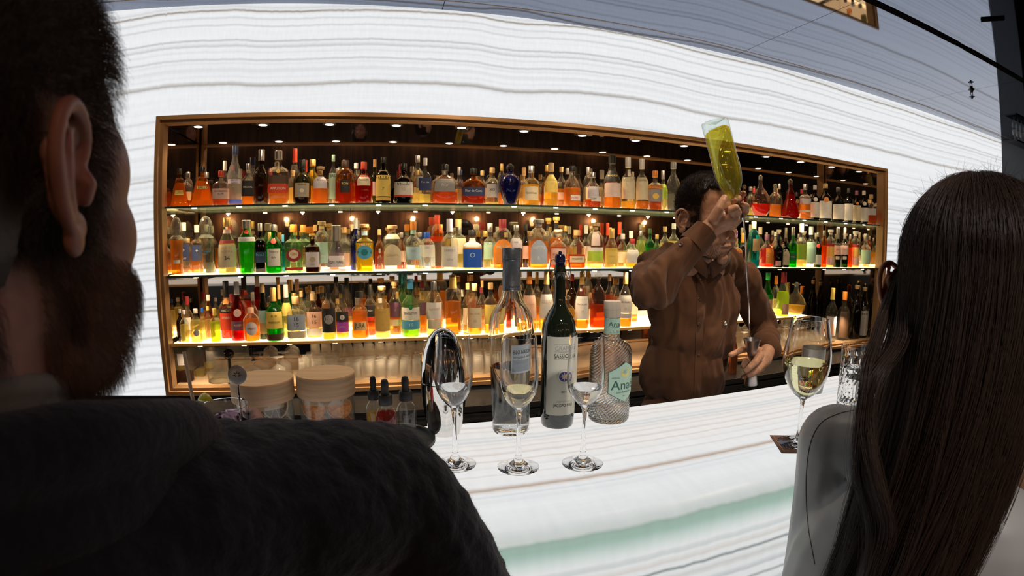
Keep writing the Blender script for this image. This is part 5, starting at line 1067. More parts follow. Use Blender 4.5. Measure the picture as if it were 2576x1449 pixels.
# second layer on a clear tray
def stem_mesh(R, Hs, Hb):
    b2 = bmesh.new(); lathe(b2, [(R * .72, 0), (R * .93, Hb * .3), (R, Hb * .55), (R * .86, Hb * .82), (R * .42, Hb * .97), (.006, Hb + .004), (.0035, Hb + .02), (.0035, Hb + Hs - .012), (.012, Hb + Hs - .004), (R * .82, Hb + Hs), (R * .80, Hb + Hs + .002), (.0005, Hb + Hs + .003)], n=24, cap=False)
    m_ = bpy.data.meshes.new('stemware'); b2.to_mesh(m_); b2.free(); m_.materials.append(tg_m); m_.polygons.foreach_set('use_smooth', [True] * len(m_.polygons)); return m_
bal = stem_mesh(.054, .05, .105); wn = stem_mesh(.038, .07, .085)
for i, (px, yy, lb) in enumerate(((633, 3.05, 'upturned balloon glass on the niche floor, left one in front'), (697, 3.05, 'upturned balloon glass on the niche floor, right one in front'), (655, 3.18, 'upturned balloon glass on the niche floor, left one behind'), (712, 3.18, 'upturned balloon glass on the niche floor, right one behind'))):
    o = bpy.data.objects.new('balloon_glass', bal); COL.objects.link(o); o.location = (place(px, DECK, yy), yy, DECK + .0004); tag(o, lb, 'glass', 'upturned balloon glasses')
for row, yy in enumerate((3.04, 3.13, 3.22)):
    for i in range(11):
        x = place(1872, DECK, yy) + .088 * i + row * .02
        if x > place(2070, DECK, yy): continue
        o = bpy.data.objects.new('stemmed_glass', wn); COL.objects.link(o); o.location = (x, yy, DECK + .0004); tag(o, f'upturned stemmed glass on the niche floor right of the bartender, {words[i]} in the {("front", "middle", "back")[row]} row', 'glass', 'upturned stemmed glasses')
# left end of the niche floor: two square carafes, a wide jar and a black tap
def carafe(px, yy, R, Hh, liq, lev, lab, sh='square', cap=None, labs=()):
    return bottle('glass_carafe', (place(px, DECK, yy), yy, DECK + .0004), R, Hh, sh, 'clear', liq, lev, cap, labs, 0, lab, 'carafe', n=24)
SH['box'] = ([(.95, 0), (1, .02), (1, .97), (.93, 1.0)], .9, 6, .9, .3); SH['drum'] = ([(.96, 0), (1, .02), (1, .98), (.97, 1.0)], 1, 2, .9, .3)
carafe(464, 3.11, .048, .21, 'cola', .28, 'square glass carafe of dark syrup by the left jamb', 'box', None, [('b', .52, .86, 30, 'pearl')])
carafe(500, 3.235, .035, .20, 'straw', .2, 'narrow clear carafe behind the syrup carafe', 'box')
carafe(551, 3.105, .078, .20, 'water', .3, 'wide clear glass drum jar left of the black tap', 'drum')
tp = empty('beer_tap', (place(577, DECK, 3.03), 3.032, DECK + .0004), 0, 'slim black tap with a round knob at the left of the niche', 'tap')
obj('column', lathebm([(.02, 0), (.02, .004), (.010, .008), (.010, .15)], n=20), black, tp)
b2 = bmesh.new(); lathe(b2, [(.008, .150), (.026, .160), (.034, .176), (.034, .190), (.026, .204), (.010, .212)], n=24); obj('knob', b2, pbr('gloss_black', (.01, .01, .01), .1), tp)
# glass cloche on the lowest shelf
q = room_for(S3, 526, S3, 3.0, R=.045)
if q:
    cl = empty('glass_cloche', (q[0], q[1], S3 + .0004), 0, 'low glass cloche among the soda bottles on the lowest shelf', 'cloche')
    b2 = bmesh.new(); lathe(b2, [(.045, 0), (.045, .03), (.040, .055), (.028, .073), (.012, .081), (.0005, .083)], n=28, cap=False); obj('dome', b2, thin((.95, .93, .9), .12, .03, name='cloche_glass'), cl)
    b2 = bmesh.new(); lathe(b2, [(.004, .083), (.004, .088), (.008, .093), (.004, .100), (.0005, .101)], n=12, cap=False); obj('knob', b2, M_cap('ink'), cl)
# ================================================================== people
def ball(bm, c, r, rot=None, seg=20):
    if not hasattr(r, '__len__'): r = (r, r, r)
    M = Matrix.Translation(Vector(c)) @ (rot.to_4x4() if rot else Matrix.Identity(4)) @ Matrix.Diagonal((*r, 1))
    bmesh.ops.create_uvsphere(bm, u_segments=seg, v_segments=seg // 2 + 2, radius=1.0, matrix=M)
def limb(bm, pts, rad, seg=16):
    pts = [Vector(p) for p in pts]
    if not hasattr(rad, '__len__'): rad = [rad] * len(pts)
    for p, r in zip(pts, rad): ball(bm, p, r, seg=seg)
    for a, c, ra, rc in zip(pts, pts[1:], rad, rad[1:]): tube(bm, [a, c], [ra, rc], seg)
def remesh(bm, voxel, smooth=4, fac=.5):
    me = bpy.data.meshes.new('tmp'); bm.to_mesh(me); bm.free()
    o = bpy.data.objects.new('tmp', me); COL.objects.link(o)
    m = o.modifiers.new('r', 'REMESH'); m.mode = 'VOXEL'; m.voxel_size = voxel; m.adaptivity = 0
    if smooth: s = o.modifiers.new('s', 'SMOOTH'); s.factor = fac; s.iterations = smooth
    out = bpy.data.meshes.new_from_object(o.evaluated_get(bpy.context.evaluated_depsgraph_get()))
    bpy.data.objects.remove(o); bpy.data.meshes.remove(me); return out
def tobm(me):
    b2 = bmesh.new(); b2.from_mesh(me); bpy.data.meshes.remove(me); return b2
def joinm(*mes):
    b2 = bmesh.new()
    for m in mes: b2.from_mesh(m)
    return b2
def displace(me, fn):
    n = len(me.vertices); co = np.empty(n * 3); me.vertices.foreach_get('co', co); co = co.reshape(-1, 3)
    no = np.empty(n * 3); me.vertices.foreach_get('normal', no); no = no.reshape(-1, 3)
    for i in range(n):
        d = fn(Vector(co[i]), Vector(no[i])); co[i] += no[i] * d
    me.vertices.foreach_set('co', co.ravel()); me.update(); return me
def hairs(name, paths, rad, m, parent, tip=.3):
    """one hair object from an (N, K, 3) array of strands"""
    A = np.asarray(paths, dtype=np.float32); n, k, _ = A.shape
    hc = bpy.data.hair_curves.new(name); hc.add_curves([k] * n)
    hc.attributes['position'].data.foreach_set('vector', A.ravel()) if 'position' in hc.attributes else hc.points.foreach_set('position', A.ravel())
    ra = hc.attributes.get('radius') or hc.attributes.new('radius', 'FLOAT', 'POINT')
    ra.data.foreach_set('value', np.tile(np.linspace(1, tip, k) * rad, n).astype(np.float32))
    hc.materials.append(m); o = bpy.data.objects.new(name, hc); COL.objects.link(o); o.parent = parent; return o
def skin(name, col, sss=.25):
    m = pbr(name, col, .48, spec=.35, noise_col=(55, (1, 1, 1), tuple(v * .82 for v in col)), bump=(420, .15, .0006))
    b_ = [n for n in m.node_tree.nodes if n.type == 'BSDF_PRINCIPLED'][0]
    b_.inputs['Subsurface Weight'].default_value = sss; b_.inputs['Subsurface Radius'].default_value = (.012, .004, .002); b_.inputs['Subsurface Scale'].default_value = .6
    return m
def hair_mat(name, c1, rough=.42):
    return pbr(name, c1, rough, spec=.4)
def face(bm, k=1.0, fem=0.0):
    """head in its own frame: face towards -Y, z = 0 at eye level"""
    def E(c, r, rot=None): ball(bm, Vector(c) * k, tuple(q * k for q in r), rot, 24)
    E((0, .016, .042), (.076, .096, .083)); E((0, -.022, .02), (.066, .070, .075)); E((0, -.032, -.028), (.058 - .003 * fem, .058, .076)); E((0, -.040, -.074), (.047 - .004 * fem, .048, .034))
    E((0, -.083, -.098), (.020, .016, .017)); E((0, .01, -.05), (.056, .055, .05))
    for s in (-1, 1):
        E((s * .040, -.056, -.026), (.022, .026, .028)); E((s * .024, -.081, .024), (.022, .010, .008)); E((s * .046, -.046, .006), (.019, .028, .030)); E((s * .040, -.030, -.078), (.018, .036, .022)); E((s * .042, -.044, -.052), (.018, .032, .036))
        E((s * .0105, -.104, -.0335), (.0085, .0085, .0075)); E((s * .030, -.070, -.050), (.020, .018, .026))
    limb(bm, [Vector(p) * k for p in ((0, -.086, .014), (0, -.100, -.010), (0, -.113, -.029))], [.0085 * k, .0090 * k, .0115 * k])
    E((0, -.0840, -.0560), (.024, .0125, .0055)); E((0, -.0825, -.0665), (.021, .0120, .0060)); E((0, -.076, -.060), (.032, .016, .022)); E((0, -.080, -.081), (.016, .012, .010))
def ear(bm, side, k=1.0, flare=25, pos=(.0765, .012, -.004)):
    """outer ear; a = backwards, b = up, n = outwards"""
    fl = math.radians(flare)
    def T(a, b_, n):
        a2 = a * math.cos(fl) * 1.0 + (-n) * math.sin(fl) * 0; n2 = n + (a + .014) * math.sin(fl)
        return Vector((side * (pos[0] + n2 * k), pos[1] + a2 * k, pos[2] + b_ * k))
    H = bez([(-.006, .002, .003), (-.013, .010, .004), (-.014, .021, .006), (-.006, .031, .008), (.005, .0345, .0095), (.015, .029, .0105), (.0200, .017, .0105), (.0195, .003, .010), (.0150, -.011, .009), (.0085, -.021, .008), (.002, -.0265, .007)], 44)
    limb(bm, [T(*p) for p in H], [.0026 + .0007 * math.sin(i / 43 * PI) for i in range(44)], 10)
    A = bez([(.001, .0235, .006), (.008, .019, .0085), (.0110, .009, .0100), (.0105, -.004, .0095), (.006, -.014, .008), (-.001, -.018, .006)], 24)
    limb(bm, [T(*p) for p in A], [.0021 + .0010 * math.sin(i / 23 * PI) for i in range(24)], 10)
    B = bez([(.008, .018, .0075), (.010, .024, .007), (.008, .029, .007)], 8); limb(bm, [T(*p) for p in B], .0022, 10)
    limb(bm, [T(-.012, -.009, .006), T(-.0115, -.002, .0085), T(-.012, .004, .005)], [.0030, .0036, .0028], 10)
    for a, b_, r in ((.003, .019, .011), (.008, .006, .012), (.007, -.008, .010), (-.004, .022, .009), (.013, .012, .008), (-.004, .004, .009)):
        p = T(a, b_, .0015); ball(bm, p, (.0036 * k, r * k * .80, r * k * .95), Matrix.Rotation(side * -fl, 3, 'Z'), 12)
    ball(bm, T(.002, .004, .0012), (.0030 * k, .0150 * k, .0255 * k), Matrix.Rotation(side * -fl, 3, 'Z'), 16)
    ball(bm, T(.0015, -.0275, .0055), (.0042 * k, .0082 * k, .0090 * k), Matrix.Rotation(side * -fl, 3, 'Z'), 14); ball(bm, T(-.004, -.022, .004), (.004 * k, .007 * k, .008 * k), None, 12)
    limb(bm, [T(-.010, .012, -.004), T(-.008, -.012, -.005)], .0065 * k, 10)
def head_mesh(voxel, k=1.0, fem=0, ears=True, flare=25, neck=(.056, .060), smooth=5, nl=.045, nz=-.20, ek=None):
    b2 = bmesh.new(); face(b2, k, fem)
    limb(b2, [Vector((0, .022, -.050)) * k, Vector((0, .034, -.12)) * k, Vector((0, nl, nz)) * k], [neck[0], neck[0] * .98, neck[1]])
    base = remesh(b2, voxel, smooth)
    if not ears: return base
    b3 = bmesh.new(); ear(b3, 1, ek or k, flare); ear(b3, -1, ek or k, flare); em = remesh(b3, .0011, 3)
    b4 = joinm(base, em); bpy.data.meshes.remove(base); bpy.data.meshes.remove(em)
    out = bpy.data.meshes.new('head'); b4.to_mesh(out); b4.free(); return out
def xform(me, M): me.transform(M); me.update(); return me
def head_frame(c, az, tilt=0, roll=0):
    """az = way the face looks, measured from +Y towards +X"""
    return Matrix.Translation(Vector(c)) @ Matrix.Rotation(PI - math.radians(az), 4, 'Z') @ Matrix.Rotation(math.radians(tilt), 4, 'X') @ Matrix.Rotation(math.radians(roll), 4, 'Y')
def surface_points(me, n, keep, rd):
    """random points on a mesh: positions and normals, weighted by area"""
    me.calc_loop_triangles(); tri = np.empty(len(me.loop_triangles) * 3, dtype=np.int32); me.loop_triangles.foreach_get('vertices', tri); tri = tri.reshape(-1, 3)
    co = np.empty(len(me.vertices) * 3); me.vertices.foreach_get('co', co); co = co.reshape(-1, 3)
    a, b_, c = co[tri[:, 0]], co[tri[:, 1]], co[tri[:, 2]]; cr = np.cross(b_ - a, c - a); ar = np.linalg.norm(cr, axis=1); cen = (a + b_ + c) / 3; no = cr / np.maximum(ar, 1e-12)[:, None]
    mk = keep(cen, no); p = ar * mk; p = p / p.sum(); i = rd.choice(len(p), n, p=p); u = rd.random((n, 2)); f = u.sum(1) > 1; u[f] = 1 - u[f]
    return a[i] + (b_ - a)[i] * u[:, :1] + (c - a)[i] * u[:, 1:], no[i]
RD = np.random.default_rng(5)
def short_hair(P, Nn, length, comb, wav=.25, seg=5, jit=.25):
    """strands leaning from the normal towards a combing direction"""
    n = len(P); L = length * (.7 + .6 * RD.random(n)); out = np.zeros((n, seg, 3)); out[:, 0] = P - Nn * .0006
    d = Nn + RD.normal(0, jit, (n, 3))
    for s in range(1, seg):
        t = s / (seg - 1); v = Nn * (1 - t) + comb * (.4 + 1.2 * t) + RD.normal(0, wav, (n, 3)) * .35 + d * .2
        v /= np.linalg.norm(v, axis=1)[:, None]; out[:, s] = out[:, s - 1] + v * (L / (seg - 1))[:, None]
    return out
# ------------------------------------------------------------------ bartender
bt = empty('person', (1.02, 1.33, 0), 0, 'bartender in a brown shirt pouring from a raised upturned bottle into a jigger', 'person')
inv_b = Matrix.Translation((-1.02, -1.33, 0))
sk1 = skin('skin_warm', (.52, .27, .16)); shirt = pbr('brown_shirt_cloth', (.105, .046, .022), .85, spec=.15, sheen=.08, bump=(260, .25, .001))
HB = Y(1781, 553, 1.255)
hm = head_mesh(.0022, 1.0, 0, flare=32); MH = head_frame(HB, 172, 14, -4)
keep_h = lambda c, n: ((c[:, 2] > .045 + .30 * np.maximum(0, -c[:, 1] - .02)) | ((c[:, 1] > .02) & (c[:, 2] > -.045)) | ((c[:, 1] > -.030) & (c[:, 2] > -.005) & (np.abs(c[:, 0]) > .05))) & ~((c[:, 1] < -.030) & (c[:, 2] < .098)) & (c[:, 2] > -.06) & (np.abs(c[:, 0]) < .083) & ~((np.abs(c[:, 0]) > .068) & (c[:, 2] < .028) & (c[:, 1] < .035))
P_, N_ = surface_points(hm, 16000, keep_h, RD)
cmb = np.stack([P_[:, 0] * 3, np.full(len(P_), -.35), .4 - 6 * np.maximum(0, .05 - P_[:, 2])], 1)
bh = short_hair(P_, N_, .022, cmb, .9, 6, .5)
keep_b = lambda c, n: (c[:, 2] < -.046) & (c[:, 2] > -.118) & (c[:, 1] < -.012) & ~((np.abs(c[:, 0]) < .026) & (c[:, 2] > -.073) & (c[:, 2] < -.050)) & ~((np.abs(c[:, 0]) < .045) & (c[:, 2] > -.040)) & (c[:, 1] > -.30)
P2, N2 = surface_points(hm, 7000, keep_b, RD); bb = short_hair(P2, N2, .004, np.tile([0, 0, -.8], (len(P2), 1)), .4, 3, .3)
RS, RE, RW = Y(1652, 682, 1.33), Y(1640, 728, 1.13), Y(1772, 584, 1.115)
LS, LE, LW = Y(1866, 698, 1.36), Y(1926, 822, 1.36), Y(1930, 886, 1.245)
CH, BE, PE = Y(1748, 775, 1.345), Y(1722, 930, 1.345), Y(1714, 1060, 1.35)
fl = lambda v, z: Vector((v.x, v.y, z))
b2 = bmesh.new()
ball(b2, CH, (.130, .076, .145)); ball(b2, BE, (.120, .074, .13)); ball(b2, PE, (.130, .080, .12)); limb(b2, [RS, RE], [.040, .034]); limb(b2, [RE, RW], [.032, .0255]); limb(b2, [LS, LE, LW], [.040, .033, .0255])
limb(b2, [RS, Y(1762, 672, 1.32), LS], [.036, .050, .036])
for s in (-.085, .085): limb(b2, [PE + Vector((s, 0, -.06)), fl(PE, .50) + Vector((s, -.01, 0)), fl(PE, .09) + Vector((s, .01, 0))], [.080, .054, .038]); limb(b2, [fl(PE, .04) + Vector((s, .02, 0)), fl(PE, .035) + Vector((s, -.13, 0))], [.040, .032])
body = remesh(b2, .006, 4)
# hands
def Q(px, py, y): return Y(px, py, y)
b2 = bmesh.new()
# raised right hand around the bottle neck
limb(b2, [RE.lerp(RW, .6), RW], [.029, .0255]); limb(b2, [RW, Q(1800, 566, 1.11), Q(1826, 556, 1.112)], [.0255, .027, .026])
limb(b2, [Q(1800, 560, 1.105), Q(1815, 552, 1.10), Q(1842, 548, 1.115)], [.024, .025, .022]); limb(b2, [Q(1838, 562, 1.13), Q(1856, 548, 1.14)], [.020, .016])
limb(b2, [Q(1795, 552, 1.095), Q(1808, 527, 1.085), Q(1817, 508, 1.088), Q(1822, 498, 1.092)], [.0165, .0135, .0115, .0095])
limb(b2, [Q(1840, 545, 1.10), Q(1836, 530, 1.085), Q(1850, 524, 1.080), Q(1858, 535, 1.092)], [.0140, .0120, .0115, .0095])
limb(b2, [Q(1856, 540, 1.13), Q(1866, 516, 1.135), Q(1858, 500, 1.125), Q(1846, 504, 1.105)], [.0125, .0110, .0105, .0090])
limb(b2, [Q(1852, 530, 1.14), Q(1858, 503, 1.15), Q(1868, 488, 1.135), Q(1871, 487, 1.120)], [.0125, .0105, .0092, .0080])
limb(b2, [Q(1862, 548, 1.14), Q(1876, 532, 1.135), Q(1878, 518, 1.120), Q(1868, 514, 1.105)], [.0110, .0098, .0088, .0075])
# left hand closed on the jigger
JY = 1.20
limb(b2, [LE.lerp(LW, .6), LW, Q(1926, 892, 1.225)], [.029, .0255, .025]); limb(b2, [Q(1930, 884, 1.235), Q(1921, 903, 1.215), Q(1913, 914, 1.205)], [.0250, .0275, .022])
limb(b2, [Q(1918, 886, 1.235), Q(1893, 876, 1.245), Q(1866, 880, 1.235), Q(1838, 893, 1.225)], [.0150, .0115, .0100, .0085])
limb(b2, [Q(1912, 894, 1.190), Q(1899, 912, 1.168), Q(1885, 925, 1.168), Q(1877, 933, 1.172)], [.0140, .0112, .0100, .0086])
limb(b2, [Q(1918, 914, 1.195), Q(1906, 930, 1.170), Q(1893, 940, 1.170), Q(1884, 945, 1.176)], [.0135, .0108, .0095, .0082])
limb(b2, [Q(1916, 926, 1.205), Q(1900, 938, 1.195), Q(1880, 945, 1.205), Q(1869, 949, 1.205)], [.0120, .0095, .0085, .0075])
limb(b2, [Q(1914, 892, 1.24), Q(1893, 900, 1.242), Q(1877, 908, 1.225), Q(1870, 920, 1.205)], [.0145, .0120, .0108, .0092])
hands = remesh(b2, .0018, 3)
hm2 = xform(hm.copy(), MH)
b2 = joinm(hm2, body, hands); o_body = bpy.data.meshes.new('body'); b2.to_mesh(o_body); b2.free()
xform(o_body, inv_b); obj('body', o_body, sk1, bt)
def tr(A, M):
    A = np.asarray(A); s = A.shape; M = np.array(M); return (A.reshape(-1, 3) @ M[:3, :3].T + M[:3, 3]).reshape(s)
hd = hair_mat('dark_brown_hair', (.035, .022, .016))
hairs('hair', tr(bh, inv_b @ MH), .00034, hd, bt); hairs('beard', tr(bb, inv_b @ MH), .00012, hd, bt)
b2 = bmesh.new(); ball(b2, (0, .020, .052), (.0755, .094, .080)); ball(b2, (0, .038, .012), (.073, .080, .070)); o = remesh(b2, .004, 3); 
bmh = tobm(o); bmesh.ops.delete(bmh, geom=[v for v in bmh.verts if (v.co.y < -.028 and v.co.z < .102) or v.co.z < -.045 or (v.co.y < .03 and v.co.z < .045 and abs(v.co.x) > .03)], context='VERTS')
me_ = bpy.data.meshes.new('hair_base'); bmh.to_mesh(me_); bmh.free(); me_.transform(Matrix.Scale(1.035, 4)); xform(me_, inv_b @ MH); obj('hair_base', me_, hd, bt)
for s in (-1, 1):       # eyes and brows
    e = bmesh.new(); ball(e, (s * .031, -.0765, -.001), .0115, seg=16); ob = obj('eye', e, pbr('eye_white', (.6, .55, .5), .2), bt); ob.data.transform(inv_b @ MH)
    e = bmesh.new(); ball(e, (s * .033, -.0862, -.003), (.0048, .003, .0048), seg=12); ob2 = obj('iris', e, pbr('dark_iris', (.03, .015, .01), .1), ob); ob2.data.transform(inv_b @ MH)
    e = bmesh.new(); limb(e, [(s * .014, -.0935, .021), (s * .030, -.0935, .027), (s * .048, -.083, .022)], [.0028, .0034, .0018], 8); ob = obj('eyebrow', e, hd, bt); ob.data.transform(inv_b @ MH)
e = bmesh.new(); limb(e, [(-.021, -.0895, -.0615), (0, -.0962, -.0612), (.021, -.0895, -.0615)], [.0010, .0016, .0010], 8); ob = obj('mouth', e, pbr('lip_line', (.20, .07, .05), .5), bt); ob.data.transform(inv_b @ MH)
# shirt
def folds(amp, fr, seed=0, dirv=None):
    def f(p, n):
        w_ = noise.noise(p * 4 + Vector((seed, 0, 0))) * .10
        q = Vector(((p.x + w_) * fr + seed, p.y * fr * .7, (p.z + p.x * .5) * fr * .30)); a = noise.noise(q); c = noise.noise(q * 2.1 + Vector((5, 1, 2)))
        return amp * (a * .75 + c * .38 - abs(a) * .3) + .002
    return f
b2 = bmesh.new()
ball(b2, CH, (.162, .108, .165)); ball(b2, CH + Vector((0, 0, -.07)), (.158, .106, .14)); ball(b2, BE, (.152, .104, .15)); ball(b2, PE + Vector((0, 0, .03)), (.155, .108, .13))
limb(b2, [RS, RS.lerp(RE, .5), RE], [.064, .060, .053]); limb(b2, [RE, RE.lerp(RW, .5), RE.lerp(RW, .86)], [.053, .044, .035])
limb(b2, [LS, LE], [.062, .052]); limb(b2, [LE, LE.lerp(LW, .5), LE.lerp(LW, .84)], [.052, .046, .040])
limb(b2, [RS, Y(1700, 655, 1.34), Y(1762, 668, 1.33), Y(1822, 660, 1.345), LS], [.056, .056, .060, .054, .056])
sm = displace(remesh(b2, .0045, 5), folds(.024, 21)); xform(sm, inv_b); obj('shirt', sm, shirt, bt)
# cuffs, collar, placket, pocket, buttons
def ring(c, ax, r0, r1, L, m, nm, n=28, th=.003):
    ax = Vector(ax).normalized(); q = ax.to_track_quat('Z', 'Y').to_matrix().to_4x4()
    e = bmesh.new(); lathe(e, [(r0, 0), (r1, L), (r1 - th, L), (r0 - th, 0)], n=n, cap=False); lathe(e, [(r0, 0), (r0 - th, 0)], n=n, cap=False)
    e.transform(inv_b @ Matrix.Translation(Vector(c)) @ q); return obj(nm, e, m, bt)
ring(RE.lerp(RW, .74), RW - RE, .0400, .0345, .062, shirt, 'cuff'); ring(LE.lerp(LW, .62), LW - LE, .0450, .0390, .046, shirt, 'cuff')
bk = pbr('brown_button', (.07, .035, .02), .3); silver = pbr('silver_button', (.5, .48, .45), .25, .9)
def button(p, n, m, r=.0055):
    e = bmesh.new(); lathe(e, [(.0005, 0), (r, 0), (r, .0018), (r * .8, .0026), (.0005, .002)], n=16, cap=False); e.transform(inv_b @ Matrix.Translation(p) @ Vector(n).to_track_quat('Z', 'Y').to_matrix().to_4x4()); obj('button', e, m, bt)
dpsg = bpy.context.evaluated_depsgraph_get()
from mathutils.bvhtree import BVHTree
bv = BVHTree.FromPolygons([tuple(v.co) for v in sm.vertices], [tuple(p.vertices) for p in sm.polygons])
def hit(px, py, off=.001):
    d = pix(px, py).normalized(); h = bv.ray_cast(inv_b @ Vector((0, 0, EYE)), d)
    return (None, None) if h[0] is None else (inv_b.inverted() @ h[0] - d * off, h[1])
for (px, py), m, r in (((1751, 606), bk, .006), ((1713, 615), bk, .0055), ((1762, 700), bk, .0055), ((1760, 752), bk, .0055), ((1758, 815), bk, .0055), ((1758, 893), bk, .0055), ((1824, 814), silver, .0062)):
    p, n = hit(px, py)
    if p: button(p, n, m, r)
def strip_on(pts, half, nm, m, off=.003):
    e = bmesh.new(); prev = None
    for px, py in pts:
        a, n1 = hit(px - half, py, off); c, n2 = hit(px + half, py, off)
        if a is None or c is None: prev = None; continue
        v = (e.verts.new(inv_b @ a), e.verts.new(inv_b @ c))
        if prev: e.faces.new((prev[0], prev[1], v[1], v[0]))
        prev = v
    if len(e.faces): obj(nm, e, m, bt)
strip_on([(1764 - (y_ - 690) * .03, y_) for y_ in range(690, 1000, 8)], 9, 'placket', shirt)
strip_on([(1838 + (y_ - 800) * .02, y_) for y_ in range(800, 808, 3)], 28, 'pocket_flap', shirt, .004)
NB = Y(1783, 650, 1.285)
for s in (-1, 1):
    e = bmesh.new(); pts = bez([Y(1783 + s * -2, 690, 1.225), Y(1783 + s * 26, 668, 1.235), Y(1783 + s * 44, 642, 1.28), Y(1783 + s * 36, 634, 1.34), Y(1783 + s * 4, 640, 1.375)], 16)
    top = [p + Vector((s * .004, .0, .030)) for p in pts]; a = [e.verts.new(p) for p in pts]; c = [e.verts.new(p) for p in top]; dn = [e.verts.new(p + Vector((s * .012, -.006, -.012))) for p in pts]
    for i in range(15): e.faces.new((a[i], a[i + 1], c[i + 1], c[i])); e.faces.new((c[i], c[i + 1], dn[i + 1], dn[i]))
    e.transform(inv_b); ob = obj('collar', e, shirt, bt); sd = ob.modifiers.new('s', 'SOLIDIFY'); sd.thickness = .0025
# trousers
b2 = bmesh.new(); ball(b2, PE + Vector((0, 0, -.03)), (.158, .112, .12))
for s in (-.088, .088): limb(b2, [PE + Vector((s, 0, -.06)), fl(PE, .50) + Vector((s, -.01, 0)), fl(PE, .10) + Vector((s, .01, 0))], [.098, .072, .056])
tm = displace(remesh(b2, .009, 4), folds(.010, 12, 3)); xform(tm, inv_b); obj('trousers', tm, pbr('dark_trousers', (.03, .022, .018), .8), bt)
# watch
ring(LE.lerp(LW, .90), LW - LE, .0300, .0295, .020, pbr('black_strap', (.012, .012, .012), .35), 'watch_strap', th=.004)
# ------------------------------------------------------------------ bottle, spout, stream, jigger
A0, A1 = Y(1797, 303, 1.13), Y(1851, 520, 1.115); ax = (A1 - A0); Lb = ax.length; ax.normalize()
pb = empty('pouring_bottle', A0, 0, 'upturned bottle of yellow spirit held high by the bartender', 'bottle'); pb.rotation_euler = ax.to_track_quat('Z', 'Y').to_euler()
Rp = .0385; pr = [(.84, 0), (.97, .010), (1, .03), (1, .20), (.985, .40), (1, .55), (.97, .66), (.86, .745), (.66, .81), (.45, .87), (.36, .91), (.33, .96), (.33, 1.0)]
out = [(a * Rp, z * Lb) for a, z in pr]; inn = [(max(.0006, a - .003), z) for a, z in out if z > .03 * Lb]
g = bmesh.new(); lathe(g, [(.0006, .012), (Rp * .5, .006)] + out + inn[::-1] + [(inn[0][0] * .7, .022), (.0006, .030)], n=44, cap=False); bmesh.ops.recalc_face_normals(g, faces=g.faces); obj('glass', g, thin((.90, .96, .94), .01, .02, name='aqua_bottle_glass'), pb)
lv = .135; li = [(rad_at([(a, z) for a, z in out], lv * Lb) - .0029, lv * Lb)] + [(a + .0001, z) for a, z in inn if z > lv * Lb]
g = bmesh.new(); lathe(g, [(.0006, lv * Lb)] + li + [(.0006, li[-1][1])], n=40, cap=False)
for v in g.verts:
    if abs(v.co.z - lv * Lb) < .0005: v.co.z += v.co.x * .28 + .0012 * math.sin(v.co.x * 400)
ym, yt = nt('yellow_spirit'); ya = N(yt, 'BsdfTransparent'); yb = N(yt, 'BsdfTranslucent'); yc = N(yt, 'BsdfGlass'); y1 = N(yt, 'MixShader'); y2 = N(yt, 'MixShader'); yo = N(yt, 'OutputMaterial')
ya.inputs[0].default_value = (.99, .84, .26, 1); yb.inputs[0].default_value = (.96, .72, .12, 1); yc.inputs['Color'].default_value = (.99, .88, .36, 1); yc.inputs['IOR'].default_value = 1.2; y1.inputs[0].default_value = .35; y2.inputs[0].default_value = .10
for a_1, b_1 in ((ya.outputs[0], y1.inputs[1]), (yc.outputs[0], y1.inputs[2]), (y1.outputs[0], y2.inputs[1]), (yb.outputs[0], y2.inputs[2]), (y2.outputs[0], yo.inputs[0])): yt.links.new(a_1, b_1)
obj('spirit', g, ym, pb)
S0 = A1; S1_, S2_, S3_ = Y(1858, 536, 1.12), Y(1864, 546, 1.122), Y(1868, 553, 1.124)
sp = empty('pour_spout', A1, 0, 'black and steel pour spout in the neck of the upturned bottle', 'spout')
e = bmesh.new(); tube(e, [v - A1 for v in (A1 - ax * .004, S1_, S2_)], [.0105, .0100, .0088], 16); obj('rubber_stopper', e, pbr('black_rubber', (.02, .02, .02), .4), sp)
e = bmesh.new(); tube(e, [v - A1 for v in (S2_, S3_, Y(1871, 560, 1.125))], [.0060, .0035, .0022], 12); obj('spout_tip', e, ch, sp)
stm = obj('liquid_stream', tubebm(bez([Y(1871, 559, 1.125), Y(1875, 600, 1.14), Y(1879, 680, 1.165), Y(1884, 770, 1.19), Y(1886, 850, JY), Y(1888, 880, JY)], 40), [.0022 + .0003 * math.sin(i * 1.3) for i in range(40)], 10), realglass('falling_spirit', (.97, .97, .98), 0, 1.34)); tag(stm, 'thin clear stream falling from the spout into the jigger', 'stream')
J0, J1 = Y(1889, 967, JY), Y(1892, 853, JY); jax = J1 - J0; HJ = jax.length
jg_ = empty('jigger', J0, 0, 'tall double-cone steel jigger in the bartender lowered hand', 'jigger'); jg_.rotation_euler = jax.to_track_quat('Z', 'Y').to_euler()
g = bmesh.new(); lathe(g, [(.0220, 0), (.0226, .0006), (.0135, HJ * .40), (.0075, HJ * .47), (.0062, HJ * .50), (.0080, HJ * .54), (.0150, HJ * .70), (.0275, HJ * .995), (.0283, HJ), (.0272, HJ), (.0140, HJ * .70), (.0050, HJ * .56), (.0005, HJ * .555)], n=40, cap=False)
lathe(g, [(.0220, 0), (.0130, HJ * .38), (.0005, HJ * .44)], n=40, cap=False); obj('cup_body', g, pbr('worn_steel', (.66, .63, .60), .30, 1.0, noise_col=(30, (1, 1, .3), (.45, .42, .40))), jg_)
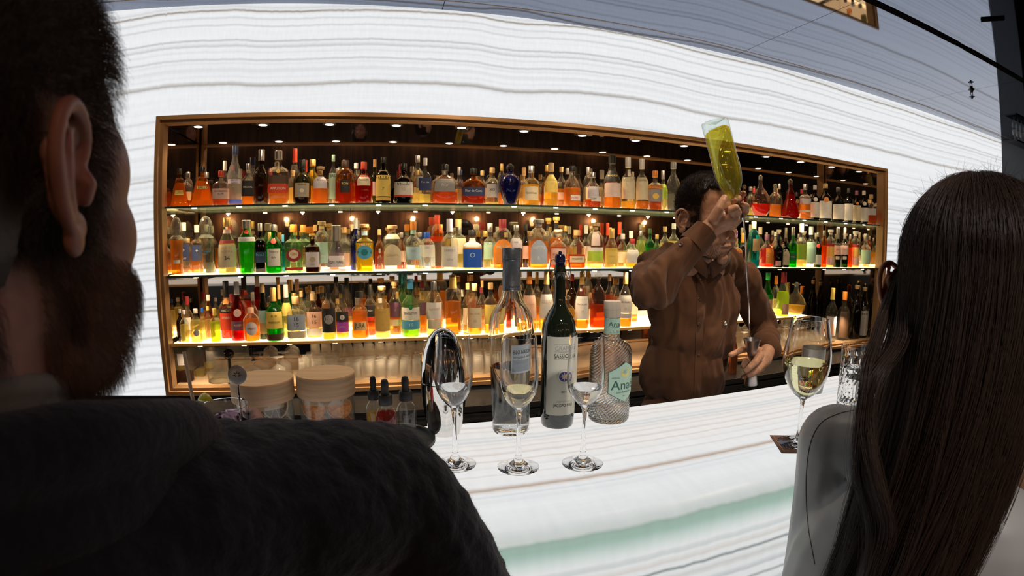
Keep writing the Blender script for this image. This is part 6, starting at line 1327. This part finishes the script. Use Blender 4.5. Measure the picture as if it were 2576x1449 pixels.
# copper bottle standing on the back counter, seen beside the jigger hand
cpx = Y(1846, 880, 2.72); cb = empty('copper_bottle', (cpx.x, 2.72, .6004), 0, 'small copper-coloured bottle on the back counter beyond the bartender', 'bottle')
zt = Y(1846, 846, 2.72).z - .60; obj('body', lathebm([(.030, 0), (.032, .01), (.032, zt * .6), (.022, zt * .75), (.012, zt * .86), (.011, zt * .96), (.007, zt)], n=24), pbr('copper', (.65, .20, .08), .22, .9), cb)
# ------------------------------------------------------------------ man in navy, seen close from behind
HM = Vector((-.209, .221, FZ(.028))); MM = head_frame(HM, 7, -3, 2) @ Matrix.Scale(1.06, 4)
mn = empty('person', (-.20, .20, 0), 0, 'bearded man in a navy knit sweater seen close from behind, holding a tumbler', 'person'); inv_m = Matrix.Translation((.20, -.20, 0))
sk2 = skin('skin_rosy', (.36, .175, .135), .35)
hm = head_mesh(.0019, 1.0, 0, flare=9, smooth=16, nl=.018, nz=-.15, ek=.79)
MB = math.radians(-42); rgt = Vector((math.cos(MB), -math.sin(MB), 0)); fwd = Vector((math.sin(MB), math.cos(MB), 0)); nk = Vector((-.20, .215, FZ(-.14)))
SR = Vector((-.010, .400, FZ(-.215))); SL = nk - rgt * .21 + Vector((0, 0, -.075)); ER = Vector((.105, .430, FZ(-.44))); WR = Vector((GX + .110, GY - .12, FZ(-.330)))
EL = SL + Vector((-.12, .08, -.28)); WL = Vector((-.55, .62, FZ(-.366)))
HC = Vector((GX, GY, CT + .088))
b2 = bmesh.new(); tc2 = nk + Vector((0, 0, -.30)); RB = Matrix.Rotation(-MB, 3, 'Z')
ball(b2, tc2, (.155, .095, .22), RB); ball(b2, tc2 + Vector((0, 0, -.28)), (.15, .10, .20), RB); limb(b2, [SR, nk + Vector((0, 0, -.03)), SL], [.042, .055, .042]); limb(b2, [SR, ER], [.045, .036]); limb(b2, [ER, WR], [.036, .026]); limb(b2, [SL, EL, WL], [.045, .036, .026])
hip = tc2 + Vector((0, 0, -.46)); 
for s in (-.09, .09): limb(b2, [hip + rgt * s + Vector((0, 0, .06)), fl(hip, .48) + rgt * s, fl(hip, .09) + rgt * s * 1.1], [.09, .062, .040]); limb(b2, [fl(hip, .042) + rgt * s * 1.1, fl(hip, .036) + rgt * s * 1.1 + fwd * .13], [.04, .033])
bod = remesh(b2, .007, 4)
b2 = bmesh.new()     # right hand round the tumbler, left hand resting on the counter
limb(b2, [ER.lerp(WR, .7), WR, WR.lerp(HC, .35)], [.028, .024, .026])
pal = HC + Vector((.062, -.030, -.005)); limb(b2, [WR.lerp(HC, .3), pal], [.025, .024]); limb(b2, [pal + Vector((0, -.008, .012)), pal + Vector((0, -.005, -.022))], [.022, .020])
for k, (dz, rr) in enumerate(((.020, .0095), (.001, .0098), (-.018, .0092), (-.034, .0082))):
    a0 = .25; pts = [pal + Vector((0, .012, dz))] + [HC + Vector(((.0535) * math.cos(a), (.0535) * math.sin(a), dz - .004 * q)) for q, a in enumerate((.20, .62, 1.0))]
    limb(b2, pts, [rr * 1.2, rr * 1.08, rr, rr * .85])
limb(b2, [pal + Vector((-.006, -.022, .006)), HC + Vector((.030, -.050, .014)), HC + Vector((.004, -.056, .024)), HC + Vector((-.014, -.053, .028))], [.0155, .0125, .0112, .0092])
limb(b2, [EL.lerp(WL, .8), WL, WL + Vector((.02, .05, -.01)), WL + Vector((.02, .09, -.022))], [.027, .024, .024, .020])
for k in range(4): limb(b2, [WL + Vector((-.008 + .018 * k, .09, -.020)), WL + Vector((-.012 + .021 * k, .125, -.024)), WL + Vector((-.012 + .021 * k, .150 - abs(k - 1.5) * .006, -.031))], [.0100, .0090, .0078])
limb(b2, [WL + Vector((.034, .045, -.014)), WL + Vector((.055, .075, -.026)), WL + Vector((.056, .100, -.032))], [.0125, .0100, .0085])
hnd = remesh(b2, .0022, 3); hmw = xform(hm.copy(), MM); b2 = joinm(hmw, bod, hnd); me_ = bpy.data.meshes.new('body'); b2.to_mesh(me_); b2.free(); xform(me_, inv_m); obj('body', me_, sk2, mn)
hb_ = hair_mat('ash_brown_hair', (.055, .040, .030), .5)
keep_m = lambda c, n: ((c[:, 2] > .040 + .35 * np.maximum(0, -c[:, 1] - .01)) | ((c[:, 1] > .030) & (c[:, 2] > -.065)) | ((c[:, 1] > -.036) & (c[:, 2] > -.030) & (np.abs(c[:, 0]) > .04))) & ~((c[:, 1] < -.050) & (c[:, 2] < .085)) & (c[:, 1] < .2) & (c[:, 2] > -.07) & (np.abs(c[:, 0]) < .080) & ~((np.abs(c[:, 0]) > .066) & (c[:, 2] < .030) & (c[:, 1] < .020) & (c[:, 1] > -.012))
P_, N_ = surface_points(hm, 60000, keep_m, RD); cmb = np.stack([P_[:, 0] * 2, .5 + 4 * P_[:, 1], np.full(len(P_), -1.1) + 9 * np.maximum(0, P_[:, 2] - .05)], 1)
hairs('hair', tr(short_hair(P_, N_, .016, cmb * .42, .45, 5, .35), inv_m @ MM), .00009, hb_, mn)
keep_k = lambda c, n: (c[:, 2] < -.028 - .4 * np.maximum(0, -c[:, 1] - .03)) & (c[:, 2] > -.125) & (c[:, 1] < .004) & ~((np.abs(c[:, 0]) < .026) & (c[:, 2] > -.073) & (c[:, 2] < -.050)) & (np.abs(c[:, 0]) < .075) | ((c[:, 2] < .0) & (c[:, 2] > -.06) & (c[:, 1] < -.004) & (c[:, 1] > -.034) & (np.abs(c[:, 0]) > .05) & (np.abs(c[:, 0]) < .072))
P2, N2 = surface_points(hm, 26000, keep_k, RD); hairs('beard', tr(short_hair(P2, N2, .0120, np.tile([0, .2, -.9], (len(P2), 1)), .3, 4, .3), inv_m @ MM), .00007, hair_mat('warm_beard_hair', (.12, .07, .045), .5), mn)
def cap_mesh(inv, M, m, parent, k=1.03, low=-.055, front=-.050, sc=1.0):
    b2 = bmesh.new(); ball(b2, Vector((0, .018, .046)) * sc, tuple(q * sc for q in (.0755, .0955, .082))); ball(b2, Vector((0, .034, .004)) * sc, tuple(q * sc for q in (.0700, .076, .070))); o = remesh(b2, .004, 3); q = tobm(o)
    bmesh.ops.delete(q, geom=[v for v in q.verts if (v.co.y < front and v.co.z < .088) or v.co.z < low or (v.co.y < .020 and v.co.z < .030)], context='VERTS')
    me = bpy.data.meshes.new('hair_base'); q.to_mesh(me); q.free(); me.transform(Matrix.Scale(k, 4)); xform(me, inv @ M); return obj('hair_base', me, m, parent)
cap_mesh(inv_m, MM, hb_, mn, 1.03)
# sweater with shawl collar, grey shirt collar beneath
knit = pbr('navy_knit', (.008, .010, .024), .9, sheen=.12, bump=(150, .5, .003))
b2 = bmesh.new(); ball(b2, tc2, (.180, .120, .235), RB); ball(b2, tc2 + Vector((0, 0, .10)) + rgt * .03, (.165, .105, .13), RB); ball(b2, tc2 + Vector((0, 0, -.28)), (.178, .125, .22), RB)
limb(b2, [SR, SR.lerp(nk, .5) + Vector((0, 0, .004)), nk + Vector((-.004, -.016, -.020)), SL], [.066, .066, .084, .064]); limb(b2, [SR + Vector((.004, .004, -.012)), ER], [.068, .058]); limb(b2, [ER, ER.lerp(WR, .85)], [.056, .040]); limb(b2, [SL, EL, EL.lerp(WL, .85)], [.066, .055, .040])
ball(b2, nk + Vector((0, 0, -.008)), (.092, .092, .058)); ball(b2, nk - fwd * .035 + Vector((0, 0, -.05)), (.10, .075, .09), RB)
km = displace(remesh(b2, .0048, 6), lambda p, n: .007 * noise.noise(p * 11) + .0016 * noise.noise(p * 95) + .002 * noise.noise(p * 45)); kw = km.copy(); xform(km, inv_m); obj('sweater', km, knit, mn)
P3, N3 = surface_points(kw, 60000, lambda c, n: (c[:, 1] > .10) & (c[:, 2] > 1.0), RD); hairs('knit_fuzz', tr(short_hair(P3, N3, .0034, RD.normal(0, .5, (len(P3), 3)), .9, 4, .6), inv_m), .00006, pbr('navy_fuzz', (.014, .018, .048), .8), mn)
b2 = bmesh.new(); cpath = bez([nk + fwd * .130 + rgt * .115 + Vector((0, 0, -.030)), nk + fwd * .050 + rgt * .142 + Vector((0, 0, .000)), nk - fwd * .005 + rgt * .108 + Vector((0, 0, .042)), nk - fwd * .055 + rgt * .055 + Vector((0, 0, .066)), nk - fwd * .076 - rgt * .02 + Vector((0, 0, .076)), nk - fwd * .05 - rgt * .085 + Vector((0, 0, .055)), nk + fwd * .05 - rgt * .09 + Vector((0, 0, .02))], 34)
cpath = [q_ + Vector((0, 0, -.010)) for q_ in cpath]; limb(b2, cpath, [.0185] * 34, 12); limb(b2, [q_ + (nk - q_) * .12 + Vector((0, 0, -.026)) for q_ in cpath], [.022] * 34, 12); cm_ = displace(remesh(b2, .004, 4), lambda p, n: .0035 * noise.noise(p * 25)); kw2 = cm_.copy(); xform(cm_, inv_m); obj('shawl_collar', cm_, knit, mn)
P3, N3 = surface_points(kw2, 12000, lambda c, n: c[:, 2] > 0, RD); hairs('knit_fuzz', tr(short_hair(P3, N3, .0030, RD.normal(0, .5, (len(P3), 3)), .9, 4, .6), inv_m), .00006, pbr('navy_fuzz', (.014, .018, .048), .8), mn)
b2 = bmesh.new(); npath = [nk + fwd * .012 + (rgt * math.cos(a) * .060 + fwd * math.sin(a) * .062) + Vector((-.006, -.019, .068 - .020 * math.sin(a))) for a in [2 * PI * i / 30 for i in range(31)]]
limb(b2, npath, [.0075] * 31, 8); limb(b2, [p + Vector((0, 0, -.012)) for p in npath], [.009] * 31, 8); me_ = remesh(b2, .0022, 3); xform(me_, inv_m); obj('shirt_collar', me_, pbr('grey_shirt_cloth', (.20, .19, .18), .8, bump=(400, .2, .0006)), mn)
# ------------------------------------------------------------------ woman in grey, seen from behind
wp = D(2446, 742, .665); HW = wp.copy(); AZ = 57; MW = head_frame(HW, AZ, 6, 0)
wo = empty('person', (wp.x, wp.y, 0), 0, 'woman with long loose dark hair and a grey silk blouse seen from behind', 'person'); inv_w = Matrix.Translation((-wp.x, -wp.y, 0))
sk3 = skin('skin_tan', (.50, .27, .17), .45); a = math.radians(AZ + 4); wr = Vector((math.cos(a), -math.sin(a), 0)); wf = Vector((math.sin(a), math.cos(a), 0)); wn_ = HW - wf * .02 + Vector((0, 0, -.15)); RW_ = Matrix.Rotation(-a, 3, 'Z')
hw = head_mesh(.0025, .95, 1, flare=38, neck=(.048, .052)); WS_L = D(2100, 1115, .715); WS_R = Vector((wn_.x + (wn_.x - WS_L.x) * .58, wn_.y + (wn_.y - WS_L.y) * .58, WS_L.z - .075))
WE_L = WS_L + Vector((.02, .005, -.23)); WW_L = WE_L + Vector((.20, .02, .02)); WE_R = WS_R + wr * .06 + wf * .04 + Vector((0, 0, -.25)); WW_R = WE_R + wf * .22 + Vector((0, 0, .06)); wt = wn_.lerp(WS_L, .22) + Vector((0, 0, -.24))
b2 = bmesh.new(); ball(b2, wt, (.128, .080, .20), RW_); ball(b2, wn_ + Vector((0, 0, -.13)), (.128, .072, .085), RW_); ball(b2, wt + Vector((0, 0, -.28)), (.140, .095, .17), RW_); limb(b2, [WS_L, wn_ + Vector((0, 0, -.03)), WS_R], [.036, .045, .036]); limb(b2, [WS_L, WE_L, WW_L], [.038, .030, .021]); limb(b2, [WS_R, WE_R, WW_R], [.038, .030, .021])
hp = wt + Vector((0, 0, -.36))
for s in (-.075, .075): limb(b2, [hp + wr * s + Vector((0, 0, .03)), fl(hp, .46) + wr * s, fl(hp, .085) + wr * s], [.088, .056, .036]); limb(b2, [fl(hp, .036) + wr * s, fl(hp, .032) + wr * s + wf * .12], [.034, .029])
bo = remesh(b2, .007, 4); b2 = bmesh.new()
for W_, s in ((WW_L, -1), (WW_R, 1)):
    limb(b2, [W_, W_ + wf * .07], [.021, .019])
    for k in range(4): limb(b2, [W_ + wf * .07 + wr * (-.022 + .015 * k), W_ + wf * .11 + wr * (-.025 + .017 * k) + Vector((0, 0, -.004)), W_ + wf * (.135 - abs(k - 1.5) * .006) + wr * (-.025 + .017 * k) + Vector((0, 0, -.014))], [.0085, .0075, .0065])
    limb(b2, [W_ + wf * .03 - wr * s * .018, W_ + wf * .06 - wr * s * .040, W_ + wf * .085 - wr * s * .045], [.0100, .0085, .0070])
hh_ = remesh(b2, .0025, 3); hwc = xform(hw.copy(), MW); b2 = joinm(hwc, bo, hh_); me_ = bpy.data.meshes.new('body'); b2.to_mesh(me_); b2.free(); xform(me_, inv_w); obj('body', me_, sk3, wo)
silk = pbr('grey_silk', (.36, .35, .35), .42, sheen=.4, bump=(30, .12, .004))
b2 = bmesh.new(); ball(b2, wt + Vector((0, 0, .02)), (.145, .097, .20), RW_); ball(b2, wn_ + Vector((0, 0, -.13)), (.145, .086, .095), RW_); ball(b2, wt + Vector((0, 0, -.12)), (.140, .098, .18), RW_); ball(b2, wt + Vector((0, 0, -.26)), (.152, .105, .18), RW_); limb(b2, [WS_L, WS_L.lerp(wn_, .55) + Vector((0, 0, -.012)), wn_ + Vector((0, 0, -.05)), WS_R], [.050, .052, .056, .050]); limb(b2, [WS_L, WS_L.lerp(WE_L, .5), WE_L], [.052, .050, .046]); limb(b2, [WE_L, WE_L.lerp(WW_L, .9)], [.045, .032]); limb(b2, [WS_R, WE_R, WE_R.lerp(WW_R, .9)], [.050, .045, .032])
sm2 = displace(remesh(b2, .0045, 6), lambda p, n: .0055 * noise.noise(Vector((p.x * 9, p.y * 9, p.z * 3)))); xform(sm2, inv_w); obj('blouse', sm2, silk, wo)
bvw = BVHTree.FromPolygons([tuple(v.co) for v in sm2.vertices], [tuple(p.vertices) for p in sm2.polygons]); pts = []
for q in bez([Vector((x, y, 0)) for x, y in ((2150, 1032), (2112, 1040), (2068, 1062), (2042, 1105), (2030, 1170), (2028, 1250), (2034, 1330), (2050, 1420))], 60):
    h_ = bvw.ray_cast(inv_w @ Vector((0, 0, EYE)), pix(q.x, q.y).normalized())
    if h_[0] is not None: pts.append(h_[0])
obj('seam', tubebm(pts, .0007, 6), pbr('dark_seam', (.09, .09, .09), .7), wo)
# long hair: head-local strands that run over the skull, then fall
n = 15000; k = 26; HP = np.zeros((n, k, 3)); u = RD.random(n); part = np.array([.012, -.030, .128]); phi = (RD.random(n) * 2 - 1) * 1.0
ang = np.sign(phi) * (np.abs(phi) ** .9) * math.radians(128); lay = RD.random(n) ** .7; end = -.47 - .10 * RD.random(n); cl = (ang * 9).round() / 9
start = RD.random(n) * .55
for s in range(k):
    t = s / (k - 1); tt = start * .0 + t
    if t < .34:
        q = t / .34; th_ = math.radians(4) + (math.radians(98) - math.radians(4)) * (start + (1 - start) * q); r_ = 1.045 + .07 * lay * min(1, .3 + q)
        X = np.sin(th_) * np.sin(ang) * .0765 * r_; Yv = .016 + np.sin(th_) * np.cos(ang) * .096 * r_; Zv = .040 + np.cos(th_) * .088 * r_
    else:
        q = (t - .34) / .66; g_ = 1 - (1 - q) ** 2; r_ = 1.045 + .07 * lay
        back = np.where(np.abs(ang) > 1.35, 1.0, 0.0) * np.minimum(1, q * 5)
        a2 = ang * (1 - back * .32); spread = 1 + .04 * q + .14 * np.sin(cl * 7) * q - .52 * q ** 1.5
        X = .064 * q ** 1.25 + np.sin(a2) * .0765 * r_ * spread + .010 * np.sin(cl * 13 + q * 4) * q + .006 * np.sin(cl * 29 + q * 9) * q; Yv = .016 + np.maximum(np.cos(a2), -.15) * .096 * r_ * (1 + .10 * q) + .030 * q + .008 * np.cos(cl * 17 + q * 5) * q
        Zv = .028 + (end - .028) * q
    HP[:, s] = np.stack([X, Yv, Zv], 1)
HP += np.cumsum(RD.normal(0, .0008, HP.shape), axis=1)
dk_h = hair_mat('espresso_hair', (.046, .026, .019), .40)
hairs('hair', tr(HP * .97, inv_w @ MW), .00016, dk_h, wo, .6)
# stray wisps round the crown and a loose lock in front of the shoulder
n = 1000; P4, N4 = surface_points(hw, n, lambda c, nn: (c[:, 2] > .05) & (c[:, 1] > -.06), RD); W4 = np.zeros((n, 12, 3)); W4[:, 0] = P4 * 1.05; dv = N4 + RD.normal(0, .55, (n, 3)); cu_ = RD.normal(0, 1, (n, 3))
for s in range(1, 12): dv = dv + cu_ * .28 + np.array([0, 0, -.12]); dv /= np.linalg.norm(dv, axis=1)[:, None]; W4[:, s] = W4[:, s - 1] + dv * .0024 * (.4 + RD.random((n, 1)))
hairs('stray_hair', tr(W4, inv_w @ MW), .00013, dk_h, wo, .5)
n = 700; LK = np.zeros((n, 22, 3)); base = np.array(bez([Y(2262, 690, HW.y + .06), Y(2240, 830, HW.y + .03), Y(2196, 930, HW.y + .01), Y(2176, 1060, HW.y + .0), Y(2186, 1180, HW.y - .01), Y(2215, 1300, HW.y - .02), Y(2195, 1449, HW.y - .03)], 22)); sp_ = np.array([.003, .006, .008] + [.0098] * 19)
for s in range(22): LK[:, s] = base[s] + 0
off = RD.normal(0, 1, (n, 3)) ; grp = RD.integers(0, 7, n); go = RD.normal(0, 1, (7, 3))
for s in range(22): LK[:, s] += (off * .35 + go[grp] * (.8 + .5 * math.sin(s * .5))) * np.array([1, 1, .3]) * sp_[s]
LK += np.cumsum(RD.normal(0, .0003, LK.shape), axis=1)
hairs('loose_lock', tr(LK, inv_w), .00015, dk_h, wo, .6)
b2 = bmesh.new(); ball(b2, Vector((0, .018, .040)), (.0775, .097, .088)); ball(b2, Vector((0, .050, -.04)), (.066, .060, .09)); limb(b2, [(0, .066, -.08), (0, .082, -.22), (0, .096, -.36), (0, .098, -.46)], [.052, .050, .044, .024])
me_ = remesh(b2, .005, 4); q = tobm(me_); bmesh.ops.delete(q, geom=[v for v in q.verts if (v.co.y < -.045 and v.co.z < .09) or (v.co.y < .022 and v.co.z < .035)], context='VERTS'); me_ = bpy.data.meshes.new('hair_base'); q.to_mesh(me_); q.free()
for v in me_.vertices: v.co.x = v.co.x * (1 + (.20 if v.co.z < -.06 else 0) * min(1, (-.06 - v.co.z) / .06 if v.co.z < -.06 else 0)) + .062 * (max(0, .03 - v.co.z) / .50) ** 1.25
me_.transform(Matrix.Scale(.97, 4)); xform(me_, inv_w @ MW); obj('hair_base', me_, dk_h, wo)
# ------------------------------------------------------------------ third guest at the right edge of the picture
tp3 = D(2640, 590, 1.20); th_c = Vector((tp3.x, tp3.y, FZ(.035))); MT = head_frame(th_c, 40, 0, 0); tw = empty('person', (tp3.x, tp3.y, 0), 0, 'guest with pinned-up ash hair and a bronze satin top at the right edge', 'person'); inv_t = Matrix.Translation((-tp3.x, -tp3.y, 0))
h3 = head_mesh(.004, .96, 1, neck=(.050, .056), nl=.030, nz=-.19); a = math.radians(46); tr_v = Vector((math.cos(a), -math.sin(a), 0)); tf = Vector((math.sin(a), math.cos(a), 0)); tn3 = th_c + Vector((0, 0, -.145)) - tf * .02; RT = Matrix.Rotation(-a, 3, 'Z'); tt3 = tn3 + Vector((0, 0, -.28))
def torso3(e, g):
    ball(e, tt3, (.132 + g, .085 + g, .20 + g), RT); ball(e, tn3 + Vector((0, 0, -.20)), (.146 + g, .084 + g, .165 + g * .5), RT); ball(e, tt3 + Vector((0, 0, -.14)), (.128 + g, .085 + g, .16), RT); ball(e, tt3 + Vector((0, 0, -.28)), (.15 + g, .10 + g, .17), RT); limb(e, [tn3 - tr_v * .16 + Vector((0, 0, -.07)), tn3 + Vector((0, 0, -.04)), tn3 + tr_v * .16 + Vector((0, 0, -.07))], [.045 + g * .6, .050, .045 + g * .6])
    for s in (-1, 1): S_ = tn3 + tr_v * .16 * s + Vector((0, 0, -.07)); limb(e, [S_, S_ + tr_v * .05 * s + Vector((0, 0, -.26)), S_ + tf * .12 + Vector((0, 0, -.40))], [.046 + g * .7, .036 + g * .7, .024 + g * .3])
b2 = bmesh.new(); torso3(b2, 0); hp = tt3 + Vector((0, 0, -.44))
for s in (-.075, .075): limb(b2, [hp + tr_v * s + Vector((0, 0, .06)), fl(hp, .46) + tr_v * s, fl(hp, .085) + tr_v * s], [.088, .056, .036]); limb(b2, [fl(hp, .036) + tr_v * s, fl(hp, .032) + tr_v * s + tf * .12], [.034, .029])
bo = remesh(b2, .008, 8); xform(h3, MT); b2 = joinm(h3, bo); me_ = bpy.data.meshes.new('body'); b2.to_mesh(me_); b2.free(); xform(me_, inv_t); obj('body', me_, sk3, tw)
b2 = bmesh.new(); torso3(b2, .014); me_ = displace(remesh(b2, .006, 16), folds(.012, 16, 8)); q = tobm(me_); bmesh.ops.delete(q, geom=[v for v in q.verts if v.co.z > tn3.z - .030], context='VERTS'); me_ = bpy.data.meshes.new('top'); q.to_mesh(me_); q.free(); xform(me_, inv_t); obj('satin_top', me_, pbr('bronze_satin', (.24, .145, .08), .45, .05, sheen=.3), tw)
ash = hair_mat('ash_hair', (.085, .068, .055)); b2 = bmesh.new(); ball(b2, (0, .020, .045), (.079, .098, .086)); ball(b2, (0, .040, .0), (.072, .072, .06)); ball(b2, (-.01, .080, .105), (.045, .042, .040)); me_ = remesh(b2, .005, 4); q = tobm(me_); bmesh.ops.delete(q, geom=[v for v in q.verts if (v.co.y < -.05 and v.co.z < .085) or (v.co.y < .02 and v.co.z < .02)], context='VERTS'); me_ = bpy.data.meshes.new('pinned_hair'); q.to_mesh(me_); q.free()
P5, N5 = surface_points(me_, 9000, lambda c, nn: c[:, 2] > -.06, RD); sh_ = short_hair(P5, N5, .020, np.stack([P5[:, 0] * 0, (.09 - P5[:, 1]) * 8, (.10 - P5[:, 2]) * 8], 1) * 2.0, .5, 6, .3); xform(me_, inv_t @ MT); obj('pinned_hair', me_, ash, tw); hairs('hair', tr(sh_, inv_t @ MT), .0003, ash, tw)
